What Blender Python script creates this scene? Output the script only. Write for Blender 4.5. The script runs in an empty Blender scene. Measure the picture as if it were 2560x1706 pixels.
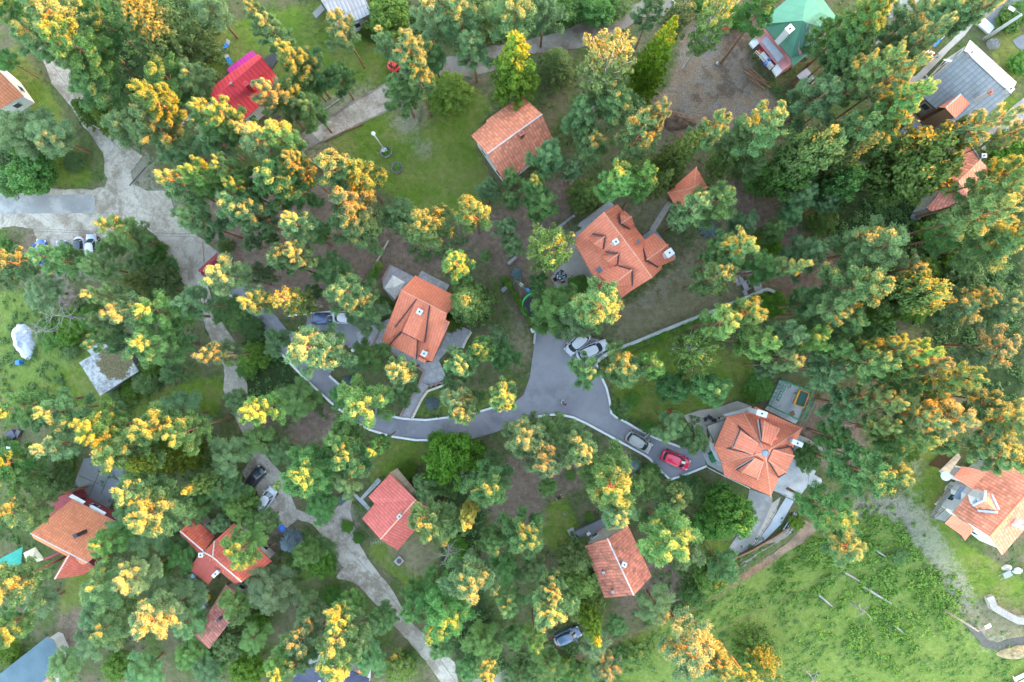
import bpy, bmesh, math, random
import numpy as np
from mathutils import Vector, Matrix
from mathutils.geometry import tessellate_polygon

# ------------------------------------------------------------------ camera, sky, sun, exposure
SC = bpy.context.scene
COL = SC.collection
CAM_Z, FOC = 94.0, 1706.67                 # flying height in metres, focal length in plan pixels
SUN_AZ, SUN_EL = math.radians(32), math.radians(13)
cam_data = bpy.data.cameras.new("drone_camera"); cam = bpy.data.objects.new("drone_camera", cam_data)
COL.objects.link(cam); cam.location = (0, 0, CAM_Z); cam_data.lens = 24.0; cam_data.sensor_width = 36.0
cam_data.clip_end = 5000.0; SC.camera = cam
world = bpy.data.worlds.new("World"); SC.world = world; world.use_nodes = True
wn = world.node_tree; bg = wn.nodes["Background"]
sky = wn.nodes.new("ShaderNodeTexSky"); sky.sky_type = 'NISHITA'; sky.sun_disc = False
sky.sun_elevation = SUN_EL; sky.sun_rotation = math.pi / 2 - SUN_AZ
sky.air_density = 1.0; sky.dust_density = 1.2; sky.ozone_density = 0.35
wn.links.new(sky.outputs[0], bg.inputs[0]); bg.inputs[1].default_value = 0.10
TO_SUN = Vector((math.cos(SUN_EL) * math.cos(SUN_AZ), math.cos(SUN_EL) * math.sin(SUN_AZ), math.sin(SUN_EL)))
sl = bpy.data.lights.new("sun", 'SUN'); sun = bpy.data.objects.new("sun", sl); COL.objects.link(sun)
sl.energy = 4.0; sl.angle = math.radians(0.53); sl.color = (1.0, 0.21, 0.012)
sun.rotation_euler = (-TO_SUN).to_track_quat('-Z', 'Y').to_euler()
SC.view_settings.view_transform = 'Standard'; SC.view_settings.look = 'None'
SC.view_settings.exposure = 4.72; SC.view_settings.gamma = 1.0; SC.view_settings.use_curve_mapping = False
SC.view_settings.use_white_balance = True; SC.view_settings.white_balance_temperature = 7100; SC.view_settings.white_balance_tint = 10
SC.cycles.max_bounces = 6; SC.cycles.diffuse_bounces = 4; SC.cycles.glossy_bounces = 2
SC.cycles.transmission_bounces = 4; SC.cycles.transparent_max_bounces = 6
try:
    SC.cycles.use_denoising = True
    SC.cycles.use_adaptive_sampling = False
except Exception: pass

rng = random.Random(7)
nrg = np.random.default_rng(11)

# ------------------------------------------------------------------ the survey: plan pixels -> metres on the sloping ground
GA, GB = 0.12 * math.cos(SUN_AZ), 0.12 * math.sin(SUN_AZ)    # the hillside rises towards the sun
def gz(x, y): return GA * x + GB * y
def up(p, h=0.0):
    """plan pixel -> point h metres above the hillside"""
    u, v = (p[0] - 1280) / FOC, (853 - p[1]) / FOC
    s = GA * u + GB * v
    z = (s * CAM_Z + h) / (1 + s)
    return Vector((u * (CAM_Z - z), v * (CAM_Z - z), z))
def upz(p, z):
    """plan pixel -> point at absolute level z"""
    return Vector(((p[0] - 1280) / FOC * (CAM_Z - z), (853 - p[1]) / FOC * (CAM_Z - z), z))
K = 0.29979
TX, TY = (0, 620, 1240, 1860), (0, 410, 820, 1236)
SHEETS = {'O': (0, 0, 1.08797), 'H': (1700, 940, .29968), 'U': (1850, 0, .14032), 'R': (2300, 1120, .21685), 'M': (430, 1270, .23601),
          'G': (930, 650, .26137), 'I': (2240, 90, .17857), 'F': (1400, 480, .19127), 'S': (0, 0, 1.0),
          'Q': (1380, 1280, .26794), 'W': (1820, 660, .13397), 'T': (1340, 640, .17857), 'V': (1360, 820, .44653), 'C': (80, 560, .26766)}
for c in range(4):
    for r in range(4): SHEETS[f"{c}{r}"] = (TX[c], TY[r], K)
def S(sh, x, y):
    a = SHEETS[sh]; return (a[0] + x * a[2], a[1] + y * a[2])
def L(sh, *pts): return [S(sh, *p) for p in pts]
def shade_top(x, y):
    """height above ground under which the added ridge keeps the low sun out, at plan metres"""
    d = x * math.cos(SUN_AZ) + y * math.sin(SUN_AZ)
    return RIDGE_AT0 + d * (math.tan(SUN_EL) - 0.12) + crest_tilt(-x * math.sin(SUN_AZ) + y * math.cos(SUN_AZ))
def crest_tilt(c): return (.10 if c > 0 else .075) * max(-120, min(120, c))
RIDGE_AT0 = 9.0

# ------------------------------------------------------------------ materials
def newmat(name, rough=0.9, spec=0.2):
    m = bpy.data.materials.new(name); m.use_nodes = True
    b = m.node_tree.nodes["Principled BSDF"]
    b.inputs["Roughness"].default_value = rough
    b.inputs["Specular IOR Level"].default_value = spec
    return m, m.node_tree, b
def node(nt, t, **kw):
    n = nt.nodes.new(t)
    for k, v in kw.items():
        if k.startswith('i_'):
            n.inputs[int(k[2:])].default_value = v
        else: setattr(n, k, v)
    return n
def link(nt, a, b): nt.links.new(a, b)
def noise(nt, coord, scale, detail=4.0, rough=.6):
    n = node(nt, "ShaderNodeTexNoise"); n.inputs["Scale"].default_value = scale
    n.inputs["Detail"].default_value = detail; n.inputs["Roughness"].default_value = rough
    if coord is not None: link(nt, coord, n.inputs["Vector"])
    return n.outputs["Fac"]
def ramp(nt, fac, *stops, interp='LINEAR'):
    r = node(nt, "ShaderNodeValToRGB"); e = r.color_ramp; e.interpolation = interp
    while len(e.elements) < len(stops): e.elements.new(.5)
    for el, (p, c) in zip(e.elements, stops):
        el.position = p; el.color = (*c, 1) if not isinstance(c, (int, float)) else (c, c, c, 1)
    link(nt, fac, r.inputs[0]); return r.outputs[0]
def mix(nt, fac, a, b, mode='MIX'):
    n = node(nt, "ShaderNodeMix", data_type='RGBA', blend_type=mode)
    for s, v in ((0, fac), (6, a), (7, b)):
        if hasattr(v, "is_linked") or hasattr(v, "links"): link(nt, v, n.inputs[s])
        elif isinstance(v, (int, float)): n.inputs[s].default_value = v if s == 0 else (v, v, v, 1)
        else: n.inputs[s].default_value = (*v, 1)
    return n.outputs[2]
def math_(nt, op, a, b=None, clamp=False):
    n = node(nt, "ShaderNodeMath", operation=op, use_clamp=clamp)
    for s, v in ((0, a), (1, b)):
        if v is None: continue
        if isinstance(v, (int, float)): n.inputs[s].default_value = v
        else: link(nt, v, n.inputs[s])
    return n.outputs[0]
def bump(nt, b, h, dist=.05, strength=1.0):
    n = node(nt, "ShaderNodeBump"); n.inputs["Distance"].default_value = dist; n.inputs["Strength"].default_value = strength
    link(nt, h, n.inputs["Height"]); link(nt, n.outputs[0], b.inputs["Normal"])
def wpos(nt): return node(nt, "ShaderNodeNewGeometry").outputs["Position"]
def opos(nt): return node(nt, "ShaderNodeTexCoord").outputs["Object"]
_mats = {}
def plain(name, col, rough=.7, spec=.3, vary=.18, scale=3.0, metal=0.0):
    if name in _mats: return _mats[name]
    if min(col) > .25: col = tuple(x * .66 for x in col)
    m, nt, b = newmat(name, rough, spec)
    f = noise(nt, wpos(nt), scale, 5)
    c = ramp(nt, f, (.3, tuple(x * (1 - vary) for x in col)), (.7, tuple(min(1, x * (1 + vary)) for x in col)))
    link(nt, c, b.inputs["Base Color"]); b.inputs["Metallic"].default_value = metal
    _mats[name] = m; return m
def tile_mat(name, col, rib=.36, row=.40, vary=.22, moss=0.0, depth=.05, dark=.55, stain=(.06, .05, .045)):
    """roof covering: ribs down the slope and courses across it, laid out along the roof's own UV in metres"""
    m, nt, b = newmat(name, .75, .25)
    uv = node(nt, "ShaderNodeUVMap").outputs[0]
    sx = node(nt, "ShaderNodeSeparateXYZ"); link(nt, uv, sx.inputs[0])
    fu = math_(nt, 'FRACT', math_(nt, 'DIVIDE', sx.outputs[0], rib)); fv = math_(nt, 'FRACT', math_(nt, 'DIVIDE', sx.outputs[1], row))
    hu = math_(nt, 'ABSOLUTE', math_(nt, 'SUBTRACT', fu, .5)); 
    groove = math_(nt, 'MULTIPLY', math_(nt, 'SUBTRACT', hu, .30), 5.0, clamp=True)
    course = math_(nt, 'MULTIPLY', math_(nt, 'SUBTRACT', fv, .80), 5.0, clamp=True)
    cell = node(nt, "ShaderNodeCombineXYZ")
    link(nt, math_(nt, 'FLOOR', math_(nt, 'DIVIDE', sx.outputs[0], rib)), cell.inputs[0])
    link(nt, math_(nt, 'FLOOR', math_(nt, 'DIVIDE', sx.outputs[1], row)), cell.inputs[1])
    wnz = node(nt, "ShaderNodeTexWhiteNoise"); link(nt, cell.outputs[0], wnz.inputs[0])
    c = ramp(nt, wnz.outputs[0], (0, tuple(x * (1 - vary) for x in col)), (1, tuple(min(1, x * (1 + vary)) for x in col)))
    big = noise(nt, wpos(nt), .45, 5, .65)
    c = mix(nt, ramp(nt, big, (.40, .0), (.75, .12 + .3 * moss)), c, tuple(x * .70 for x in col))
    c = mix(nt, ramp(nt, noise(nt, wpos(nt), 3.5, 5, .7), (.56, .0), (.70, .08 + .4 * moss)), c, tuple(x * .45 for x in col))
    if moss: c = mix(nt, math_(nt, 'MULTIPLY', ramp(nt, noise(nt, wpos(nt), 1.6, 6, .7), (.5, 0.0), (.66, 1.0)), moss), c, stain)
    g = math_(nt, 'MAXIMUM', groove, math_(nt, 'MULTIPLY', course, .8))
    c = mix(nt, math_(nt, 'MULTIPLY', g, dark), c, tuple(x * .28 for x in col))
    link(nt, c, b.inputs["Base Color"])
    hh = math_(nt, 'SUBTRACT', math_(nt, 'ADD', math_(nt, 'MULTIPLY', fv, -.5), math_(nt, 'MULTIPLY', hu, -1.6)), 0.0)
    bump(nt, b, hh, depth, .8)
    return m

# ------------------------------------------------------------------ mesh building
class MB:
    def __init__(s): s.v, s.f, s.m, s.uv = [], [], [], []
    def quad(s, *pts, m=0, uv=None):
        n = len(s.v); s.v += [tuple(p) for p in pts]; s.f.append(tuple(range(n, n + len(pts)))); s.m.append(m); s.uv.append(uv)
    def prism(s, low, top, m=0, mtop=None, uvtop=None, bottom=True):
        """low and top: matching closed outlines (counter-clockwise seen from above)"""
        n = len(low); a = len(s.v); s.v += [tuple(p) for p in low] + [tuple(p) for p in top]
        for i in range(n):
            j = (i + 1) % n
            s.f.append((a + i, a + j, a + n + j, a + n + i)); s.m.append(m); s.uv.append(None)
        s.f.append(tuple(range(a + n, a + 2 * n))); s.m.append(m if mtop is None else mtop); s.uv.append(uvtop)
        if bottom: s.f.append(tuple(reversed(range(a, a + n)))); s.m.append(m); s.uv.append(None)
    def box(s, c, size, rz=0.0, m=0, taper=1.0, tilt=None):
        hx, hy, hz = size[0] / 2, size[1] / 2, size[2] / 2
        R = Matrix.Rotation(rz, 3, 'Z')
        if tilt is not None: R = R @ tilt
        c = Vector(c)
        lo = [c + R @ Vector((x * hx, y * hy, -hz)) for x, y in ((-1, -1), (1, -1), (1, 1), (-1, 1))]
        hi = [c + R @ Vector((x * hx * taper, y * hy * taper, hz)) for x, y in ((-1, -1), (1, -1), (1, 1), (-1, 1))]
        s.prism(lo, hi, m)
    def tube(s, pts, rad, n=6, m=0, cap=True):
        pts = [Vector(p) for p in pts]
        if isinstance(rad, (int, float)): rad = [rad] * len(pts)
        a = len(s.v)
        for i, p in enumerate(pts):
            d = (pts[min(i + 1, len(pts) - 1)] - pts[max(i - 1, 0)])
            if d.length < 1e-6: d = Vector((0, 0, 1))
            d.normalize(); u = d.orthogonal().normalized() if abs(d.z) < .95 else Vector((1, 0, 0)).cross(d).normalized()
            if abs(d.z) < .95: u = d.cross(Vector((0, 0, 1))).normalized()
            w = d.cross(u)
            for k in range(n):
                t = 2 * math.pi * k / n
                s.v.append(tuple(p + (u * math.cos(t) + w * math.sin(t)) * rad[i]))
        for i in range(len(pts) - 1):
            for k in range(n):
                k2 = (k + 1) % n
                s.f.append((a + i * n + k, a + i * n + k2, a + (i + 1) * n + k2, a + (i + 1) * n + k)); s.m.append(m); s.uv.append(None)
        if cap:
            s.f.append(tuple(reversed(range(a, a + n)))); s.m.append(m); s.uv.append(None)
            e = a + (len(pts) - 1) * n
            s.f.append(tuple(range(e, e + n))); s.m.append(m); s.uv.append(None)
    def ball(s, c, r, m=0, n=8, sq=1.0):
        c = Vector(c); prof = [(math.sin(math.pi * i / 6), -math.cos(math.pi * i / 6)) for i in range(7)]
        s.tube([c + Vector((0, 0, z * r * sq)) for _, z in prof], [max(.001, q * r) for q, _ in prof], n, m)
    def build(s, name, mats, parent=None, smooth=False, loc=None):
        me = bpy.data.meshes.new(name); me.from_pydata(s.v, [], s.f)
        mats = mats if isinstance(mats, (list, tuple)) else [mats]
        for mm in mats: me.materials.append(mm)
        me.polygons.foreach_set("material_index", s.m)
        if any(u is not None for u in s.uv):
            lay = me.uv_layers.new(name="UVMap"); k = 0
            for f, u in zip(s.f, s.uv):
                for i in range(len(f)):
                    if u is not None: lay.data[k].uv = u[i]
                    k += 1
        if smooth: me.polygons.foreach_set("use_smooth", [True] * len(s.f))
        me.update()
        o = bpy.data.objects.new(name, me); COL.objects.link(o)
        if parent is not None:
            o.parent = parent; o.matrix_parent_inverse = Matrix.Translation(-Vector(parent.location))
            if parent.rotation_euler.z: o.matrix_parent_inverse = parent.matrix_basis.inverted()
        return o
def tag(o, label=None, cat=None, group=None, kind=None):
    for k, v in (('label', label), ('category', cat), ('group', group), ('kind', kind)):
        if v: o[k] = v
    return o
def thing(name, loc, label, cat, group=None):
    o = bpy.data.objects.new(name, None); COL.objects.link(o); o.location = loc; o.empty_display_size = .3
    return tag(o, label, cat, group)
def area2(p): return sum(p[i][0] * p[(i + 1) % len(p)][1] - p[(i + 1) % len(p)][0] * p[i][1] for i in range(len(p)))
def ccw(p): return list(p) if area2(p) > 0 else list(reversed(p))
def smooth_loop(p, n=6, closed=True):
    out, N = [], len(p)
    for i in range(N if closed else N - 1):
        g = lambda k: p[k % N] if closed else p[max(0, min(N - 1, k))]
        a, b, c, d = g(i - 1), g(i), g(i + 1), g(i + 2)
        for k in range(n):
            t = k / n
            out.append(tuple(.5 * (2 * b[q] + (c[q] - a[q]) * t + (2 * a[q] - 5 * b[q] + 4 * c[q] - d[q]) * t * t + (3 * b[q] - a[q] - 3 * c[q] + d[q]) * t ** 3) for q in range(len(b))))
    if not closed: out.append(tuple(p[-1]))
    return out
def sheet(name, pts, mat, lift=.012, ragged=0.0, smooth=0, kind='structure', label=None, cat=None, thick=0.0, seed=0):
    """a surface laid on the hillside, outline in plan pixels"""
    if smooth: pts = smooth_loop(pts, smooth)
    if ragged:
        q = []
        for i in range(len(pts)):
            a, b = Vector(pts[i]), Vector(pts[(i + 1) % len(pts)])
            n = max(1, int((b - a).length / 9))
            q += [tuple(a.lerp(b, k / n)) for k in range(n)]
        rr = random.Random(seed + len(q)); w = 0; pts = []
        for x, y in q:
            w = .55 * w + rr.gauss(0, ragged) * .8
            pts.append((x + w, y + rr.gauss(0, ragged) * .5 + w * .6))
    p = ccw([up(a, lift) for a in pts])
    mb = MB()
    if thick: mb.prism([a - Vector((0, 0, thick + .3)) for a in p], p, 0)
    else:
        mb.v = [tuple(a) for a in p]
        for t in tessellate_polygon([[Vector((a.x, a.y, 0)) for a in p]]):
            f = tuple(t); 
            if area2([p[i] for i in f]) < 0: f = f[::-1]
            mb.f.append(f); mb.m.append(0); mb.uv.append(None)
    o = mb.build(name, mat); tag(o, label, cat, None, kind); return o
def ribbon(name, pts, mat, width=.25, height=.15, smooth=0, kind='structure', label=None, cat=None, base=0.0, seg=None, sink=.2):
    """a kerb, wall or strip of real height following a line of plan pixels"""
    if smooth: pts = smooth_loop(pts, smooth, closed=False)
    w = [up(p, base) for p in pts]; mb = MB(); n = len(w); lf, rt = [], []
    for i in range(n):
        d = w[min(i + 1, n - 1)] - w[max(i - 1, 0)]; d.z = 0; d.normalize(); nn = Vector((-d.y, d.x, 0)) * width / 2
        lf.append(w[i] + nn); rt.append(w[i] - nn)
    H, D = Vector((0, 0, height)), Vector((0, 0, -sink))
    for i in range(n - 1):
        a, b, c, d = lf[i], rt[i], rt[i + 1], lf[i + 1]
        mb.quad(a + H, b + H, c + H, d + H); mb.quad(b + D, c + D, c + H, b + H); mb.quad(d + D, a + D, a + H, d + H)
    mb.quad(lf[0] + D, rt[0] + D, rt[0] + H, lf[0] + H); mb.quad(rt[-1] + D, lf[-1] + D, lf[-1] + H, rt[-1] + H)
    o = mb.build(name, mat); tag(o, label, cat, None, kind); return o
# ------------------------------------------------------------------ the hillside: what covers it where
MW, MH, MQ = 760, 540, 4          # cover map: 4 plan pixels a cell, with a margin of 240 x 226
def raster(polys, blur=2.0):
    yy, xx = np.mgrid[0:MH, 0:MW]
    X = xx * MQ - 240.0; Y = yy * MQ - 226.0
    out = np.zeros((MH, MW))
    for poly in polys:
        ins = np.zeros((MH, MW), bool); n = len(poly)
        for i in range(n):
            (x0, y0), (x1, y1) = poly[i], poly[(i + 1) % n]
            if y0 == y1: continue
            cr = ((y0 > Y) != (y1 > Y)) & (X < (x1 - x0) * (Y - y0) / (y1 - y0) + x0)
            ins ^= cr
        out[ins] = 1.0
    if blur > 0:
        r = int(blur * 3); k = np.exp(-np.arange(-r, r + 1) ** 2 / (2 * blur ** 2)); k /= k.sum()
        for ax in (0, 1):
            out = np.apply_along_axis(lambda v: np.convolve(np.pad(v, r, mode='edge'), k, mode='valid'), ax, out)
    return out
def sample(M, px, py):
    fx = np.clip((px + 240.0) / MQ, 0, MW - 1.01); fy = np.clip((py + 226.0) / MQ, 0, MH - 1.01)
    ix, iy = fx.astype(int), fy.astype(int); tx, ty = fx - ix, fy - iy
    return (M[iy, ix] * (1 - tx) + M[iy, ix + 1] * tx) * (1 - ty) + (M[iy + 1, ix] * (1 - tx) + M[iy + 1, ix + 1] * tx) * ty
O = lambda *p: L('O', *p)
LAWN = [O((730, 330), (870, 240), (1010, 210), (1090, 200), (1140, 235), (1085, 310), (1130, 420), (1110, 470), (1030, 500), (930, 490), (880, 430), (800, 360)),
        O((470, 95), (560, 40), (740, 0), (760, 60), (900, 110), (900, 190), (720, 270), (650, 260), (640, 180), (600, 110), (470, 200)),
        O((1400, 830), (1560, 760), (1740, 830), (1760, 900), (1580, 950), (1560, 1010), (1420, 940), (1400, 880)),
        O((30, 80), (140, 250), (220, 420), (40, 440), (0, 300)), O((0, 800), (120, 760), (330, 900), (520, 860), (500, 960), (240, 960), (0, 930)),
        O((880, 1010), (980, 1000), (1000, 1060), (900, 1090), (830, 1130)), O((170, 1240), (260, 1320), (220, 1440), (130, 1420)),
        O((2080, 1020), (2150, 1000), (2200, 1240), (2353, 1330), (2353, 1420), (2230, 1400), (2090, 1200)),
        O((2080, 290), (2110, 260), (2290, 250), (2353, 180), (2353, 60), (2250, 90), (2353, 230), (2270, 320), (2100, 340)),
        O((2040, 110), (2130, 60), (2150, 130), (2080, 180), (2020, 170)), O((1560, 1200), (1720, 1270), (1640, 1340), (1540, 1280)),
        O((1230, 1180), (1300, 1130), (1340, 1250), (1290, 1290), (1240, 1230)), O((860, 1240), (960, 1210), (1020, 1260), (960, 1370), (830, 1260))]
MEADOW = [O((1560, 1420), (1690, 1340), (1830, 1240), (1960, 1180), (2050, 1180), (2140, 1290), (2200, 1400), (2260, 1470), (2353, 1500), (2400, 1640), (1300, 1640), (1270, 1560), (1480, 1450)),
          O((700, 1210), (760, 1300), (740, 1330), (640, 1330), (660, 1230)), O((0, 660), (170, 700), (300, 800), (200, 820), (40, 900), (0, 860)),
          O((960, 880), (1010, 890), (1140, 900), (1130, 950), (950, 955))]
DIRT = [O((480, 460), (640, 400), (770, 430), (900, 540), (1040, 560), (1060, 590), (960, 640), (850, 640), (840, 700), (600, 720), (540, 640), (500, 600)),
        O((1050, 520), (1130, 500), (1330, 380), (1330, 480), (1200, 560), (1210, 640), (1290, 700), (1215, 760), (1160, 640)),
        O((1150, 1060), (1340, 1060), (1330, 1140), (1260, 1120), (1230, 1250), (1100, 1150)), O((1480, 1290), (1570, 1260), (1560, 1370), (1400, 1400)),
        O((1600, 380), (1720, 440), (1870, 560), (1830, 690), (1760, 650), (1690, 480)), O((1780, 900), (1960, 930), (2000, 1100), (1900, 1080), (1850, 1000)),
        O((60, 510), (110, 540), (130, 640), (200, 700), (150, 720), (60, 640)), O((130, 1420), (220, 1380), (210, 1470), (150, 1500)), O((540, 930), (640, 960), (600, 1010), (560, 1000)),
        O((690, 930), (780, 960), (780, 1010), (660, 1010)), O((650, 1200), (690, 1230), (640, 1290), (600, 1250)), O((1780, 40), (1700, 0), (1600, 0), (1560, 120), (1620, 160)),
        O((1900, 570), (1960, 640), (1880, 690), (1800, 680))]
DRY = [O((1480, 690), (1600, 560), (1700, 480), (1770, 620), (1760, 670), (1420, 800), (1415, 700)), O((1150, 560), (1330, 520), (1330, 640), (1210, 700), (1190, 660)),
       O((880, 1240), (1010, 1240), (990, 1330), (920, 1300)), O((1380, 1060), (1450, 1010), (1460, 1060), (1380, 1100)), O((1400, 520), (1520, 440), (1560, 470), (1480, 540)),
       O((1110, 220), (1140, 225), (1130, 260), (1105, 250)), O((900, 620), (1020, 590), (1030, 640), (930, 660)), O((2200, 1380), (2353, 1400), (2353, 1500), (2250, 1460)),
       O((700, 340), (770, 320), (760, 370), (700, 380)), O((1180, 720), (1220, 760), (1200, 870), (1170, 800)), O((930, 210), (1000, 240), (960, 300), (900, 250))]
LOT = [O((1560, 110), (1600, 50), (1690, 40), (1720, 120), (1740, 190), (1800, 240), (1760, 270), (1700, 310), (1620, 300), (1500, 300), (1490, 230), (1540, 200))]
GRAVEL = [O((880, 270), (920, 250), (990, 290), (960, 310), (900, 310)), O((930, 320), (1010, 330), (1000, 370), (960, 370)), O((1440, 700), (1560, 610), (1590, 570), (1600, 600), (1500, 710), (1450, 720)),
          O((2080, 1050), (2125, 1030), (2125, 1120), (2060, 1140), (1960, 1140), (1890, 1160), (1940, 1190), (2050, 1190), (2140, 1300), (2200, 1400), (2260, 1400), (2170, 1230), (2110, 1140)),
          O((770, 1160), (810, 1150), (840, 1200), (800, 1230), (830, 1300), (780, 1340), (740, 1210)), O((740, 220), (860, 180), (890, 190), (740, 300), (700, 300)),
          O((70, 500), (240, 500), (240, 590), (290, 590), (260, 650), (180, 640), (110, 620), (130, 680), (60, 650), (90, 620)), O((380, 370), (320, 440), (250, 440), (230, 380), (290, 330)),
          O((280, 430), (420, 430), (430, 520), (400, 560), (330, 470)), O((60, 640), (160, 650), (170, 700), (80, 710)), O((2240, 1440), (2353, 1480), (2353, 1510), (2240, 1490))]
SOIL = [L('23', (1400, 1060), (1600, 960), (1940, 760), (2335, 500), (2335, 560), (1900, 830), (1700, 940), (1450, 1060), (1180, 1170), (900, 1290), (640, 1400), (640, 1350), (900, 1250)),
        L('33', (0, 650), (300, 460), (420, 390), (480, 220), (600, 250), (620, 290), (460, 420), (300, 500), (100, 650), (0, 720)), O((1530, 280), (1600, 270), (1640, 310), (1560, 320))]
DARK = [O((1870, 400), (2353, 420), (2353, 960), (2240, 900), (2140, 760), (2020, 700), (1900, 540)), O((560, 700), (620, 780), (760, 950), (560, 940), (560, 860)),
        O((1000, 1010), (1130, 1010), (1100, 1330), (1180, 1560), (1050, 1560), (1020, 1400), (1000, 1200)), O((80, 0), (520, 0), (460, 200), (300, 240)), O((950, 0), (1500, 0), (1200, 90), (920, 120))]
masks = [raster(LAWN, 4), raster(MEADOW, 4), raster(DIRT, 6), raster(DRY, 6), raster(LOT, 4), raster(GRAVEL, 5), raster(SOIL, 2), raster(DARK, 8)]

xs = np.concatenate([[-2500, -900, -400, -200, -120], np.arange(-88, 88.1, .5), [120, 200, 400, 900, 2500]])
ys = np.concatenate([[-2500, -900, -400, -200, -110], np.arange(-64, 64.1, .5), [110, 200, 400, 900, 2500]])
GX, GY = np.meshgrid(xs, ys); NX, NY = len(xs), len(ys)
GZ = GA * GX + GB * GY
RELIEF = (np.sin(GX * .9 + 1.7 * np.sin(GY * .5)) * np.sin(GY * 1.1 + 1.3 * np.sin(GX * .43)) - 1) * .02
GV = np.stack([GX, GY, GZ + RELIEF - .01], -1).reshape(-1, 3)
D_ = np.maximum(CAM_Z - GV[:, 2], 20)
PX, PY = 1280 + GV[:, 0] / D_ * FOC, 853 - GV[:, 1] / D_ * FOC
me = bpy.data.meshes.new("hillside_ground")
idx = np.arange(NX * NY).reshape(NY, NX)
quads = np.stack([idx[:-1, :-1], idx[:-1, 1:], idx[1:, 1:], idx[1:, :-1]], -1).reshape(-1, 4)
def np_mesh(me, verts, faces, k=4):
    me.vertices.add(len(verts)); me.vertices.foreach_set("co", np.ascontiguousarray(verts, np.float32).ravel())
    me.loops.add(faces.size); me.loops.foreach_set("vertex_index", np.ascontiguousarray(faces, np.int32).ravel())
    me.polygons.add(len(faces)); me.polygons.foreach_set("loop_start", np.arange(0, faces.size, k, dtype=np.int32))
    me.update(calc_edges=True)
np_mesh(me, GV, quads)
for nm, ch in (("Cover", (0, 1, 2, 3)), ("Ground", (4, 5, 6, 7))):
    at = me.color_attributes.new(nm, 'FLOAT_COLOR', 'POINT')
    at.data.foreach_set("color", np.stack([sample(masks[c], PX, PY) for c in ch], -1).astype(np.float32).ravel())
me.polygons.foreach_set("use_smooth", np.ones(len(quads), bool))

gm, nt, b = newmat("hillside_grass", .95, .1)
P = wpos(nt)
def cover(nm):
    a = node(nt, "ShaderNodeVertexColor", layer_name=nm); s = node(nt, "ShaderNodeSeparateColor"); link(nt, a.outputs[0], s.inputs[0])
    return s.outputs[0], s.outputs[1], s.outputs[2], a.outputs[1]
lawn, meadow, dirt, dry = cover("Cover"); lot, gravel, soil, dark = cover("Ground")
n1 = noise(nt, P, .28, 6, .62); n2 = noise(nt, P, 1.4, 6, .66); n3 = noise(nt, P, 7.0, 4, .7); n4 = noise(nt, P, 22.0, 2, .6)
fine = math_(nt, 'ADD', math_(nt, 'MULTIPLY', n3, .55), math_(nt, 'MULTIPLY', n4, .45))
def rag(mask, nz, soft=5.0, amp=.9, off=.5):
    e = math_(nt, 'ADD', mask, math_(nt, 'MULTIPLY', math_(nt, 'SUBTRACT', nz, .5), amp))
    return math_(nt, 'ADD', math_(nt, 'MULTIPLY', math_(nt, 'SUBTRACT', e, off), soft), .5, clamp=True)
def two(nz, a, c, lo=.35, hi=.68): return ramp(nt, nz, (lo, a), (hi, c))
mixn = math_(nt, 'ADD', math_(nt, 'MULTIPLY', n2, .5), math_(nt, 'MULTIPLY', fine, .5))
base = mix(nt, two(n1, 0.0, 1.0, .40, .62), two(mixn, (.036, .062, .016), (.095, .130, .036)), two(mixn, (.075, .066, .038), (.155, .135, .080)))
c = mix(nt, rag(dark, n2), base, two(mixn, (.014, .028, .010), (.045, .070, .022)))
cl = mix(nt, two(n1, 0.0, 1.0, .42, .60), two(mixn, (.060, .104, .012), (.125, .182, .028)), two(mixn, (.086, .108, .022), (.180, .190, .058)))
c = mix(nt, rag(lawn, n2, 3.0), c, cl)
c = mix(nt, rag(meadow, n2, 3.0), c, mix(nt, n1, two(mixn, (.050, .098, .014), (.125, .192, .036)), two(mixn, (.080, .108, .024), (.185, .215, .066))))
c = mix(nt, rag(dry, n2, 2.2, 1.1, .38), c, two(mixn, (.100, .090, .044), (.235, .200, .125)))
c = mix(nt, rag(dirt, n2, 2.2, 1.2, .40), c, two(mixn, (.080, .056, .042), (.215, .160, .120)))
c = mix(nt, rag(soil, n2, 4.0, .7), c, two(mixn, (.110, .062, .036), (.260, .165, .105)))
nl = noise(nt, P, .55, 7, .72)
lotc = mix(nt, ramp(nt, nl, (.40, 0.0), (.56, 1.0)), two(fine, (.085, .070, .056), (.250, .225, .195)), two(fine, (.095, .064, .042), (.270, .200, .140)))
lotc = mix(nt, ramp(nt, noise(nt, P, .30, 6, .7), (.56, 0.0), (.64, .8)), lotc, two(fine, (.050, .034, .024), (.130, .090, .062)))
c = mix(nt, rag(lot, n2, 3.0), c, lotc)
c = mix(nt, math_(nt, 'MULTIPLY', rag(gravel, mixn, 2.0, 3.4, .66), .62), c, two(fine, (.150, .132, .105), (.330, .300, .255)))
peb = node(nt, "ShaderNodeTexVoronoi"); peb.inputs["Scale"].default_value = 1.7; link(nt, P, peb.inputs["Vector"])
spk = math_(nt, 'MULTIPLY', math_(nt, 'LESS_THAN', peb.outputs["Distance"], .10), math_(nt, 'GREATER_THAN', n2, .56))
spk = math_(nt, 'MULTIPLY', spk, math_(nt, 'ADD', math_(nt, 'ADD', lot, dirt), soil, clamp=True))
c = mix(nt, spk, c, (.36, .35, .33))
link(nt, c, b.inputs["Base Color"])
bump(nt, b, math_(nt, 'ADD', mixn, math_(nt, 'MULTIPLY', n2, .8)), .35, .9)
me.materials.append(gm)
ground = bpy.data.objects.new("ground", me); COL.objects.link(ground); ground["kind"] = 'structure'

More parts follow.
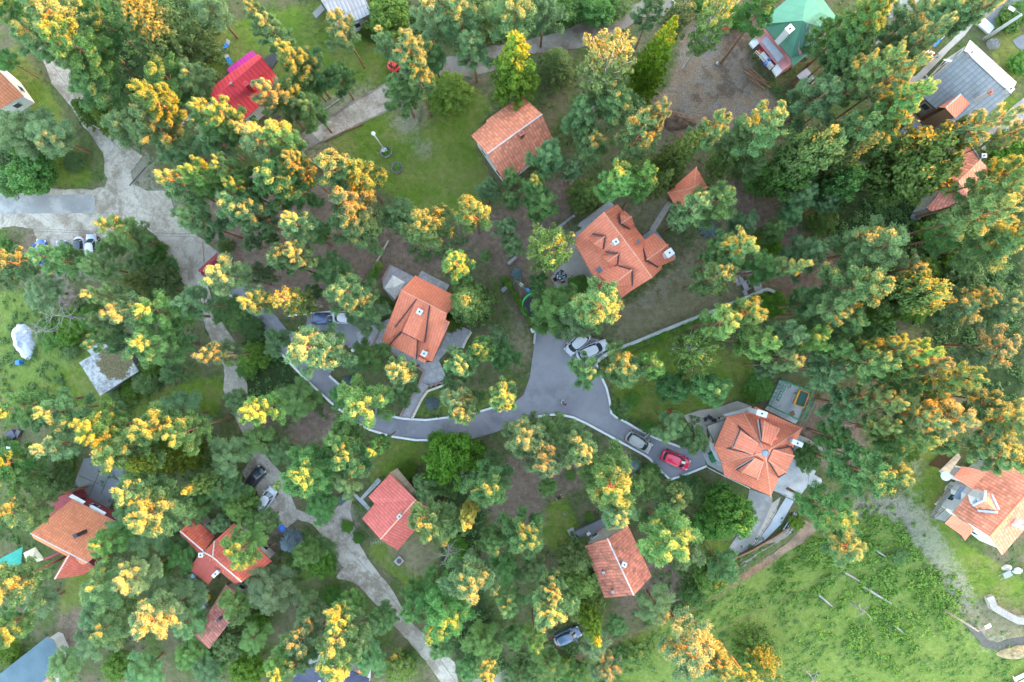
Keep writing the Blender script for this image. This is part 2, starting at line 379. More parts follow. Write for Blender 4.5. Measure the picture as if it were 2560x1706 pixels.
# unseen ridge, added and shaped to keep low sun off roofs and lawns
hv, hf = [], []
for i, t in enumerate(np.linspace(170, 760, 40)):
    for j, s_ in enumerate(np.linspace(-900, 900, 91)):
        x, y = t * math.cos(SUN_AZ) - s_ * math.sin(SUN_AZ), t * math.sin(SUN_AZ) + s_ * math.cos(SUN_AZ)
        crest = RIDGE_AT0 - .8 + crest_tilt(s_) + 340 * (math.tan(SUN_EL) - .12) + 1.2 * math.sin(s_ * .031) + .8 * math.sin(s_ * .083 + 1)
        q = (t - 170) / 170 if t < 340 else max(0, 1 - (t - 340) / 420); q = q * q * (3 - 2 * q)
        hv.append((x, y, gz(x, y) - .5 + q * crest))
for i in range(39):
    for j in range(90): a = i * 91 + j; hf.append((a, a + 1, a + 92, a + 91))
hm = bpy.data.meshes.new("sun_block_ridge"); hm.from_pydata(hv, [], [f[::-1] for f in hf])
hm.materials.append(plain("sun_block_slope", (.05, .08, .04), .95, .1, .4, .08))
sun_block_ridge = bpy.data.objects.new("sun_block_ridge", hm); COL.objects.link(sun_block_ridge); sun_block_ridge["kind"] = 'structure'

# ------------------------------------------------------------------ roads and paths
def stone_mat(name, a, b_, scale=9.0, bumpd=.02, big=.5, patch=None, patch_amt=.5, dim=.62):
    if min(b_) > .25: a, b_ = tuple(x * dim for x in a), tuple(x * dim for x in b_)
    m, nt, b = newmat(name, .92, .15); P = wpos(nt)
    f = noise(nt, P, scale, 6, .7); g = noise(nt, P, big, 5, .6)
    c = ramp(nt, math_(nt, 'ADD', math_(nt, 'MULTIPLY', f, .55), math_(nt, 'MULTIPLY', g, .45)), (.36, a), (.64, b_))
    if patch: c = mix(nt, math_(nt, 'MULTIPLY', ramp(nt, noise(nt, P, .33, 6, .7), (.50, 0.0), (.60, 1.0)), patch_amt), c, patch)
    link(nt, c, b.inputs["Base Color"]); bump(nt, b, f, bumpd, .7); return m
M_gravel = stone_mat("pale_gravel", (.340, .295, .235), (.580, .520, .440), 11, .03, .35, (.140, .110, .080), .75)
M_gravel2 = stone_mat("worn_lane_gravel", (.200, .172, .138), (.350, .310, .260), 11, .03, .3, (.095, .072, .054), .8)
M_asph = stone_mat("asphalt", (.115, .112, .128), (.180, .175, .192), 16, .008, .22, (.225, .215, .215), .45)
def worn(m):
    nt = m.node_tree; b = nt.nodes["Principled BSDF"]; P = wpos(nt); src = b.inputs["Base Color"].links[0].from_socket
    v = node(nt, "ShaderNodeTexVoronoi", feature='DISTANCE_TO_EDGE'); v.inputs["Scale"].default_value = .22
    wv = node(nt, "ShaderNodeVectorMath", operation='ADD'); link(nt, P, wv.inputs[0]); nz = node(nt, "ShaderNodeTexNoise"); nz.inputs["Scale"].default_value = .6; nz.inputs["Detail"].default_value = 6; link(nt, P, nz.inputs["Vector"]); link(nt, nz.outputs["Color"], wv.inputs[1]); link(nt, wv.outputs[0], v.inputs["Vector"])
    c = mix(nt, math_(nt, 'MULTIPLY', math_(nt, 'LESS_THAN', v.outputs["Distance"], .0035), .35), src, (.045, .043, .046))
    c = mix(nt, ramp(nt, noise(nt, P, 1.1, 7, .75), (.58, 0.0), (.70, .55)), c, (.150, .115, .080))
    c = mix(nt, ramp(nt, noise(nt, P, .12, 3, .5), (.46, 0.0), (.60, .35)), c, (.250, .240, .245))
    sp = node(nt, "ShaderNodeTexVoronoi"); sp.inputs["Scale"].default_value = 1.3; link(nt, P, sp.inputs["Vector"])
    c = mix(nt, math_(nt, 'MULTIPLY', math_(nt, 'LESS_THAN', sp.outputs["Distance"], .07), .6), c, (.200, .150, .090)); link(nt, c, b.inputs["Base Color"])
worn(M_asph)
M_oldasph = stone_mat("old_bleached_asphalt", (.220, .215, .208), (.330, .322, .310), 16, .008, .4, (.300, .280, .260), .5)
M_conc = stone_mat("concrete", (.270, .275, .275), (.440, .440, .430), 8, .01, .5, (.150, .150, .145), .5, dim=.80)
M_conc2 = stone_mat("grey_concrete_slabs", (.160, .170, .185), (.260, .270, .285), 8, .01, .5, (.120, .125, .130), .5)
M_soil = stone_mat("bare_soil", (.120, .075, .048), (.290, .200, .140), 6, .05, .6, (.075, .050, .036), .6)
M_white = plain("white_limewash", (.74, .74, .72), .8, .2, .10, 2.0)
M_pebble = stone_mat("washed_pebble_paving", (.270, .240, .200), (.430, .390, .335), 14, .01, .6, dim=.80)
def crazy_mat(name, a, b_, joint, scale=1.5, dim=.48):
    a, b_ = tuple(x * dim for x in a), tuple(x * dim for x in b_)
    m, nt, b = newmat(name, .85, .2); P = wpos(nt)
    v = node(nt, "ShaderNodeTexVoronoi", feature='DISTANCE_TO_EDGE'); v.inputs["Scale"].default_value = scale; link(nt, P, v.inputs["Vector"])
    v2 = node(nt, "ShaderNodeTexVoronoi"); v2.inputs["Scale"].default_value = scale; link(nt, P, v2.inputs["Vector"])
    s = node(nt, "ShaderNodeSeparateColor"); link(nt, v2.outputs["Color"], s.inputs[0])
    c = ramp(nt, s.outputs[0], (0, a), (1, b_)); c = mix(nt, ramp(nt, v.outputs["Distance"], (.02, 1.0), (.07, 0.0)), c, joint)
    c = mix(nt, .35, c, ramp(nt, noise(nt, P, 5, 5), (.3, a), (.7, b_))); link(nt, c, b.inputs["Base Color"]); return m
M_crazy = crazy_mat("irregular_stone_paving", (.330, .310, .280), (.560, .540, .500), (.130, .120, .100))
M_slab = crazy_mat("lilac_grey_paving", (.300, .285, .290), (.440, .420, .425), (.190, .180, .180), 1.6, .68)

def rutted(m):
    nt = m.node_tree; b = nt.nodes["Principled BSDF"]; P = wpos(nt); src = b.inputs["Base Color"].links[0].from_socket
    wv = node(nt, "ShaderNodeTexNoise"); wv.inputs["Scale"].default_value = .16; wv.inputs["Detail"].default_value = 7; wv.inputs["Roughness"].default_value = .78; wv.inputs["Distortion"].default_value = 1.6; link(nt, P, wv.inputs["Vector"])
    c = mix(nt, ramp(nt, wv.outputs["Fac"], (.47, 0.0), (.50, .55), (.53, 0.0)), src, (.120, .095, .070))
    c = mix(nt, ramp(nt, noise(nt, P, 2.6, 7, .8), (.55, 0.0), (.72, .6)), c, (.110, .100, .060)); link(nt, c, b.inputs["Base Color"])
rutted(M_gravel); rutted(M_gravel2); rutted(M_soil)
gravel_w = L('00', (255, 360), (330, 420), (430, 700), (600, 900), (700, 1060), (780, 1150), (860, 1290), (870, 1450)) + L('01', (895, 120), (880, 195), (740, 215), (600, 212), (380, 208), (180, 240), (-60, 250), (-60, 548), (100, 520), (280, 545), (300, 620), (345, 720), (620, 840), (860, 800), (1010, 700), (1060, 560), (1180, 510), (1300, 600), (1400, 800), (1500, 970), (1620, 1070), (1670, 1250), (1740, 1420)) + \
    L('02', (1880, 330), (1860, 520), (1920, 640), (1985, 800), (2060, 960), (2110, 1080), (2020, 1200), (2080, 1330)) + L('12', (60, 1330), (120, 1500)) + L('13', (120, 180), (330, 280), (420, 210), (540, 250), (640, 380), (760, 560), (800, 620), (730, 690), (880, 740), (960, 800), (1090, 950), (1290, 1170), (1480, 1390), (1640, 1600), (1760, 1600), (1720, 1400), (1560, 1250), (1340, 1050), (1230, 840), (1000, 540), (920, 400), (880, 330), (900, 290), (850, 150), (860, 30), (740, 110), (640, 220)) + \
    L('12', (400, 1510), (330, 1330), (280, 1210), (200, 1130), (130, 1020), (60, 900)) + L('02', (2070, 560), (2060, 470), (2010, 310), (1960, 120)) + L('01', (1840, 1300), (1770, 1150), (1740, 1040), (1700, 930), (1830, 800), (1850, 760), (1700, 640), (1520, 500), (1440, 340), (1430, 225), (1240, 225), (1130, 180), (1100, 110)) + L('00', (1100, 1430), (1180, 1300), (1010, 1180), (900, 1120), (700, 800), (620, 640), (560, 545), (420, 400), (330, 300))
sheet("road", gravel_w, M_gravel, .012, 1.6, 0, seed=1)
gravel_n = L('10', (-60, 1520), (270, 1290), (480, 1080), (640, 990), (900, 830), (1170, 680), (1240, 560), (1450, 500), (1760, 470)) + L('20', (-100, 400), (250, 335), (500, 272), (800, 165), (1050, 90), (1200, 20), (1290, -60), (1490, -60), (1420, 130), (1230, 140), (1050, 250), (760, 390), (500, 430), (100, 470)) + L('10', (2080, 590), (1980, 605), (1750, 648), (1400, 830), (1280, 890), (1000, 1000), (720, 1150), (600, 1190), (430, 1300), (120, 1500), (0, 1600))
sheet("road", gravel_n, M_gravel2, .016, 1.4, 0, seed=2)
sheet("road", L('10', (520, 1100), (900, 850), (1170, 700), (1290, 720), (1270, 870), (1000, 985), (720, 1140), (600, 1180)), M_gravel, .020, 1.4, 0, seed=4)
sheet("road", L('01', (-60, 262), (770, 256), (790, 290), (786, 400), (760, 412), (-60, 418)), M_oldasph, .020, .4, 0, seed=3)
drive = L('01', (1720, 925), (1880, 1050), (2090, 1290), (2235, 1455)) + L('12', (330, 270), (550, 490), (800, 710), (1020, 850), (1200, 905), (1400, 935), (1550, 935), (1700, 905), (1790, 900), (1860, 930)) + L('22', (0, 870), (80, 832), (200, 770), (400, 730), (520, 720), (640, 745), (760, 800), (1000, 930), (1220, 1050), (1340, 1160), (1450, 1262), (1750, 1150), (1740, 1060), (1700, 960), (1530, 985), (1400, 945), (1190, 850), (1000, 745), (960, 710), (940, 600), (900, 480), (830, 300), (960, 190), (900, 100), (560, 55)) + L('21', (480, 1430), (370, 1345), (325, 1420), (320, 1490)) + L('22', (285, 400), (230, 560), (130, 640), (0, 700)) + L('12', (2050, 665), (1850, 725), (1680, 745), (1480, 770), (1300, 760), (1180, 735), (1000, 640), (780, 490), (680, 400)) + L('11', (780, 1540), (965, 1525), (965, 1385), (870, 1300), (760, 1230), (500, 1255), (470, 1420), (330, 1390), (120, 1130), (0, 985)) + L('01', (2060, 985), (1960, 880), (1850, 810))
sheet("driveway", drive, M_asph, .024)
for nm, pts in (("kerb", L('01', (1880, 1050), (1980, 1160), (2090, 1290), (2235, 1455)) + L('12', (330, 270), (430, 375), (550, 490), (680, 610), (800, 710), (900, 785), (1020, 850), (1200, 905), (1400, 935), (1550, 935), (1700, 903), (1790, 900), (1830, 912), (1860, 935))),
                ("kerb", L('12', (680, 400), (780, 490))), ("kerb", L('12', (1180, 735), (1300, 757), (1480, 768), (1680, 745), (1850, 722), (2050, 662))),
                ("kerb", L('22', (60, 842), (200, 770), (400, 730), (520, 720), (640, 745), (760, 800), (1000, 930), (1220, 1050), (1280, 1090), (1340, 1160), (1450, 1264), (1600, 1215), (1755, 1150))),
                ("kerb", L('22', (830, 290), (870, 390), (920, 500), (945, 600), (960, 712), (1000, 745), (1090, 790), (1190, 850), (1300, 905), (1400, 945), (1530, 990), (1640, 950))),
                ("kerb", L('11', (340, 1268), (440, 1255), (600, 1243), (765, 1226))), ("kerb", L('01', (2060, 985), (2140, 1075)))):
    ribbon(nm, pts, M_white, .28, .22)
ribbon("kerb", L('21', (318, 1500), (325, 1420), (350, 1360), (372, 1342)), M_conc, .3, .2)
sheet("dirt_track", L('23', (640, 1352), (900, 1222), (1180, 1120), (1300, 1080), (1450, 1005), (1600, 930), (1930, 752), (2120, 620), (2335, 490)) + L('33', (150, 560), (300, 450), (400, 390), (440, 330), (500, 215), (580, 250), (610, 290), (500, 400), (300, 520), (0, 730)) + L('23', (2000, 760), (1850, 850), (1640, 960), (1460, 1060), (1200, 1165), (900, 1290), (650, 1390)), M_soil, .014, 1.6, 0, seed=7)
sheet("dirt_track", L('13', (1850, 1600), (1900, 1500), (2060, 1480), (2280, 1420)) + L('23', (210, 1420), (240, 1470), (300, 1520), (100, 1600)) , M_gravel2, .018, 1.8, 0, seed=8)
sheet("dirt_track", L('23', (1440, 890), (1540, 860), (1550, 880), (1450, 915)), M_gravel2, .018, 1.2, 0, seed=12)
sheet("dirt_track", L('23', (2005, 600), (2200, 490), (2335, 400)) + L('33', (150, 430), (300, 330), (420, 250), (480, 200), (500, 230), (420, 300), (280, 400), (100, 520), (0, 590)) + L('23', (2150, 560), (2020, 640)), M_gravel2, .018, 1.2, 0, seed=9)
sheet("road", L('30', (1985, 120), (2060, 70), (2050, -60), (2400, -60), (2335, 60), (2290, 130), (2250, 160), (2150, 235), (2060, 200)), M_conc2, .016, .8, 0, seed=10)
sheet("road", L('30', (2240, 340), (2335, 280), (2400, 300), (2400, 420), (2280, 400)), M_conc2, .016, .8, 0, seed=11)
sheet("pavement", L('30', (1170, 170), (1235, 20), (1290, -60), (1640, -60), (1560, 30), (1440, 90), (1330, 110)), M_crazy, .018)
for p_ in (L('30', (2400, 770), (2400, 850), (2290, 940), (2060, 1130), (1960, 1230), (1920, 1210), (2090, 1040), (2250, 880)), L('30', (2400, 900), (2400, 990), (2230, 1070), (2080, 1180), (2000, 1260), (1975, 1240), (2090, 1100), (2260, 960)),
           L('30', (1390, 915), (1560, 1075), (1690, 1190), (1650, 1205), (1545, 1115), (1410, 1222), (1250, 1150), (1390, 1000)), L('30', (1020, 560), (1090, 380), (1140, 280), (1165, 300), (1130, 390), (1070, 540))):
    sheet("path", p_, M_crazy, .02)
sheet("path", L('30', (1345, 640), (1430, 635), (1620, 440), (1730, 340), (1790, 270), (1860, 180), (1920, 150), (1930, 180), (1840, 300), (1700, 430), (1620, 520), (1520, 620), (1555, 660), (1480, 735), (1405, 690), (1350, 775), (1330, 760), (1385, 690)), M_pebble, .024)
# the big house's terraces and paths
sheet("terrace", L('21', (455, 955), (540, 880), (640, 590), (690, 640), (850, 1060), (760, 1060), (560, 960), (640, 1010), (510, 1035)), M_pebble, .026)
sheet("terrace", L('21', (455, 955), (560, 800), (700, 740), (860, 960), (850, 1080), (640, 1000), (510, 1035)), M_pebble, .030, thick=.12)
sheet("terrace", L('21', (680, 518), (700, 490), (945, 305), (985, 345), (720, 560), (680, 640), (640, 590), (720, 535)), M_conc, .15, thick=.1)
sheet("path", L('21', (1280, 545), (1430, 310), (1470, 330), (1330, 560)), M_pebble, .03)
sheet("terrace", L('21', (1222, 600), (1310, 535), (1345, 570), (1500, 770), (1490, 800), (1260, 660)), M_conc, .10, thick=.1)
# the shed-dormer house's terraces and stepped path
M_brk = plain("brown_edging_brick", (.230, .150, .130), .85, .2, .25, 6)
sheet("terrace", L('G', (-60, 640), (110, 590), (170, 560), (150, 800), (110, 860), (-110, 850), (-150, 700)), M_slab, .10, thick=.1)
sheet("terrace", L('G', (120, 850), (150, 810), (510, 980), (575, 980), (500, 1065)), M_slab, .14, thick=.1)
sheet("terrace", L('G', (100, 195), (180, 50), (400, 160), (350, 240), (200, 400), (110, 270)), M_slab, .12, thick=.1)
sheet("terrace", L('G', (440, 160), (475, 105), (740, 240), (700, 320)), M_slab, .12, thick=.1)
sheet("terrace", L('G', (750, 580), (950, 680), (860, 840), (720, 870), (640, 850), (740, 640)), M_slab, .10, thick=.1)
sheet("path", L('G', (575, 980), (640, 850), (720, 870), (640, 960), (710, 1120), (700, 1140), (530, 1220), (370, 1515), (275, 1505), (450, 1190), (500, 1065)), M_slab, .06)
for pts in (L('G', (500, 1062), (455, 1180), (400, 1280), (325, 1390), (268, 1500)), L('G', (530, 1225), (465, 1330), (368, 1516)), L('G', (120, 852), (310, 952), (500, 1064)), L('G', (180, 50), (100, 195)), L('G', (-5, 845), (105, 600)), L('G', (-110, 852), (105, 862), (140, 815)), L('G', (650, 845), (745, 625)), L('G', (530, 1222), (548, 1195), (565, 1215), (590, 1185), (605, 1205), (630, 1175), (680, 1178))):
    ribbon("edging", pts, M_brk, .26, .22, base=.05)
ribbon("edging", L('G', (385, 1518), (480, 1330), (535, 1255), (700, 1195), (715, 1125)), plain("cream_coping", (.62, .56, .45), .8), .32, .30, base=.05)
ribbon("edging", L('G', (950, 690), (900, 770), (868, 845)), plain("cream_coping", (.62, .56, .45), .8), .30, .28, base=.05)
for k in range(4): ribbon("step", L('G', (440 + k * 10, 1225 - k * 17), (505 + k * 10, 1262 - k * 17)), M_slab, .25, .10 + .06 * k, base=.05)
# yards of the other houses
sheet("yard", L('02', (600, 1350), (700, 1090), (760, 1082), (850, 1078), (890, 1125), (1038, 1178), (1040, 1200), (900, 1535), (720, 1440)), M_conc2, .03)
for pts in (L('02', (660, 1235), (820, 1300)), L('02', (820, 1205), (1000, 1270)), L('02', (945, 1140), (840, 1390)), L('02', (830, 1200), (735, 1420))): ribbon("slab_joint", pts, plain("dark_joint", (.06, .075, .05)), .14, .012, base=.03)
sheet("yard", L('H', (30, 330), (170, 285), (300, 270), (480, 210), (600, 255), (540, 290), (390, 350), (220, 440), (240, 560), (120, 470)), M_pebble, .05, thick=.15)
sheet("terrace", L('H', (710, 280), (740, 230), (830, 30), (1080, 130), (985, 370), (965, 400)), M_conc, .10, thick=.2)
sheet("terrace", L('H', (980, 490), (1060, 520), (1190, 600), (1190, 690), (1080, 900), (1025, 970), (970, 1045), (780, 960), (820, 800), (950, 660)), M_conc, .35, thick=.4)
sheet("terrace", L('H', (1080, 800), (1180, 860), (1185, 890), (1120, 940), (1070, 930)), M_conc, .40, thick=.4)
sheet("driveway", L('H', (580, 945), (770, 1010), (770, 1060), (720, 1190), (600, 1430), (400, 1530), (370, 1490), (480, 1330), (560, 1060)), M_oldasph, .03)
sheet("ramp", L('H', (880, 1010), (950, 1045), (850, 1230), (700, 1380), (610, 1430), (760, 1230)), stone_mat("blue_grey_concrete", (.330, .370, .400), (.520, .550, .570), 7, .01, .4), .03)
sheet("path", L('H', (770, 1060), (840, 1010), (790, 1180), (640, 1390), (600, 1420), (700, 1220)), M_pebble, .034)
sheet("yard", L('H', (185, 640), (240, 575), (280, 600), (350, 730), (360, 810), (230, 740)), M_conc, .06, thick=.1)
sheet("yard", L('Q', (140, 170), (200, 145), (240, 270), (190, 275)), M_conc, .12, thick=.1)
sheet("yard", L('Q', (195, 290), (240, 265), (300, 350), (245, 390)), M_conc2, .12, thick=.1)
sheet("path", L('12', (870, 1390), (905, 1385), (935, 1420), (1050, 1290), (1080, 1310), (960, 1430), (1020, 1500), (1000, 1525)), M_conc, .03)
sheet("path", L('00', (1430, 1055), (1770, 835), (1810, 860), (1490, 1055)), M_conc, .03)
sheet("path", L('00', (0, 560), (60, 590), (140, 720), (160, 760), (60, 640), (0, 600)), M_conc, .03)
sheet("yard", L('R', (150, 820), (370, 440), (420, 400), (560, 470), (430, 720), (300, 850)), M_conc2, .05, thick=.1)
# ------------------------------------------------------------------ buildings
T_orange = tile_mat("orange_clay_tiles", (.640, .185, .105), .36, .42, .08, 0, .04, .36)
T_orange2 = tile_mat("pale_orange_clay_tiles", (.520, .180, .105), .40, .42, .24, .15, stain=(.30, .12, .08))
T_red = tile_mat("red_trapezoid_sheet", (.520, .045, .055), .55, 9.0, .04, 0, .05, .35)
T_rose = tile_mat("rose_red_tiles", (.500, .115, .092), .40, .45, .12, .0)
T_brick = tile_mat("weathered_brick_tiles", (.450, .145, .092), .42, .48, .26, .75)
T_brown = tile_mat("old_brown_tiles", (.330, .115, .085), .40, .46, .28, .5)
T_deep = tile_mat("deep_red_tiles", (.400, .085, .055), .40, .45, .16, .1)
T_green = tile_mat("green_shingles", (.070, .195, .130), 1.2, .9, .06, 0, .01, .12)
T_grey = tile_mat("grey_sheet_tiles", (.260, .275, .275), .55, .50, .08, 0, .04, .40)
T_board = tile_mat("pale_weathered_boards", (.300, .290, .260), .30, 20, .16, 0, .03, .45)
T_corr = tile_mat("corrugated_fibre_cement", (.215, .215, .222), .50, 2.2, .10, .25, .06, .45, (.20, .19, .18))
T_navy = tile_mat("navy_shingles", (.028, .034, .065), 1.0, .5, .15, 0, .01, .3)
T_maroon = tile_mat("maroon_sheet", (.210, .030, .040), .5, 5, .05, 0, .03, .25)
T_tan = tile_mat("tan_sheet", (.400, .290, .190), .6, 3, .12, 0, .03, .3)
W_cream = plain("cream_render", (.62, .56, .46), .9, .1, .1, 1.5)
W_white = plain("white_render", (.72, .71, .69), .9, .1, .08, 1.5)
W_pink = plain("pink_render", (.52, .24, .24), .9, .1, .1, 1.5)
W_maroon = plain("maroon_boards", (.200, .040, .050), .8, .2, .2, 2)
W_wood = plain("brown_timber", (.150, .085, .050), .8, .2, .3, 5)
W_stone = plain("grey_rubble_stone", (.270, .260, .240), .9, .1, .35, 4)
M_dark = plain("dark_flashing", (.045, .035, .040), .6, .4, .2, 4)
M_cap = plain("pale_ridge_mortar", (.560, .235, .150), .8, .2, .2, 5)
M_capw = plain("white_ridge_mortar", (.620, .540, .490), .8, .2, .25, 5)
M_glass = plain("dark_glass", (.030, .045, .060), .08, .6, .1, 1)
M_frame = plain("white_frame", (.75, .75, .73), .5, .4, .05, 2)
M_metal = plain("grey_metal", (.330, .340, .350), .4, .5, .1, 4, .6)
M_rail = plain("dark_rail", (.050, .045, .045), .5, .4, .1, 4)
def dist2(p): return p

class House:
    def __init__(s, name, label, cat, sh, mid, group=None, drop=0.0):
        s.sh = sh; p = up(S(sh, *mid), 4.0); s.z0 = gz(p.x, p.y) - drop
        base = upz(S(sh, *mid), s.z0); s.root = thing(name, base, label, cat, group)
    def P(s, q): return upz(S(s.sh, q[0], q[1]), s.z0 + q[2])
    def roof(s, faces, mat, walls=W_cream, inset=.45, thick=.16, name='roof', fascia=None, windows=True, caps=(), capmat=None, capr=.10, valleys=(), floor=None):
        mb = MB(); pts = {}; edges = {}
        for f in faces:
            for q in f: pts[q] = s.P(q)
        fs = []
        for f in faces:
            if area2([pts[q] for q in f]) < 0: f = list(reversed(f))
            fs.append(f); V = [pts[q] for q in f]
            n = Vector((0, 0, 0))
            for i in range(len(V)):
                a, b_ = V[i], V[(i + 1) % len(V)]
                n += Vector(((a.y - b_.y) * (a.z + b_.z), (a.z - b_.z) * (a.x + b_.x), (a.x - b_.x) * (a.y + b_.y)))
            n.normalize(); u = Vector((0, 0, 1)).cross(n)
            u = u.normalized() if u.length > .05 else Vector((1, 0, 0)); w = n.cross(u)
            tris = [(0, 1, 2)] if len(V) == 3 else tessellate_polygon([[Vector((p.x, p.y, 0)) for p in V]])
            for t3 in tris:
                t3 = tuple(t3)
                if area2([V[i] for i in t3]) < 0: t3 = t3[::-1]
                W_ = [V[i] for i in t3]
                mb.quad(*W_, m=0, uv=[(p.dot(u), p.dot(w)) for p in W_])
                mb.quad(*[p - Vector((0, 0, thick)) for p in reversed(W_)], m=1)
            for i in range(len(f)):
                a, b_ = f[i], f[(i + 1) % len(f)]
                if (b_, a) in edges: edges.pop((b_, a))
                else: edges[(a, b_)] = 1
        D = Vector((0, 0, -thick)); nxt = {}
        for a, b_ in edges:
            mb.quad(pts[a] + D, pts[b_] + D, pts[b_], pts[a], m=1); nxt[a] = b_
        ro = mb.build(name, [mat, fascia or M_dark], s.root)
        for i, (a, b_) in enumerate(caps):
            c = MB(); A, B = s.P(a) + Vector((0, 0, .03)), s.P(b_) + Vector((0, 0, .03)); c.tube([A, A.lerp(B, .5), B], capr, 6); c.build('ridge_cap', capmat or M_cap, ro)
        for a, b_ in valleys:
            c = MB(); A, B = s.P(a) + Vector((0, 0, .04)), s.P(b_) + Vector((0, 0, .04)); c.tube([A, A.lerp(B, .5), B], .09, 5); c.build('flashing', M_dark, ro)
        if walls is None: return ro
        start = next(iter(nxt)); loop = [start]
        while nxt[loop[-1]] != start and len(loop) < 60: loop.append(nxt[loop[-1]])
        V = [pts[q] for q in loop]
        if area2(V) < 0: V.reverse()
        n = len(V); ins = []
        for i in range(n):
            a, b_, c = V[i - 1], V[i], V[(i + 1) % n]
            d1 = Vector((b_.x - a.x, b_.y - a.y)).normalized(); d2 = Vector((c.x - b_.x, c.y - b_.y)).normalized()
            n1, n2 = Vector((-d1.y, d1.x)), Vector((-d2.y, d2.x)); k = 1 + n1.dot(n2)
            o = (n1 + n2) * (inset / max(k, .5)); ins.append(Vector((b_.x + o.x, b_.y + o.y, b_.z - thick - .02)))
        w = MB(); low = s.z0 - 2.6 if floor is None else s.z0 + floor
        for i in range(n):
            a, b_ = ins[i], ins[(i + 1) % n]
            w.quad(Vector((a.x, a.y, low)), Vector((b_.x, b_.y, low)), b_, a)
        wo = w.build('wall', walls, s.root)
        if windows:
            for i in range(n):
                a, b_ = ins[i], ins[(i + 1) % n]; d = Vector((b_.x - a.x, b_.y - a.y, 0)); Ln = d.length
                if Ln < 2.6: continue
                d.normalize(); nn = Vector((d.y, -d.x, 0)); k = max(1, int(Ln / 3.2)); tp = min(a.z, b_.z) - s.z0
                for row in ((1.0, 2.2), (3.6, 4.7)):
                    if tp < row[1] + .15: continue
                    for j in range(k):
                        c = Vector((a.x, a.y, 0)) + d * Ln * (j + .5) / k; c.z = s.z0 + (row[0] + row[1]) / 2; ang = math.atan2(d.y, d.x)
                        f = MB(); f.box(c + nn * .02, (1.1, .10, row[1] - row[0]), ang); fo = f.build('window', M_frame, s.root)
                        g = MB(); g.box(c + nn * .04, (.9, .10, row[1] - row[0] - .2), ang); g.build('pane', M_glass, fo)
        return ro
    def slab(s, name, pts, h, mat, thick=.15, parent=None, fascia=None):
        p = ccw([s.P((q[0], q[1], h if len(q) < 3 else q[2])) for q in pts]); mb = MB()
        mb.prism([a - Vector((0, 0, thick)) for a in p], p, 1, 0); return mb.build(name, [mat, fascia or mat], parent or s.root)
    def chimney(s, q, hb, ht, w=.8, d=.8, mat=W_white, ang=.0, cap=None, pot=True):
        a = s.P((q[0], q[1], ht)); zb = s.z0 + hb; mb = MB(); mb.box((a.x, a.y, (a.z + zb) / 2), (w, d, a.z - zb), ang); co = mb.build('chimney', mat, s.root)
        c = MB(); c.box((a.x, a.y, a.z + .04), (w + .12, d + .12, .10), ang); c.build('chimney_cap', cap or mat, co)
        if pot:
            c = MB(); c.tube([(a.x, a.y, a.z + .09), (a.x, a.y, a.z + .17)], .12, 8); c.build('flue', M_dark, co)
    def tube(s, name, pts, r, mat, n=5):
        mb = MB(); mb.tube([s.P(q) for q in pts], r, n); return mb.build(name, mat, s.root)
    def rail(s, pts, h0, h1=1.0, mat=None):
        mb = MB(); P_ = [s.P((q[0], q[1], h0 + h1)) for q in pts]
        mb.tube(P_, .045, 5); mb.tube([p - Vector((0, 0, .45)) for p in P_], .03, 4)
        for a, b_ in zip(P_, P_[1:]):
            k = max(1, int((b_ - a).length / .9))
            for j in range(k + 1):
                p = a.lerp(b_, j / k); mb.tube([p - Vector((0, 0, h1)), p], .035, 4)
        return mb.build('railing', mat or M_rail, s.root)
    def dish(s, q, h, r=.5, ang=0.0):
        a = s.P((q[0], q[1], h)); mb = MB(); d = Vector((math.cos(ang), math.sin(ang), .8)).normalized()
        prof = [(0, .02), (.35, .04), (.7, .11), (1, .2)]; pts = [a + d * (z * r) for _, z in prof]
        mb.tube(pts + [pts[-1] + d * .02], [max(.02, q_ * r) for q_, _ in prof] + [r * .97], 14); mb.tube([a - Vector((0, 0, .9)), a], .04, 5)
        mb.tube([a + d * .05, a + d * r * .9], .02, 4); return mb.build('satellite_dish', M_frame, s.root)
    def aerial(s, q, h, ln=1.4, ang=0.0, mat=None):
        a = s.P((q[0], q[1], h)); mb = MB(); mb.tube([a - Vector((0, 0, 2)), a], .03, 5); d = Vector((math.cos(ang), math.sin(ang), 0)); e = Vector((-d.y, d.x, 0))
        mb.tube([a - d * ln / 2, a + d * ln / 2], .03, 4)
        for k in range(6): 
            c = a + d * (-ln / 2 + ln * k / 5); mb.tube([c - e * .35, c + e * .35], .018, 4)
        return mb.build('aerial', mat or M_metal, s.root)

# --- the large many-gabled orange house
h = House('house', 'largest orange tiled house, many dormers and wings, beside the gravel patio with diners', 'house', 'F', (760, 700))
h.roof([[(570, 265, 8.5), (240, 560, 5.2), (190, 668, 4.0), (455, 1140, 4.0), (800, 1372, 5.0), (970, 1270, 6.6), (1205, 1125, 8.5)],
        [(570, 265, 8.5), (1205, 1125, 8.5), (1335, 1000, 6.4), (1325, 905, 5.1), (750, 160, 5.1)]], T_orange, W_cream, caps=[((570, 265, 8.5), (1205, 1125, 8.5))])
h.roof([[(505, 1075, 4.9), (670, 1228, 7.5), (942, 1020, 8.0), (762, 965, 6.5), (625, 990, 5.6)], [(670, 1228, 7.5), (760, 1422, 4.6), (970, 1268, 5.3), (945, 1235, 6.2), (942, 1020, 8.0)]], T_orange, W_cream, name='wing_roof',
       caps=[((670, 1228, 7.5), (942, 1020, 8.0))], valleys=[((762, 965, 6.5), (942, 1020, 8.0)), ((942, 1020, 8.0), (945, 1235, 6.4))])
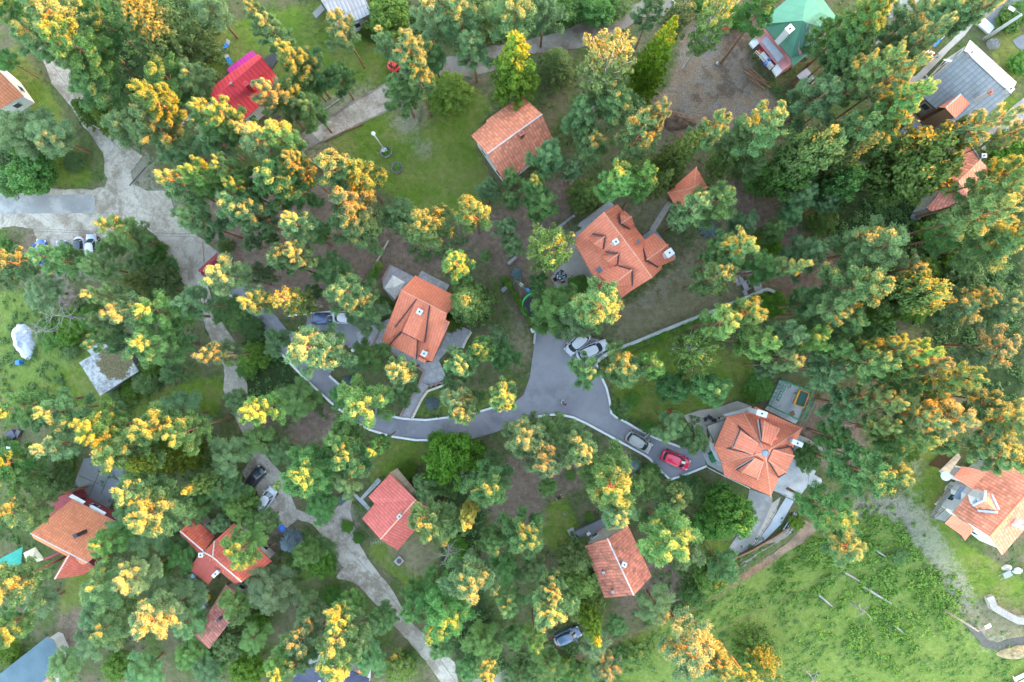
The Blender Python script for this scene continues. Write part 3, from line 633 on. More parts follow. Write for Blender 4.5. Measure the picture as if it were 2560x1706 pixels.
h.roof([[(415, 1187, 3.4), (612, 1203, 4.9), (515, 1105, 3.9)], [(415, 1187, 3.4), (640, 1452, 3.4), (668, 1240, 4.9), (612, 1203, 4.9)], [(640, 1452, 3.4), (738, 1395, 3.8), (668, 1240, 4.9)]], T_deep, None, name='porch_roof')
h.roof([[(357, 612, 5.5), (450, 687, 7.0), (588, 580, 7.6), (425, 552, 6.7)], [(450, 687, 7.0), (492, 795, 5.5), (562, 750, 6.5), (588, 580, 7.6)]], T_orange, W_cream, .2, .10, 'dormer', windows=False, valleys=[((425, 552, 6.7), (588, 580, 7.6)), ((588, 580, 7.6), (562, 750, 6.5))], caps=[((450, 687, 7.0), (588, 580, 7.6))])
h.roof([[(527, 835, 5.5), (620, 913, 7.0), (765, 812, 7.6), (590, 783, 6.7)], [(620, 913, 7.0), (655, 1018, 5.5), (752, 950, 6.4), (765, 812, 7.6)]], T_orange, W_cream, .2, .10, 'dormer', windows=False, valleys=[((590, 783, 6.7), (765, 812, 7.6)), ((765, 812, 7.6), (752, 950, 6.4)), ((655, 1018, 5.6), (752, 950, 6.4))], caps=[((620, 913, 7.0), (765, 812, 7.6))])
h.roof([[(770, 295, 7.0), (840, 245, 5.3), (935, 322, 6.9), (793, 415, 7.8)], [(793, 415, 7.8), (935, 322, 6.9), (975, 440, 5.3), (910, 485, 6.6)]], T_orange, W_cream, .2, .10, 'dormer', windows=False, valleys=[((770, 295, 7.0), (793, 415, 7.8)), ((793, 415, 7.8), (910, 485, 6.6))], caps=[((793, 415, 7.8), (935, 322, 6.9))])
h.roof([[(1062, 658, 5.5), (1232, 540, 4.6), (1412, 690, 7.0), (1130, 890, 8.0)], [(1130, 890, 8.0), (1412, 690, 7.0), (1500, 888, 4.6), (1280, 985, 6.3)]], T_orange, W_cream, name='wing_roof', valleys=[((1062, 658, 5.5), (1130, 890, 8.0)), ((1130, 890, 8.0), (1280, 985, 6.4))], caps=[((1130, 890, 8.0), (1412, 690, 7.0))])
h.chimney((730, 652), 5.5, 9.0, .55, .55, ang=.6); h.chimney((1430, 798), 4.0, 8.0, .9, .8, ang=.6); h.aerial((350, 395), 6.5, 1.3, .3)
h.slab('roof_light', [(1000, 650), (1028, 622), (1058, 655), (1030, 682)], 7.62, M_glass, .12, fascia=M_dark)
h.slab('glazed_panel', [(465, 1010), (540, 958), (580, 1015), (500, 1062)], 5.0, M_glass, .15, fascia=M_frame)
# --- the shed-dormer house with the white parasol
h = House('house', 'orange house with one wide shed dormer, stepped path and lilac grey terraces around it', 'house', 'G', (420, 600))
h.roof([[(278, 290, 8), (718, 515, 8), (850, 372, 4.6), (415, 150, 4.6)], [(278, 290, 8), (90, 775, 3.4), (505, 990, 3.4), (522, 962, 3.7), (575, 975, 3.4), (745, 595, 6.9), (705, 572, 7.2), (718, 515, 8)]], T_orange, W_cream, caps=[((278, 290, 8), (718, 515, 8))])
h.roof([[(428, 375, 8.0), (290, 690, 6.4), (415, 755, 6.4), (553, 432, 8.0)], [(428, 375, 8.0), (222, 645, 5.0), (275, 668, 5.0), (290, 690, 6.4)], [(553, 432, 8.0), (415, 755, 6.4), (430, 762, 5.2), (505, 790, 5.0)]], T_orange, W_cream, .12, .10, 'dormer', windows=False, valleys=[((428, 375, 8.0), (222, 645, 5.2)), ((553, 432, 8.0), (505, 790, 5.2)), ((290, 690, 6.3), (415, 755, 6.3))])
h.roof([[(290, 700, 5.7), (225, 840, 3.7), (350, 912, 3.7), (425, 765, 5.7)], [(290, 700, 5.7), (172, 812, 3.5), (225, 840, 3.7)], [(425, 765, 5.7), (350, 912, 3.7), (425, 948, 3.5), (440, 765, 5.5)]], T_orange, None, 0, .10, 'bay_roof', valleys=[((275, 690, 5.6), (172, 812, 3.6)), ((440, 765, 5.6), (425, 948, 3.6))])
h.chimney((455, 497), 5.5, 8.9, .6, .6, ang=-.5); h.chimney((498, 897), 3.0, 5.8, .6, .6, ang=-.5); h.aerial((705, 640), 7.5, 1.0, 1.2)
# --- the star-roofed house
h = House('house', 'star roofed orange house of eight ridges with round roof light at its peak', 'house', 'H', (650, 640))
ap = (710, 640, 9.8); e = 4.6
h.roof([[ap, (1018, 437, e), (632, 258, e), (533, 310, e)], [ap, (533, 310, e), (392, 338, e), (283, 592, e), (347, 722, e)], [ap, (347, 722, e), (368, 832, e), (757, 1005, e)], [ap, (757, 1005, e), (888, 720, e), (1018, 437, e)]], T_orange, W_white,
       caps=[(ap, (533, 310, e)), (ap, (347, 722, e)), (ap, (757, 1005, e)), (ap, (1018, 437, e))], capmat=M_cap, inset=.6)
h.roof([[(684, 545, 8.9), (755, 578, 8.9), (828, 437, 7.4), (708, 380, 7.4)], [(684, 545, 8.9), (708, 380, 7.4), (662, 362, 6.0)], [(755, 578, 8.9), (835, 460, 6.6), (828, 437, 7.4)]], T_orange, W_white, .06, .08, 'dormer', windows=False, caps=[((684, 545, 8.9), (708, 380, 7.4)), ((755, 578, 8.9), (828, 437, 7.4))], valleys=[((684, 545, 8.9), (662, 362, 6.1))], capr=.10)
h.roof([[(655, 568, 8.9), (612, 655, 8.9), (450, 592, 7.2), (505, 465, 7.2)], [(655, 568, 8.9), (505, 465, 7.2), (480, 415, 5.9)], [(612, 655, 8.9), (395, 605, 5.9), (450, 592, 7.2)]], T_orange, W_white, .06, .08, 'dormer', windows=False, caps=[((655, 568, 8.9), (505, 465, 7.2)), ((612, 655, 8.9), (450, 592, 7.2))], valleys=[((655, 568, 8.9), (480, 415, 6.0)), ((612, 655, 8.9), (395, 605, 6.0)), ((500, 450, 6.7), (440, 600, 6.7)), ((485, 420, 6.2), (505, 460, 6.8)), ((390, 606, 6.2), (450, 596, 6.8))], capr=.10)
h.roof([[(630, 685, 8.9), (695, 715, 8.9), (645, 862, 7.2), (518, 808, 7.2)], [(630, 685, 8.9), (518, 808, 7.2), (470, 782, 5.9)], [(695, 715, 8.9), (660, 850, 6.4), (645, 862, 7.2)]], T_orange, W_white, .06, .08, 'dormer', windows=False, caps=[((630, 685, 8.9), (518, 808, 7.2)), ((695, 715, 8.9), (645, 862, 7.2))], valleys=[((630, 685, 8.9), (470, 782, 6.0)), ((470, 782, 6.0), (645, 862, 6.7))], capr=.10)
h.roof([[(735, 705, 8.9), (888, 805, 6.9), (952, 668, 6.9), (775, 617, 8.9)], [(735, 705, 8.9), (820, 848, 5.8), (888, 805, 6.9)], [(775, 617, 8.9), (952, 668, 6.9), (930, 588, 5.8)]], T_orange, W_white, .06, .08, 'dormer', windows=False, caps=[((735, 705, 8.9), (888, 805, 6.9)), ((775, 617, 8.9), (952, 668, 6.9))], valleys=[((735, 705, 8.9), (820, 848, 5.9)), ((775, 617, 8.9), (930, 588, 5.9)), ((820, 848, 5.9), (888, 805, 6.8)), ((952, 668, 6.8), (930, 588, 5.9))], capr=.10)
h.chimney((682, 315), 4.0, 7.6, 1.2, .6, ang=-.3); h.chimney((978, 562), 4.0, 7.4, 1.3, .5, ang=-.4)
a = h.P((712, 645, 9.95)); mb = MB(); mb.ball(a, .45, 0, 12, .6); mb.build('dome_light', plain("blue_dome", (.10, .15, .20), .1, .6), h.root, True)
h.slab('balcony', [(225, 418), (390, 362), (380, 400), (290, 565), (268, 545)], 3.0, M_pebble, .2, fascia=W_white); h.rail([(390, 362), (225, 418), (285, 560)], 3.0)
h.slab('canopy', [(355, 325), (600, 258), (560, 300), (400, 340)], 3.2, W_white, .15); h.slab('canopy', [(240, 575), (290, 600), (352, 735), (300, 700)], 3.0, W_white, .15)
h.rail([(240, 770), (365, 835), (585, 940)], 1.6, 1.0, M_frame); h.rail([(785, 965), (890, 1000), (640, 1400)], .2, 1.0)
# --- green roof
h = House('house', 'green shingle hipped house with pink balcony, white tank and stored furniture', 'house', 'U', (1050, 550))
h.roof([[(300, 440, 5), (1115, 370, 8.8), (1237, -341, 5)], [(1237, -341, 5), (1115, 370, 8.8), (1190, 412, 8.5), (1285, 350, 8.2), (1425, 215, 7.6), (1790, 405, 5)],
        [(300, 440, 5), (440, 490, 5), (900, 1030, 5), (935, 1195, 4.6), (1225, 960, 4.6), (1140, 850, 6), (1130, 800, 6.4), (1115, 370, 8.8)],
        [(1115, 370, 8.8), (1130, 800, 6.4), (1190, 412, 8.5)]], T_green, W_pink, fascia=plain("wine_fascia", (.26, .05, .07)), inset=.5)
h.roof([[(1285, 350, 8.4), (1190, 412, 8.6), (1140, 790, 6.5), (1232, 945, 5.2), (1490, 720, 5.2), (1510, 500, 6.9)], [(1285, 350, 8.4), (1510, 500, 6.9), (1640, 560, 5.6), (1790, 405, 5.2), (1425, 215, 7.8)]], T_green, W_pink, name='wing_roof', fascia=plain("wine_fascia", (.26, .05, .07)))
h.slab('balcony', [(385, 490), (440, 490), (910, 1140), (760, 1265), (260, 665)], 3.3, W_pink, .2)
h.slab('parapet', [(165, 770), (260, 665), (345, 770), (240, 860)], 3.5, W_white, .3); h.slab('parapet', [(575, 1240), (660, 1140), (760, 1262), (650, 1370)], 3.5, W_white, .3)
h.slab('storage_roof', [(385, 730), (475, 640), (785, 1010), (670, 1110)], 4.3, plain("grey_tin", (.42, .43, .46), .5, .4, .1, 2), .08)
h.slab('stair_flight', [(240, 860), (300, 750), (340, 800), (300, 905)], 2.4, plain("dark_stairwell", (.05, .045, .05)), .1)
h.slab('balcony_floor', [(340, 800), (385, 730), (670, 1110), (600, 1180), (290, 905)], 2.8, W_maroon, .15)
h.rail([(290, 905), (590, 1190)], 2.8, 1.0, M_frame); h.chimney((885, 520), 6.0, 9.2, .8, .7, ang=.7)
# --- grey roof
h = House('house', 'grey tiled house with pale boarded far slope, red dormer and tall white chimney', 'house', 'I', (950, 700))
h.roof([[(950, 212, 7.5), (305, 790, 3.2), (960, 1400, 3.2), (1605, 815, 7.5)]], T_grey, None, name='roof', caps=[((950, 212, 7.5), (1605, 815, 7.5))], capmat=M_metal)
h.roof([[(950, 212, 7.46), (1605, 815, 7.46), (1690, 650, 5.4), (1035, 55, 5.4)]], T_board, None, name='boarded_roof')
h.roof([[(960, 240, 6.8), (1590, 815, 6.8), (1665, 665, 5.0), (1030, 90, 5.0)], [(960, 240, 6.8), (340, 800, 2.9), (955, 1375, 2.9), (1590, 815, 6.8)]], T_grey, W_stone, .1, .1, 'soffit')
h.roof([[(905, 815, 6.8), (590, 1000, 4.6), (645, 1040, 4.7), (690, 1010, 6.2)], [(905, 815, 6.8), (690, 1010, 6.2), (828, 1155, 4.6), (1040, 945, 5.2)]], T_orange, W_wood, .12, .1, 'dormer', windows=False, caps=[((905, 815, 6.8), (690, 1010, 6.2))], capmat=M_capw)
h.chimney((1320, 790), 4.5, 8.0, .45, .45, ang=.7, cap=T_brick); h.chimney((1055, 235), 5.0, 7.9, .6, .6, ang=.7); h.chimney((1600, 745), 5.0, 7.9, .6, .6, ang=.7)
h.dish((735, 362), 4.6, .62, 1.5); h.rail([(480, 590), (960, 150)], 1.6, 1.0, W_wood)
h.slab('balcony', [(470, 590), (770, 320), (960, 150), (985, 185), (520, 610)], 1.6, W_wood, .2)
# --- orange two-slope house on the lawn
h = House('house', 'coral tiled gable house standing on the mown lawn, brick chimney on its ridge', 'house', '20', (130, 1150))
h.roof([[(-208, 1132, 4), (-73, 1285, 7), (385, 955, 7), (215, 795, 3.7), (-78, 1000, 3.7), (-83, 1025, 4)], [(-73, 1285, 7), (75, 1530, 4), (490, 1200, 4), (385, 955, 7)]], T_orange2, W_white, caps=[((-73, 1285, 7), (385, 955, 7))], capmat=M_capw)
h.chimney((213, 1110), 5.0, 7.9, .6, .5, T_brick, ang=.6); h.chimney((423, 1198), 3.0, 5.8, .5, .5, ang=.6)
# --- small hipped pavilion
h = House('pavilion', 'small hip roofed orange pavilion at the end of a pebble path', 'pavilion', '21', (1600, 220))
h.roof([[(1428, 240, 2.8), (1605, 215, 4.6), (1650, 190, 4.6), (1670, 28, 2.8)], [(1670, 28, 2.8), (1650, 190, 4.6), (1768, 195, 2.8)], [(1768, 195, 2.8), (1650, 190, 4.6), (1605, 215, 4.6), (1530, 410, 2.8)], [(1530, 410, 2.8), (1605, 215, 4.6), (1428, 240, 2.8)]], T_orange, W_wood, .6,
       caps=[((1605, 215, 4.6), (1650, 190, 4.6)), ((1650, 190, 4.6), (1670, 28, 2.8)), ((1605, 215, 4.6), (1428, 240, 2.8)), ((1650, 190, 4.6), (1768, 195, 2.8))], capr=.1)
# --- red metal house
h = House('house', 'bright red metal roofed house with a magenta lean-to', 'house', '00', (2000, 700))
h.roof([[(1745, 750, 4.2), (1775, 828, 6.8), (2185, 480, 6.8), (2150, 450, 4.4), (1905, 620, 4.2)], [(1775, 828, 6.8), (1958, 1062, 3.6), (2368, 714, 3.6), (2185, 480, 6.8)]], T_red, W_white, fascia=plain("light_gutter", (.5, .5, .52)))
h.roof([[(1890, 578, 3.4), (2100, 420, 3.4), (2140, 458, 4.2), (1918, 620, 4.2)]], tile_mat("magenta_sheet", (.300, .012, .150), .5, 9, .05, 0, .03, .25), W_white, .2, name='lean_to_roof', fascia=plain("light_gutter", (.5, .5, .52)), windows=False)
h.chimney((2050, 700), 4.5, 7.4, .5, .5, T_red, ang=.6); h.chimney((1925, 695), 5.5, 7.4, .15, .15, M_metal, pot=False)
h.slab('coal_bunker', [(2190, 500), (2290, 430), (2330, 480), (2270, 570)], .8, plain("black_tarpaulin", (.03, .03, .03), .6), .5)
# --- brown tile house
h = House('house', 'weathered brick red gable house with white mortared ridge and furnished grey terrace', 'house', 'Q', (620, 500))
h.roof([[(515, 245, 7), (303, 320, 4), (490, 805, 4), (762, 778, 7)], [(515, 245, 7), (762, 778, 7), (932, 605, 4), (710, 128, 4)]], T_brick, W_cream, caps=[((515, 245, 7), (762, 778, 7))], capmat=M_capw)
h.chimney((675, 492), 5.0, 7.2, .5, .5, W_white, ang=-.4); h.slab('terrace_floor', [(210, 185), (475, 60), (700, 120), (520, 250), (305, 325)], 1.1, M_conc2, .9)
h.rail([(470, 62), (212, 185), (300, 320)], 1.1); 
for q in ((480, 567), (567, 745)): h.chimney(q, 3.5, 5.7, .25, .25, M_metal, pot=False)
# --- bottom right house
h = House('house', 'pale coral tiled house with blue framed dormer and small porch', 'house', 'R', (800, 700))
h.roof([[(800, 1020, 7.6), (375, 750, 4.2), (1010, -30, 4.2), (1430, 290, 7.6)], [(800, 1020, 7.6), (1430, 290, 7.6), (1580, 520, 4), (950, 1235, 4)]], T_orange2, W_white, fascia=plain("light_gutter", (.5, .5, .52)), caps=[((800, 1020, 7.6), (1430, 290, 7.6))], capmat=T_orange)
h.roof([[(600, 472, 4.5), (385, 335, 3.6), (490, 215, 3.6), (780, 270, 5.1)]], T_orange, W_white, .3, name='wing_roof', fascia=plain("light_gutter", (.5, .5, .52)))
h.roof([[(745, 605, 7.4), (620, 655, 5.6), (670, 725, 5.7), (895, 740, 7.5)], [(745, 605, 7.4), (895, 740, 7.5), (825, 540, 6.6), (755, 500, 6.4)]], T_orange2, W_white, .1, .1, 'dormer', windows=False)
blue = plain("pale_blue_fascia", (.42, .50, .62), .6)
for l in ([(615, 640, 5.8), (720, 520, 5.9)], [(750, 495, 6.5), (745, 600, 7.5), (612, 660, 5.7)], [(822, 538, 6.7), (905, 712, 7.4)], [(668, 722, 5.9), (892, 742, 7.55)]): h.tube('bargeboard', l, .16, blue)
h.roof([[(375, 770, 3.6), (285, 870, 2.7), (475, 1005, 2.9), (590, 895, 3.6)], [(590, 895, 3.6), (475, 1005, 2.9), (520, 1070, 2.5), (632, 935, 3.3)]], T_orange, None, name='porch_roof')
h.roof([[(230, 258, 2.8), (440, 50, 2.9), (470, 110, 3.3), (340, 290, 3.1)]], T_tan, W_wood, .2, name='shed_roof', windows=False)
h.slab('canopy', [(380, 575), (470, 445), (600, 480), (490, 612)], 3.0, plain("slate_blue_canopy", (.13, .17, .22)), .1)
h.slab('deck', [(160, 810), (380, 440), (470, 440), (480, 620), (300, 850)], 1.0, plain("grey_deck", (.36, .36, .32), .8, .2, .15, 3), .9); h.rail([(170, 810), (420, 600)], 1.0, 1.0, W_wood); h.rail([(170, 640), (350, 480)], 1.0, 1.0, W_wood); h.dish((302, 325), 3.9, .6, 3.0); h.chimney((1180, 885), 4.5, 7.6, .9, .5, ang=.9)
# --- lower left orange house
h = House('house', 'terracotta house with short gabled wing behind a grey concrete yard', 'house', '03', (650, 330))
h.roof([[(255, 325, 7.2), (600, 40, 3.8), (1075, 285, 3.8), (730, 570, 7.2)], [(255, 325, 7.2), (730, 570, 7.2), (690, 590, 6.0), (280, 368, 4.6)]], tile_mat("terracotta_tiles", (.500, .165, .080), .36, .42, .14), W_maroon, caps=[((255, 325, 7.2), (730, 570, 7.2))], capmat=M_capw, fascia=plain("light_gutter", (.5, .5, .52)))
h.roof([[(580, 503, 6.9), (458, 706, 6.5), (690, 676, 3.9), (790, 612, 3.9), (735, 572, 5.4)], [(580, 503, 6.9), (545, 530, 5.2), (452, 698, 4.7), (458, 706, 6.5)]], T_deep, W_maroon, .3, name='wing_roof', caps=[((580, 503, 6.9), (458, 706, 6.5))], capmat=M_capw, fascia=plain("light_gutter", (.5, .5, .52)))
h.slab('canopy', [(572, 22), (600, 0), (712, 62), (688, 84)], 3.6, W_white, .12); h.slab('canopy', [(740, 108), (764, 90), (886, 155), (868, 176)], 3.6, W_white, .12)
h.roof([[(400, 130, 2.7), (440, 60, 2.7), (585, -40, 3.2), (640, 60, 3.6), (430, 220, 3.4)]], T_maroon, W_maroon, .3, name='porch_roof', windows=False)
h.tube('beam', [(370, 545, 2.8), (520, 480, 3.4)], .22, T_maroon); h.chimney((630, 348), 4.5, 7.5, .5, .5, M_dark, ang=.5)
# --- deep red cross-gabled house
h = House('house', 'deep red cross gabled house half hidden by pines, white chimney', 'house', 'M', (560, 520))
h.roof([[(430, 520, 7), (450, 350, 5.6), (660, 160, 4), (1060, 570, 4), (740, 785, 6.8)], [(430, 520, 7), (335, 468, 6.5), (450, 350, 5.6)], [(335, 468, 6.5), (430, 520, 7), (740, 785, 6.8), (660, 805, 4.4), (480, 655, 4.6), (295, 492, 4.9)]], T_deep, W_cream, caps=[((430, 520, 7), (740, 785, 6.8)), ((430, 520, 7), (450, 350, 5.6)), ((430, 520, 7), (335, 468, 6.5))], capmat=M_capw)
h.roof([[(85, 245, 6), (230, 110, 3.8), (460, 300, 3.8), (335, 460, 6.4)], [(85, 245, 6), (335, 460, 6.4), (290, 490, 4.8), (92, 292, 4.4)]], T_deep, W_cream, name='wing_roof', caps=[((85, 245, 6), (335, 460, 6.4))], capmat=M_capw)
h.roof([[(292, 490, 4.85), (178, 645, 3.4), (385, 815, 3.4), (490, 662, 4.5)]], tile_mat("plain_red_sheet", (.38, .085, .065), 1, .8, .05, 0, .01, .1), W_cream, .3, name='lean_to_roof')
h.chimney((462, 700), 3.0, 5.6, 1.0, .4, ang=.8); h.chimney((305, 500), 4.5, 6.4, .5, .5)
# --- long brown shed
h = House('shed', 'long brown tiled shed with one slope near the yellow bin', 'shed', 'M', (500, 1150))
h.roof([[(570, 812, 3.3), (240, 1355, 3.3), (395, 1495, 4.4), (800, 960, 4.4)]], T_brown, W_cream, .3, fascia=W_wood); h.chimney((490, 1190), 3.2, 5.0, .4, .3, M_dark, ang=.3)
# --- salmon house by the lane
h = House('house', 'rose red gable house with dark slipped tiles beside the gravel lane', 'house', '13', (1230, 150))
h.roof([[(1400, 45, 6.5), (1185, -172, 4), (1005, 20, 3.6), (1055, 80, 3.9), (950, 205, 3.6), (1105, 375, 6.5)], [(1400, 45, 6.5), (1105, 375, 6.5), (1245, 468, 3.8), (1540, 138, 3.8)]], T_rose, W_cream, caps=[((1400, 45, 6.5), (1105, 375, 6.5))], capmat=plain("peach_ridge", (.56, .26, .17)))
h.roof([[(1182, -180, 3.6), (1245, -215, 2.6), (1440, 20, 2.6), (1395, 48, 3.6)]], T_tan, W_wood, .2, name='porch_roof', fascia=plain("light_gutter", (.5, .5, .52)), windows=False)
h.chimney((1262, 185), 4.5, 7.4, .5, .4, plain("pale_block", (.55, .50, .45)), ang=.8); h.aerial((1075, 400), 5.5, 1.6, .2)
o = House('patio_slab', 'pale concrete landing slab joined to the narrow path by the rose red house', 'slab', '12', (1080, 1280))
o.slab('slab', [(1052, 1285), (1082, 1252), (1110, 1278), (1080, 1315)], .5, M_conc, .5)
# --- brick shed behind the round tree
h = House('house', 'narrow old brick tiled house tucked behind the great round maple', 'house', '30', (1800, 1450))
h.roof([[(1880, 1205, 3.6), (1970, 1335, 6), (1785, 1515, 6), (1600, 1450, 3.6)], [(1970, 1335, 6), (2075, 1440, 3.7), (1870, 1640, 3.7), (1785, 1515, 6)]], T_orange2, W_stone, caps=[((1880, 1205, 3.6), (1970, 1335, 6))], capmat=M_metal)
h.roof([[(1785, 1515, 5.9), (1772, 1690, 3.6), (1580, 1782, 3.1), (1520, 1735, 3.1), (1690, 1540, 4.8)], [(1785, 1515, 5.9), (1870, 1640, 3.7), (1772, 1690, 3.6)]], T_brown, W_stone, .3, name='lower_roof', caps=[((1785, 1515, 5.9), (1772, 1690, 3.6))], capmat=M_metal, windows=False)
h.chimney((2000, 1300), 3.0, 6.0, .5, .4, M_metal)
# --- flat concrete ruin
h = House('bunker', 'flat concrete roof of an abandoned hut, moss on top', 'hut', '02', (900, 350))
M_ruin = stone_mat("lichened_concrete", (.330, .340, .340), (.520, .520, .510), 5, .02, .8, (.150, .105, .070), .0)
mr, ntr, br = newmat("mossy_concrete", .95, .1); Pr = wpos(ntr)
cc = ramp(ntr, noise(ntr, Pr, 1.3, 7, .7), (.40, (.15, .155, .155)), (.56, (.32, .32, .315)))
cx_ = h.P((960, 290, 2.6)); dn = node(ntr, "ShaderNodeVectorMath", operation='DISTANCE'); link(ntr, Pr, dn.inputs[0]); dn.inputs[1].default_value = tuple(cx_)
ms = math_(ntr, 'ADD', math_(ntr, 'MULTIPLY', dn.outputs["Value"], .42), math_(ntr, 'MULTIPLY', noise(ntr, Pr, 1.1, 6, .7), 1.3))
cc = mix(ntr, ramp(ntr, math_(ntr, 'SUBTRACT', 2.25, ms), (.5, 0.0), (.62, 1.0)), cc, ramp(ntr, noise(ntr, Pr, 6, 4), (.4, (.060, .070, .025)), (.6, (.150, .105, .070)))); link(ntr, cc, br.inputs["Base Color"]); bump(ntr, br, noise(ntr, Pr, 5, 5), .03)
h.roof([[(660, 290, 2.6), (762, 230, 2.6), (1000, 108, 2.6), (1155, 362, 2.6), (835, 567, 2.6)]], mr, M_conc2, .2, .25, fascia=M_conc, windows=False)
h.roof([[(722, 180, 2.7), (868, 98, 2.7), (912, 148, 2.7), (764, 229, 2.7)]], M_ruin, M_conc2, .15, .2, 'porch_roof', fascia=M_conc, windows=False)
# --- roofs cut by the frame
h = House('house', 'terracotta roof corner beside the uphill gravel road', 'house', '00', (-20, 750))
h.roof([[(-60, 540, 6), (195, 800, 3.4), (-20, 922, 3.4), (-300, 800, 6)], [(-60, 540, 6), (-300, 800, 6), (-420, 640, 3.4), (-180, 400, 3.4)]], tile_mat("brownish_terracotta", (.380, .130, .060), .4, .45, .12), W_white, fascia=plain("light_gutter", (.5, .5, .52)))
h = House('house', 'grey corrugated fibre cement roof of the house on the shaded lawn', 'house', '10', (800, 80))
h.roof([[(585, -40, 4.2), (750, 245, 3.6), (1035, 112, 3.6), (900, -160, 4.2)], [(585, -40, 4.2), (900, -160, 4.2), (780, -330, 3), (480, -200, 3)]], T_corr, W_white, fascia=W_wood)
h.slab('deck', [(535, 110), (610, 35), (640, 80), (568, 155)], .8, T_board, .3)
h = House('house', 'navy shingled roof showing between golden pines', 'house', '13', (680, 1500))
h.roof([[(640, 1380, 7), (655, 1680, 7), (330, 1680, 4), (400, 1460, 4)], [(640, 1380, 7), (1010, 1540, 4), (1000, 1680, 4), (655, 1680, 7)]], T_navy, W_white, caps=[((640, 1380, 7), (655, 1680, 7))], capmat=M_metal)
for q in ((610, 1455), (665, 1555), (730, 1525), (800, 1500), (600, 1560)): 
    a = h.P((q[0], q[1], 6.4)); m_ = MB(); m_.box(a, (.45, .3, .12), .4); m_.build('roof_vent', M_frame, h.root)
h = House('garage', 'flat garage roof surfaced in blue felt, white edge', 'garage', '03', (250, 1420))
h.roof([[(-60, 1545, 3), (390, 1190, 3), (445, 1215, 3), (515, 1385, 3), (350, 1572, 3), (300, 1680, 3), (-60, 1680, 3)]], stone_mat("blue_grey_felt", (.048, .078, .095), (.080, .120, .140), 20, .01, .5), W_white, .3, fascia=M_conc, windows=False)
h = House('porch', 'small coral porch roof next to the blue garage roof', 'porch', '03', (400, 1560))
h.roof([[(350, 1580, 2.6), (425, 1500, 2.6), (470, 1590, 2.2), (400, 1680, 2.2)]], T_orange2, W_white, .2, windows=False)
h = House('garden_shed', 'small square grey tin shed below the green roofed house', 'shed', 'U', (1190, 1390))
h.roof([[(1005, 1355, 2.3), (1190, 1215, 2.5), (1370, 1430, 2.5), (1200, 1565, 2.3)]], plain("weathered_tin", (.40, .41, .44), .7, .3, .2, 4), W_wood, .1, .06, windows=False)
h.roof([[(1015, 1500, 1.8), (1090, 1450, 1.8), (1180, 1580, 1.8), (1080, 1610, 1.8)]], plain("weathered_tin", (.40, .41, .44)), W_wood, .1, .06, 'lean_to_roof', windows=False)
h = House('gatehouse', 'narrow maroon roof over the driveway gate', 'gate roof', '01', (1755, 840))
h.roof([[(1650, 888, 3), (1672, 912, 3.5), (1832, 762, 3.5), (1808, 740, 3)], [(1672, 912, 3.5), (1692, 934, 3), (1856, 786, 3), (1832, 762, 3.5)]], T_maroon, None, thick=.1)
for q in ((1675, 905), (1825, 770)):
    a = h.P((q[0], q[1], 2.9)); m_ = MB(); m_.box((a.x, a.y, a.z - 2.0), (.35, .35, 3.9), .7); m_.build('gate_post', W_white, h.root)
h = House('garden_shed', 'dark green shed roof under the tallest golden pine', 'shed', '12', (800, 1400))
h.roof([[(740, 1440, 2.2), (840, 1345, 2.2), (885, 1385, 2.0), (775, 1485, 2.0)]], plain("dark_green_felt", (.035, .060, .055)), W_wood, .1, .06, windows=False)
h = House('playhouse', 'playhouse with red and yellow roof halves among bright bushes', 'playhouse', '01', (1170, 650))
h.roof([[(1120, 612, 2), (1160, 600, 2.6), (1196, 700, 2.6), (1150, 705, 2)]], plain("red_board", (.30, .03, .03)), None, thick=.06)
h.roof([[(1162, 600, 2.6), (1196, 618, 2), (1218, 690, 2), (1198, 700, 2.6)]], plain("yellow_board", (.55, .30, .02)), W_wood, .1, .06, windows=False)
h.slab('awning', [(1150, 590), (1185, 565), (1195, 612), (1165, 600)], 2.0, W_white, .06)
def canopy(name, label, cat, sh, pts, peak, mat, hh=2.4):
    h = House(name, label, cat, sh, peak[:2]); n = len(pts)
    h.roof([[(*pts[i], hh), (*pts[(i + 1) % n], hh), (peak[0], peak[1], peak[2])] for i in range(n)], mat, None, 0, .03, 'fabric', fascia=mat)
    h.tube('pole', [(peak[0], peak[1], peak[2]), (peak[0] + .01, peak[1], 1.2), (peak[0], peak[1], -.2)], .05, M_metal)
    b0 = upz(S(sh, *peak[:2]), h.z0); 
canopy('parasol', 'large white square parasol on the lilac grey terrace', 'parasol', 'G', [(200, 145), (315, 215), (222, 382), (118, 272)], (205, 262, 3.2), plain("white_canvas", (.66, .64, .61), .9))
canopy('parasol', 'cream square parasol below the terracotta house', 'parasol', '03', [(195, 490), (295, 442), (372, 545), (230, 592)], (270, 520, 2.9), plain("cream_canvas", (.62, .56, .36), .9))
h = House('awning', 'large teal green awning beside the cream parasol', 'awning', '03', (90, 590))
h.slab('fabric', [(-60, 570, 2.6), (190, 438, 2.9), (175, 572, 2.6), (0, 742, 2.4), (-60, 770, 2.4)], 2.6, plain("teal_canvas", (.020, .200, .150), .9), .04)
for q in ((185, 445), (10, 730)): h.tube('pole', [(q[0], q[1], 2.4), (q[0], q[1], .1)], .05, M_metal)
h = House('pergola', 'black timber pergola with grey slatted top on crazy paving', 'pergola', 'I', (300, 1260))
h.slab('slatted_top', [(205, 1255), (290, 1170), (400, 1290), (320, 1370)], 2.5, plain("slate_slats", (.09, .10, .14), .7, .3, .3, 9), .08)
for a, b_ in (((300, 1155), (425, 1275)), ((160, 1275), (270, 1400)), ((150, 1300), (250, 1410)), ((120, 1310), (190, 1250))): h.tube('beam', [(*a, 2.4), (*b_, 2.4)], .10, M_rail)
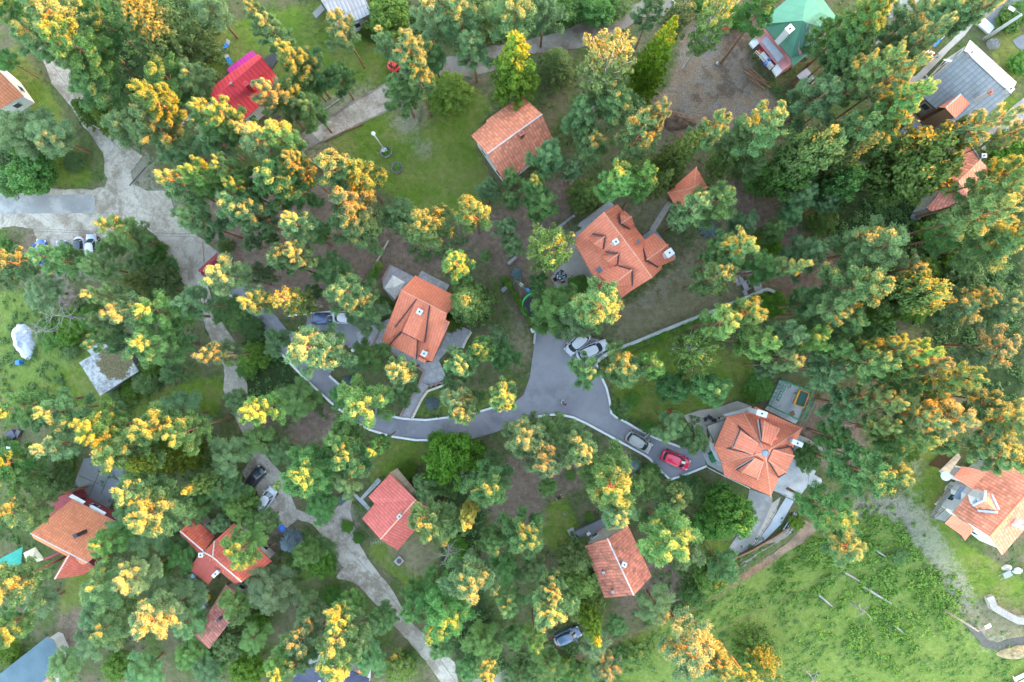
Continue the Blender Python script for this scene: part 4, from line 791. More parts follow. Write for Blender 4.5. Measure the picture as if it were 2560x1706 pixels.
h.slab('table', [(215, 1310), (260, 1285), (300, 1340), (255, 1370)], .8, W_wood, .1)
h = House('barbecue', 'white and maroon brick barbecue at the end of the crazy paving', 'barbecue', '30', (1290, 1180))
h.slab('hearth', [(1215, 1160), (1260, 1140), (1300, 1210), (1255, 1230)], 1.4, W_maroon, 1.4); h.slab('worktop', [(1280, 1170), (1320, 1145), (1345, 1190), (1305, 1210)], 1.0, W_white, 1.0)
h = House('well_cover', 'square concrete well cover with round dark hatch, on the dry lawn', 'well cover', '13', (1260, 560))
h.slab('slab', [(1215, 562), (1258, 516), (1303, 555), (1258, 602)], .25, M_conc, .4); a = h.P((1260, 558, .27)); m_ = MB(); m_.tube([a, a + Vector((0, 0, .08))], .35, 14); m_.build('hatch', plain("rust_hatch", (.09, .05, .05)), h.root)
# ------------------------------------------------------------------ trees
def leaf_mat(name, a, b_, c_=None, trans=.38, hue=.045, val=.46, clump=.9):
    m, nt, b = newmat(name, .62, .25); P = opos(nt)
    f = math_(nt, 'ADD', math_(nt, 'MULTIPLY', noise(nt, P, clump, 3, .6), .6), math_(nt, 'MULTIPLY', noise(nt, P, 5.5, 3, .6), .4))
    col = ramp(nt, f, (.36, a), (.62, b_))
    oi = node(nt, "ShaderNodeObjectInfo"); hs = node(nt, "ShaderNodeHueSaturation")
    link(nt, math_(nt, 'ADD', .5 - hue / 2, math_(nt, 'MULTIPLY', oi.outputs["Random"], hue)), hs.inputs["Hue"])
    r2 = math_(nt, 'FRACT', math_(nt, 'MULTIPLY', oi.outputs["Random"], 7.31))
    link(nt, math_(nt, 'ADD', 1 - val / 2, math_(nt, 'MULTIPLY', r2, val)), hs.inputs["Value"])
    r3 = math_(nt, 'FRACT', math_(nt, 'MULTIPLY', oi.outputs["Random"], 23.7))
    link(nt, math_(nt, 'ADD', .82, math_(nt, 'MULTIPLY', r3, .30)), hs.inputs["Saturation"])
    link(nt, col, hs.inputs["Color"]); link(nt, hs.outputs[0], b.inputs["Base Color"])
    tr = node(nt, "ShaderNodeBsdfTranslucent"); link(nt, hs.outputs[0], tr.inputs[0])
    mx = node(nt, "ShaderNodeMixShader"); mx.inputs[0].default_value = trans
    out = nt.nodes["Material Output"]; link(nt, b.outputs[0], mx.inputs[1]); link(nt, tr.outputs[0], mx.inputs[2]); link(nt, mx.outputs[0], out.inputs[0])
    return m
LM = {'P': leaf_mat("pine_needles", (.072, .152, .050), (.150, .265, .082)),
      'S': leaf_mat("spruce_needles", (.060, .110, .018), (.120, .180, .026)),
      'L': leaf_mat("bright_larch_needles", (.085, .155, .022), (.160, .255, .035)),
      'D': leaf_mat("broad_leaves", (.048, .115, .018), (.095, .190, .030)),
      'B': leaf_mat("birch_leaves", (.090, .150, .034), (.150, .215, .050)),
      'Y': leaf_mat("yellow_leaves", (.300, .260, .020), (.420, .340, .030)),
      'H': leaf_mat("clipped_foliage", (.075, .165, .020), (.140, .250, .035)),
      'N': leaf_mat("blue_spruce_needles", (.110, .170, .180), (.190, .260, .270))}
BK = {'P': plain("pine_bark", (.185, .105, .065), .9, .1, .35, 3), 'S': plain("spruce_bark", (.16, .10, .07), .9, .1, .3, 3), 'B': plain("birch_bark", (.60, .58, .54), .8, .1, .25, 4),
      'X': plain("bleached_dead_wood", (.30, .28, .255), .9, .1, .2, 4)}
def leaves(C, R, k, l, w, upb=.55, seed=0, shell=.55, flat=.75, droop=0.0):
    g = np.random.default_rng(seed); n = len(C); C = np.repeat(np.asarray(C, float), k, 0); R = np.repeat(np.asarray(R, float), k)
    d = g.normal(size=(n * k, 3)); d /= np.linalg.norm(d, axis=1, keepdims=True)
    rr = (shell + (1 - shell) * g.random(n * k)) ** .8
    off = d * (R * rr)[:, None]; off[:, 2] *= flat; p = C + off
    nm = d * .75 + g.normal(size=d.shape) * .45; nm[:, 2] += upb; nm /= np.linalg.norm(nm, axis=1, keepdims=True)
    t = np.cross(nm, g.normal(size=d.shape)); t /= np.linalg.norm(t, axis=1, keepdims=True) + 1e-9
    t[:, 2] -= droop; t /= np.linalg.norm(t, axis=1, keepdims=True)
    s = np.cross(nm, t); sz = (.7 + .6 * g.random(n * k))[:, None]
    L_, W_ = t * l * sz / 2, s * w * sz / 2
    return np.stack([p - L_ - W_ * .5, p - L_ * .1 + W_ * -1.0 + L_ * .1, p + L_, p + W_], 1).reshape(-1, 3)
def leaf_object(name, V, mat):
    me = bpy.data.meshes.new(name); np_mesh(me, V, np.arange(len(V)).reshape(-1, 4)); me.materials.append(mat); return me
def variant(kind, seed):
    g = random.Random(seed); C, R = [], []; mb = MB()
    rnd = lambda a, b_: a + (b_ - a) * g.random()
    lean = Vector((rnd(-.35, .35), rnd(-.35, .35), 0))
    if kind == 'P':
        H, Rm = 15.0, 3.0; ax = lambda z: lean * (z / H) ** 2 * 2 + Vector((0, 0, z))
        mb.tube([ax(z) for z in (-.8, 0, 3, 7, 10.5, 13, 14.5)], [.30, .26, .22, .18, .13, .08, .03], 6)
        cs = rnd(.40, .56); sp = rnd(.88, 1.12); n = int(rnd(26, 36)); lop = [rnd(.72, 1.15) for _ in range(7)]
        for i in range(n):
            t = (i + rnd(0, .8)) / n; z = H * (cs + (.98 - cs) * t); a = i * 2.39996 + rnd(-.5, .5)
            prof = (1 - t ** 2.3) ** .6 * (.72 + .28 * min(1, t / .18)); Ln = Rm * sp * prof * rnd(.68, 1.08) * lop[int(a / (2 * math.pi) * 7) % 7] + .25
            rise = Ln * rnd(.10, .40) + (.5 if t > .85 else 0)
            d = Vector((math.cos(a), math.sin(a), 0)); e = Vector((-d.y, d.x, 0)); p0 = ax(z)
            p1 = p0 + d * Ln * .55 + Vector((0, 0, rise * .35)) + e * rnd(-.2, .2); p2 = p0 + d * Ln + Vector((0, 0, rise))
            mb.tube([p0, p1, p2], [.075 * (1.2 - t * .6), .05, .015], 4, cap=False)
            m = 6 + int(Ln * 3.4)
            for j in range(m):
                f = rnd(.38, 1.05) if j else 1.0; q = p0.lerp(p1, f / .55) if f < .55 else p1.lerp(p2, (f - .55) / .45)
                q = q + e * rnd(-.5, .5) * Ln * .42 * f + Vector((0, 0, rnd(-.05, .3)))
                if j % 2 == 0: mb.tube([q.lerp(p0.lerp(p1, .8), .6), q], [.025, .008], 3, cap=False)
                C.append(q); R.append(rnd(.36, .66) * (1.0 if t < .8 else .85))
        for k in range(6): C.append(ax(H * rnd(.93, 1.0)) + Vector((rnd(-.6, .6), rnd(-.6, .6), 0))); R.append(rnd(.35, .5))
        V = leaves(C, R, 78, .24, .095, .5, seed, .22, .62)
    elif kind in ('S', 'N'):
        H, Rm = 13.0, 2.6; ax = lambda z: Vector((0, 0, z)); mb.tube([ax(z) for z in (-.8, 0, 5, 10, 12.8)], [.26, .22, .16, .08, .02], 6)
        for i in range(22):
            t = i / 21; z = H * (.12 + .86 * t); nb = 11 - int(5 * t); Lb = Rm * (1 - t) ** .75 + .15
            for k in range(nb):
                a = 2 * math.pi * (k + .5 * (i % 2)) / nb + rnd(-.22, .22); Ln = Lb * rnd(.75, 1.12); d = Vector((math.cos(a), math.sin(a), 0)); e = Vector((-d.y, d.x, 0)); p0 = ax(z); p2 = p0 + d * Ln + Vector((0, 0, -.22 * Ln * (1 - t)))
                if i % 2 == 0: mb.tube([p0, p2], [.035, .008], 3, cap=False)
                for f in np.linspace(.22, 1.0, max(2, int(Ln * 3.0))):
                    C.append(p0.lerp(p2, f) + e * rnd(-.08, .08) + Vector((0, 0, rnd(-.1, .1)))); R.append(.17 + .16 * (1 - abs(f - .55)) * min(1, Ln))
        V = leaves(C, R, 22, .30, .12, .35, seed, .4, .55, .25)
    elif kind == 'L':
        H, Rm = 12.0, 2.7; ax = lambda z: Vector((0, 0, z)); mb.tube([ax(z) for z in (-.8, 0, 5, 9, 11.8)], [.24, .2, .15, .08, .02], 6)
        for i in range(15):
            t = i / 14; z = H * (.16 + .82 * t); nb = 10 - int(5 * t); Lb = Rm * (1 - t ** 1.6) ** .8 + .15
            for k in range(nb):
                a = 2 * math.pi * k / nb + i * .7 + rnd(-.3, .3); Ln = Lb * rnd(.65, 1.12); d = Vector((math.cos(a), math.sin(a), 0)); p0 = ax(z); p2 = p0 + d * Ln + Vector((0, 0, rnd(.0, .3) * Ln))
                if i % 2 == 0: mb.tube([p0, p2], [.035, .008], 3, cap=False)
                for f in np.linspace(.4, 1.0, max(2, int(Ln * 1.9))): C.append(p0.lerp(p2, f) + Vector((rnd(-.15, .15), rnd(-.15, .15), rnd(-.1, .1)))); R.append(rnd(.28, .46))
        V = leaves(C, R, 44, .40, .12, .5, seed, .4, .85)
    else:
        big = kind == 'D'; H, Rm = (10.0, 3.0) if big else (13.0, 3.0); z0_ = H * (.22 if big else .30)
        ax = lambda z: lean * (z / H) + Vector((0, 0, z)); mb.tube([ax(z) for z in (-.8, 0, H * .3, H * .6, H * .9)], [.28, .24, .18, .10, .03], 6)
        nb = 46; hz = (H - z0_) / 2; lob = [rnd(.72, 1.12) for _ in range(24)]
        for i in range(nb):
            u = 1 - 2 * (i + .5) / nb; a = i * 2.39996; s_ = math.sqrt(1 - u * u); r = Rm * lob[i % 24] * rnd(.80, 1.0)
            p2 = ax(z0_ + hz) + Vector((math.cos(a) * s_ * r, math.sin(a) * s_ * r, u * hz * rnd(.85, 1.05))); p0 = ax(z0_ + (p2.z - z0_) * .45)
            mid = p0.lerp(p2, .5) + Vector((rnd(-.2, .2), rnd(-.2, .2), .2)); mb.tube([p0, mid, p2], [.07, .045, .012] if not big else [.06, .04, .01], 4, cap=False)
            for j in range(7 if big else 6):
                f = rnd(.55, 1.03); C.append(p0.lerp(p2, f) + Vector((rnd(-.7, .7), rnd(-.7, .7), rnd(-.45, .45)))); R.append(rnd(.38, .66) if big else rnd(.28, .5))
        V = leaves(C, R, 48 if big else 34, .30 if big else .24, .22 if big else .18, .45, seed, .5, .8)
    crown = leaf_object("crown", V, LM[kind]); t = mb.build("trunk", BK.get(kind if kind != 'L' else 'S', BK['S']), smooth=True); tm = t.data; bpy.data.objects.remove(t)
    return crown, tm, H, Rm
VARS = {'P': [variant('P', 100 + i) for i in range(9)], 'S': [variant('S', 200 + i) for i in range(3)], 'L': [variant('L', 300 + i) for i in range(3)], 'D': [variant('D', 400 + i) for i in range(5)],
        'B': [variant('B', 500 + i) for i in range(3)], 'N': [variant('N', 600)]}
VARS['Y'] = [(lambda c: (c, VARS['D'][1][1], 10.0, 3.0))(VARS['D'][1][0].copy())]; VARS['Y'][0][0].materials.clear(); VARS['Y'][0][0].materials.append(LM['Y'])

# every tree: sheet, x, y, crown radius (sheet pixels), kind, how far its top stands in the sun (0-3)
TREES = []
def T(sh, txt):
    for part in txt.split(';'):
        w = part.split()
        if w: TREES.append((sh, float(w[0]), float(w[1]), float(w[2]), w[3][0], int(w[3][1])))
T('00', "90 30 160 P1;420 90 180 P3;300 310 160 P1;620 370 190 P3;640 520 130 P2;930 240 170 P1;1060 40 130 P3;1260 190 330 S3;1560 110 180 P0;1750 60 150 P0;1170 470 180 P1;1400 660 190 P1;1640 650 130 P1;800 700 190 P1;920 830 150 P1;700 900 130 S0;860 950 150 S0;1270 830 150 P3;1440 930 150 P1;1300 1040 180 P2;1080 1060 170 P1;1470 1200 170 P1;1200 1210 160 P0;1930 1010 145 P3;1740 1000 130 P3;1960 1060 170 P1;1800 1180 150 P1;150 1090 210 P1;430 1130 170 P1;100 1270 170 D0;520 1250 150 P0;260 1430 200 D0;1350 1370 150 P0;40 180 120 P0;20 480 100 P0;1000 950 110 S0;230 60 110 S0;740 30 130 P0;620 1350 90 D0;1620 480 110 P0;850 440 110 P1;1230 700 90 P0;1900 60 110 P0")
T('10', "90 130 95 P1;200 250 125 P1;190 370 110 P0;800 250 130 P1;890 370 100 P0;1000 230 80 S0;1110 345 90 P1;1180 130 170 D0;1300 60 140 P0;1480 110 180 P1;1530 250 130 P0;1790 150 180 P1;2000 120 150 S0;370 490 110 P2;490 560 160 P1;190 790 140 P2;370 780 180 P1;560 700 160 P1;750 630 120 P0;350 430 70 P0;520 900 130 P1;210 960 90 P0;1350 470 140 P3;1550 470 120 P1;1280 740 150 P1;1410 640 120 P2;1650 750 180 L0;1870 400 140 P1;100 1190 180 P3;310 1150 150 P3;470 1180 140 P1;560 1300 110 P0;1100 60 110 D0;1900 270 110 P0;1700 60 120 P0")
T('20', "150 120 210 P1;400 100 140 P0;560 70 140 D0;850 70 140 D0;1300 80 110 P1;1550 80 130 B1;1700 10 100 D0;1860 100 170 B2;2010 150 110 D0;2180 120 160 P1;160 530 190 L2;510 510 165 S0;960 480 250 B3;860 300 110 P0;1350 440 175 S3;1020 860 175 P1;690 960 150 P1;950 1100 100 P0;1220 1100 165 P3;1320 1000 90 P3;790 1200 150 P1;550 1180 75 P0;450 1320 140 P1;640 1400 90 P0;1540 1270 165 S3;1790 1110 120 P3;960 1400 150 P2;2010 1130 150 P1;2240 1050 170 P3;1940 1310 105 L1;2130 1370 120 P0;150 1440 70 P0;1000 40 120 D0;700 40 120 D0;1100 760 90 P0;300 560 80 P0;290 20 110 P0")
T('30', "1050 70 150 P2;900 110 130 P1;970 260 160 P2;850 440 170 P1;690 420 130 P1;1380 180 170 P1;1600 150 170 P1;1790 130 140 P1;1250 210 110 P0;1370 420 160 P1;1490 340 100 P3;1620 40 90 P3;2220 170 110 D0;2300 90 90 D0;2010 50 80 P2;600 810 200 P1;810 620 120 P1;1080 600 130 P3;1000 690 140 P1;1250 660 130 P3;1130 800 140 P1;1320 840 125 P3;1190 930 180 P2;910 1060 160 P2;1090 1130 180 P1;760 1130 120 P1;100 1150 140 P1;560 1190 130 P1;500 1310 180 D3;650 1250 110 P2;840 1300 140 S3;1800 1090 120 P1;1970 1050 110 P3;2230 1260 180 D0;2300 1090 90 P3;2290 1410 120 P3;1390 1400 300 D2;80 1400 120 P0;340 1450 170 D1;2300 540 90 D0;1230 460 90 P0;680 250 90 P0;740 960 100 P0")
T('01', "1500 180 130 P3;1690 110 130 P3;1950 60 110 P3;1560 300 120 P1;1960 370 180 P3;2140 420 130 P2;1620 470 140 P3;1720 570 120 P1;2040 210 110 P3;970 560 140 P2;1130 640 120 P1;900 690 90 P1;420 800 140 P2;560 770 100 P1;330 1060 150 P1;70 820 120 P2;60 960 90 P1;800 860 130 P2;760 1000 140 P1;880 1110 110 P3;1270 740 120 D0;1130 1000 130 L1;1350 960 140 D0;1250 850 120 D0;1400 860 90 D0;1090 1240 160 P3;1330 1240 160 P3;1210 1160 120 P1;880 1290 90 P2;1620 1160 130 P2;1740 1110 100 P1;1420 1180 130 P1;1480 1300 140 P0;1880 1220 110 D0;1990 1310 90 D0;1900 920 170 P3;2050 900 110 P1;1850 680 70 S0;250 860 80 D0;60 130 140 D0;600 1330 120 D0;740 1290 100 D0;1150 1370 90 P0;30 700 80 D0;1960 1180 80 D0;2100 1370 100 D0")
T('11', "90 420 140 P3;290 140 200 P3;420 40 110 P3;690 90 180 P3;700 250 100 P1;940 120 160 P2;1100 160 120 P0;880 340 180 P3;900 500 190 P2;1060 470 150 P1;1250 430 140 P0;420 530 140 P3;580 560 110 P1;320 830 140 P3;440 770 120 P3;480 860 110 P3;700 880 150 P1;610 890 80 P3;60 1140 130 P3;340 1140 140 B3;180 1190 120 P1;860 1090 180 P3;1000 1100 170 P3;980 1270 150 P1;1130 1190 90 D0;740 1080 120 P0;1490 520 180 P3;1540 670 160 P1;1880 400 160 P3;1950 530 130 P0;1990 220 95 P0;1890 310 100 P1;1730 840 130 P3;1760 950 120 P0;1830 1150 210 S3;1995 760 60 P0;170 610 80 P0;240 1480 120 P0;100 900 90 P1;2080 1380 80 P0;30 650 80 P0;560 1080 80 P0;1690 1310 90 S0")
T('21', "130 120 80 P0;290 170 110 P1;370 340 125 P1;130 290 75 P0;80 540 95 P0;150 690 90 P0;450 690 210 B3;740 250 140 L0;980 150 160 P2;1050 240 110 P1;1240 130 120 P3;1220 250 120 P1;1390 140 80 L1;1650 370 130 P3;1820 310 170 P2;1760 430 150 P1;1530 460 90 P1;2060 490 120 P0;1950 560 100 P0;2000 170 150 P0;2200 130 140 D0;2010 690 140 P2;1840 750 120 P1;2000 810 90 P1;1830 955 150 P3;690 1030 105 D0;470 1190 190 P1;850 1190 200 P3;880 1330 115 P3;640 1330 150 P1;2200 660 100 D0;2230 1170 100 P0;1900 1330 160 P3;2080 1240 150 P3;340 1000 80 P0;2120 40 120 D0;1980 1180 90 P0")
T('31', "60 120 110 P0;480 220 140 P0;520 400 140 P0;400 440 100 P0;700 330 95 P0;1050 450 240 P0;1090 690 220 P2;1230 630 110 P3;260 560 100 P0;130 680 90 D0;260 690 75 L0;200 870 160 P1;380 850 90 P3;550 760 150 P1;640 730 80 P3;940 1030 210 P3;760 960 140 P1;1310 1090 180 D3;1200 950 120 D0;1350 870 130 P1;1230 1200 120 D1;250 1170 110 D0;2110 240 170 P3;1950 430 160 P3;2210 460 130 P1;1700 600 140 P0;2100 650 220 P1;2260 600 140 P2;1780 780 120 D0;2100 870 140 P0;1850 960 140 D0;1640 1090 120 P1;1790 1180 180 P1;1650 1280 140 P0;1960 1110 100 P1;2160 1150 160 P0;2050 1400 180 P1;2290 1200 120 P0;660 1240 150 P3;870 1330 130 P2;510 1170 140 P1;1130 1390 140 D0;1450 1420 140 P0;2260 1400 140 P0;780 180 130 D1;880 60 120 D0;1560 900 110 D0;1520 560 90 D0;650 480 110 D0;1640 420 100 D0;2270 30 100 P2;1450 1230 90 D0")
T('02', "870 120 100 P3;1250 150 180 P3;1780 80 160 P1;1820 230 130 P3;1650 290 100 P0;1420 350 100 P0;2090 240 120 L0;2060 330 90 D0;150 650 140 P3;250 780 100 P1;510 700 160 P3;500 960 150 P3;640 950 90 P1;900 690 120 P1;830 850 160 P3;1000 830 110 P1;1300 800 170 P3;1550 850 150 P3;1500 670 180 P1;1040 1020 210 P3;1300 1090 210 S3;1500 1040 160 P0;1700 900 120 P0;1900 1060 170 P1;1960 640 110 P1;1890 650 60 P3;110 1110 150 P3;100 1270 150 P3;300 1190 150 P1;480 1250 140 D0;560 1120 75 D0;1120 1320 160 P3;1700 1300 105 L2;1870 1320 140 P1;1640 1390 100 P0;600 200 70 D0;1200 450 110 D0;1090 510 90 D0;980 570 70 D0;380 640 80 D0;1500 130 110 P0;1330 330 100 P0;1760 1180 80 P0;1240 940 100 P0;420 60 110 D0;40 1000 80 D0;1250 330 90 D0;350 40 90 D0;560 60 90 D0")
T('12', "100 670 140 P3;230 600 150 P1;390 610 160 P1;560 170 210 P3;730 220 110 P1;1050 260 140 P1;870 300 90 P0;1290 350 120 P3;1150 440 110 P0;1270 550 110 P0;770 580 100 P0;990 670 200 P3;930 560 120 P1;780 920 150 P2;830 1090 170 P3;960 1140 140 P3;1070 990 80 P3;480 1240 210 P3;620 1350 140 P1;560 1060 100 P0;850 1280 130 P2;260 1040 120 P0;390 960 100 P0;90 920 130 P0;1330 1190 75 D0;1700 1080 220 D0;1660 1290 130 D0;1490 1320 110 P1;1770 310 125 P3;1960 170 120 P3;2110 220 120 P1;1760 590 140 P2;1790 720 100 P3;2150 540 140 P3;2080 490 120 P0;2000 1340 180 P3;1810 1250 110 P1;2020 1120 100 P0;2200 1330 120 P0;600 1480 140 P0;2080 40 90 P0;1730 440 110 P1;1560 940 70 D0;170 300 100 P0")
T('22', "250 470 100 P0;90 400 80 P0;760 330 130 P2;1060 360 170 P3;1300 320 105 P3;1700 190 190 B3;1480 500 140 P1;1790 520 150 P2;1050 660 80 P0;1470 850 150 P1;1630 930 130 P1;1500 920 80 P3;270 900 170 P3;380 1100 180 P3;500 830 160 P1;700 1020 150 P3;110 950 130 P1;450 740 110 P0;790 900 100 P0;960 1290 225 P3;1250 1300 120 P1;1490 1380 115 P2;40 1350 130 P3;1720 1390 110 D0;1880 1440 120 D1;2200 490 120 D0;2090 80 140 P3;2250 160 140 P3;1970 40 110 P2;1290 1200 80 D0;1340 1290 75 D0;620 1230 50 D0;1150 1140 60 D0;410 1340 90 P0;1130 600 60 D0;1260 820 60 D0;1580 1300 70 D0;730 1200 90 P0")
T('32', "150 100 160 P3;330 250 120 P3;180 320 120 P1;370 90 150 P3;560 60 150 P2;680 350 160 P1;790 330 80 P3;760 150 110 P2;640 170 100 P1;950 180 100 P2;1040 290 150 P3;1220 180 110 P3;1430 170 130 P3;1480 300 140 P3;1400 480 110 P1;1250 360 110 P2;1770 390 140 P3;1650 430 90 P1;1180 590 110 P3;960 510 80 P0;850 640 150 P1;1600 570 100 P1;1720 770 180 P3;1490 740 90 P3;1410 920 100 P3;1250 900 160 P1;1150 830 100 P2;1330 690 100 P0;760 910 140 P1;900 970 60 P3;550 1080 110 D0;960 1080 100 P1;1000 1210 210 P3;840 1250 130 P1;1210 1180 140 P3;1080 1350 150 P2;2010 600 140 P1;2150 730 180 P2;2270 740 80 P3;2050 1010 160 P2;2250 1090 140 P3;2000 1150 110 P0;1850 240 130 P0;2100 150 190 P1;2260 300 140 P0;1900 560 130 P0;2100 480 110 P0;1650 960 110 P1;2290 950 100 P0;1330 1000 80 P0;70 530 90 D0;1960 380 110 P0;1400 1040 70 D0")
T('03', "230 100 180 P3;130 720 190 P3;60 1080 160 P3;300 900 160 P0;400 970 100 P0;230 1090 110 P0;100 200 140 P0;1300 150 210 P3;1190 50 120 P3;1050 270 140 P1;930 400 140 P2;1200 380 160 P1;1500 520 120 P1;850 770 190 P2;1130 700 150 P3;1000 600 140 P1;1450 890 210 P1;1300 1080 190 P3;1560 1080 140 P1;940 1090 170 P2;780 1250 160 P1;1580 270 85 P0;1650 100 105 P0;1990 110 150 L1;1830 250 80 P0;2050 440 180 P2;2210 230 100 P1;2230 810 200 P1;1970 930 140 P1;1970 1030 60 P3;1900 1250 140 D0;2100 1200 120 P0;1560 1330 120 P0;1200 1470 160 P1;550 1430 140 P1;750 1450 120 P0;2050 1480 140 D0;1730 1450 120 P0;760 1010 130 P1;1780 1400 100 D0;1130 1200 110 P0;960 1440 110 D0;1010 870 110 P0;60 1330 110 D0;330 300 90 D0;1330 620 100 D0")
T('13', "150 200 100 P1;480 500 110 P1;600 570 130 D0;850 900 120 P1;500 950 130 P0;740 1040 120 P3;280 1200 180 P1;450 1180 140 P3;280 1400 140 P3;440 1370 120 P3;780 1200 200 P3;800 1390 180 P3;980 1190 110 P2;1000 1380 140 P1;1130 1060 110 P1;1250 1480 150 B1;1150 1310 110 P0;1550 230 190 P3;1720 250 110 P2;1840 150 70 Y3;1850 720 200 P3;1560 740 120 P0;1390 840 100 P1;1380 970 100 P2;1650 1020 220 P2;1620 880 130 P0;1400 1130 120 P0;1600 1290 100 P0;2000 1090 170 P0;1950 1230 160 P1;2000 1450 100 P3;2100 300 190 P1;2050 400 120 P2;2180 900 110 P2;1850 1430 110 P1;2220 1180 110 P0;2120 640 140 P0;330 420 90 N0;640 460 110 D0;1330 1400 90 D0;1500 1080 80 P0;830 270 50 D0;920 370 45 D0;1730 450 100 D0;700 850 90 D0;1750 1200 110 P0;80 1080 100 D0")
T('23', "230 330 180 P3;110 400 130 P1;320 620 120 P0;80 720 130 P0;430 920 180 P3;450 770 110 P3;320 1220 110 P2;420 1390 170 P1;130 1060 130 P0;1020 130 150 P3;1450 350 240 P3;1600 450 140 P2;1260 310 100 P0;690 540 160 L1;740 740 165 L1;760 970 150 L1;800 1090 100 L3;1160 950 120 P0;1330 930 160 P1;1290 1080 110 P1;1020 1120 95 P0;830 1260 120 P1;1650 840 110 D0;1790 700 140 D0;1790 490 110 P0;1900 600 140 P1;1830 250 140 D0;1960 150 160 D2;950 1450 120 P0;1640 1300 250 P3;1860 1380 120 P3;2210 1420 160 D0;2110 1560 80 P3;210 1500 100 P0;780 190 40 D0;1690 300 110 D0;1330 830 80 P0;560 1460 110 D0;1200 1330 110 D0;660 1500 90 D0")
T('33', "710 140 180 P3;560 110 120 P1;860 430 160 P1;1000 350 120 P0;150 1380 180 S1;440 240 60 D0;1290 520 70 D0")

KINDW = {'P': ('pine_tree', 'pine', 'pines of the hillside'), 'S': ('spruce_tree', 'spruce', 'spruces among the pines'), 'L': ('larch_tree', 'larch', 'bright green larches'), 'D': ('broadleaf_tree', 'broadleaf tree', 'broadleaf trees and shrubs'),
         'B': ('birch_tree', 'birch', 'birches by the lawns'), 'Y': ('broadleaf_tree', 'yellow tree', None), 'N': ('blue_spruce', 'blue spruce', None)}
LAND = [("the largest dormered house", S('F', 760, 700)), ("the star roofed house", S('H', 650, 640)), ("the shed dormer house", S('G', 420, 600)), ("the green shingle house", S('U', 1050, 550)), ("the grey tiled house", S('I', 950, 700)),
        ("the coral house on the lawn", S('20', 130, 1150)), ("the hip roofed pavilion", S('21', 1600, 220)), ("the red metal house", S('00', 2050, 700)), ("the brick red gable house", S('Q', 620, 500)), ("the blue dormer house", S('R', 800, 700)),
        ("the terracotta winged house", S('03', 650, 330)), ("the cross gabled house", S('M', 560, 520)), ("the long brown shed", S('M', 500, 1150)), ("the rose red house", S('13', 1230, 150)), ("the narrow brick house", S('30', 1800, 1450)),
        ("the flat concrete hut", S('02', 900, 350)), ("the corrugated roof", S('10', 800, 80)), ("the navy roof", S('13', 680, 1500)), ("the blue felt garage", S('03', 250, 1420)), ("the maroon gate roof", S('01', 1755, 840)), ("the pink car", S('22', 1490, 1095)),
        ("the concrete yard", S('02', 850, 1300)), ("the stony building plot", S('20', 1800, 700)), ("the road junction", S('01', 1000, 300)), ("the weedy meadow", S('33', 800, 900)), ("the asphalt turning area", S('22', 500, 500)), ("the wooden lounger row", S('W', 450, 380)), ("the fenced sandpit court", S('32', 400, 600)), ("the round hatch slab", S('13', 1260, 560)), ("the bare pine floor", S('11', 600, 650))]
ORD = ["", "second ", "third ", "fourth ", "fifth ", "sixth ", "seventh ", "eighth ", "ninth ", "tenth ", "eleventh ", "twelfth ", "thirteenth ", "fourteenth ", "fifteenth ", "sixteenth "]
def label_for(items):
    """items: (object, words, plan point); gives each a label that no other thing carries"""
    by = {}
    for o, w, p in items:
        nm, q = min(LAND, key=lambda l: (l[1][0] - p[0]) ** 2 + (l[1][1] - p[1]) ** 2)
        dx, dy = p[0] - q[0], p[1] - q[1]
        side = ("right of" if dx > 0 else "left of") if abs(dx) > abs(dy) else ("below" if dy > 0 else "above")
        by.setdefault((w, side, nm), []).append((math.hypot(dx, dy), o))
    for (w, side, nm), l in by.items():
        l.sort(key=lambda t: t[0])
        for k, (_, o) in enumerate(l):
            o["label"] = f"{w} {side} {nm}" if len(l) == 1 else f"{w}, {ORD[k]}nearest {side} {nm}"
LABELS = []
TREE_XY = []
def plant(kind, px, Rpx, H, rot, vi, shrub=False, lit=0):
    cm, tm, Hn, Rn = VARS[kind][vi % len(VARS[kind])]
    base = up(px, H * (.78 if kind in 'PB' else .6)); s = (CAM_Z - base.z) / FOC * Rpx
    g = gz(base.x, base.y); R_w = s * 1.0; sx = R_w / Rn; sz = H / Hn
    nm, word, grp = KINDW[kind]
    if shrub: nm, word, grp = 'bush', 'bush', 'bushes of the hillside'
    root = thing(nm, (base.x, base.y, g), None, word if not shrub else 'bush', grp)
    root.scale = (sx, sx, sz); root.rotation_euler = (0, 0, rot)
    for n_, md in (('crown', cm), ('trunk', tm)):
        o = bpy.data.objects.new(n_, md); COL.objects.link(o); o.parent = root
    TREE_XY.append((base.x, base.y)); return root, R_w
tr_rng = random.Random(3)
def thin_out(trees):
    keep = []
    for t in sorted(trees, key=lambda t: -t[3] * (1 + .25 * t[5])):
        p = S(t[0], t[1], t[2]); r = t[3] * SHEETS[t[0]][2]
        if t[4] == 'P':
            if not (-60 < p[0] < 2620 and -60 < p[1] < 1766): continue
            if any(k[4] in 'PSLB' and math.hypot(p[0] - k[6][0], p[1] - k[6][1]) < (1.08 if t[5] < 2 else .84) * (r * .4 + k[7] * .6) + (16 if t[5] < 1 else 2) for k in keep): continue
        keep.append((*t, p, r))
    print('PX', sum(1 for k in keep if k[4]=='P')); return [k[:6] for k in keep]
TREES = thin_out(TREES)
print("TREES", len(TREES), sum(t[4] == 'P' for t in TREES))
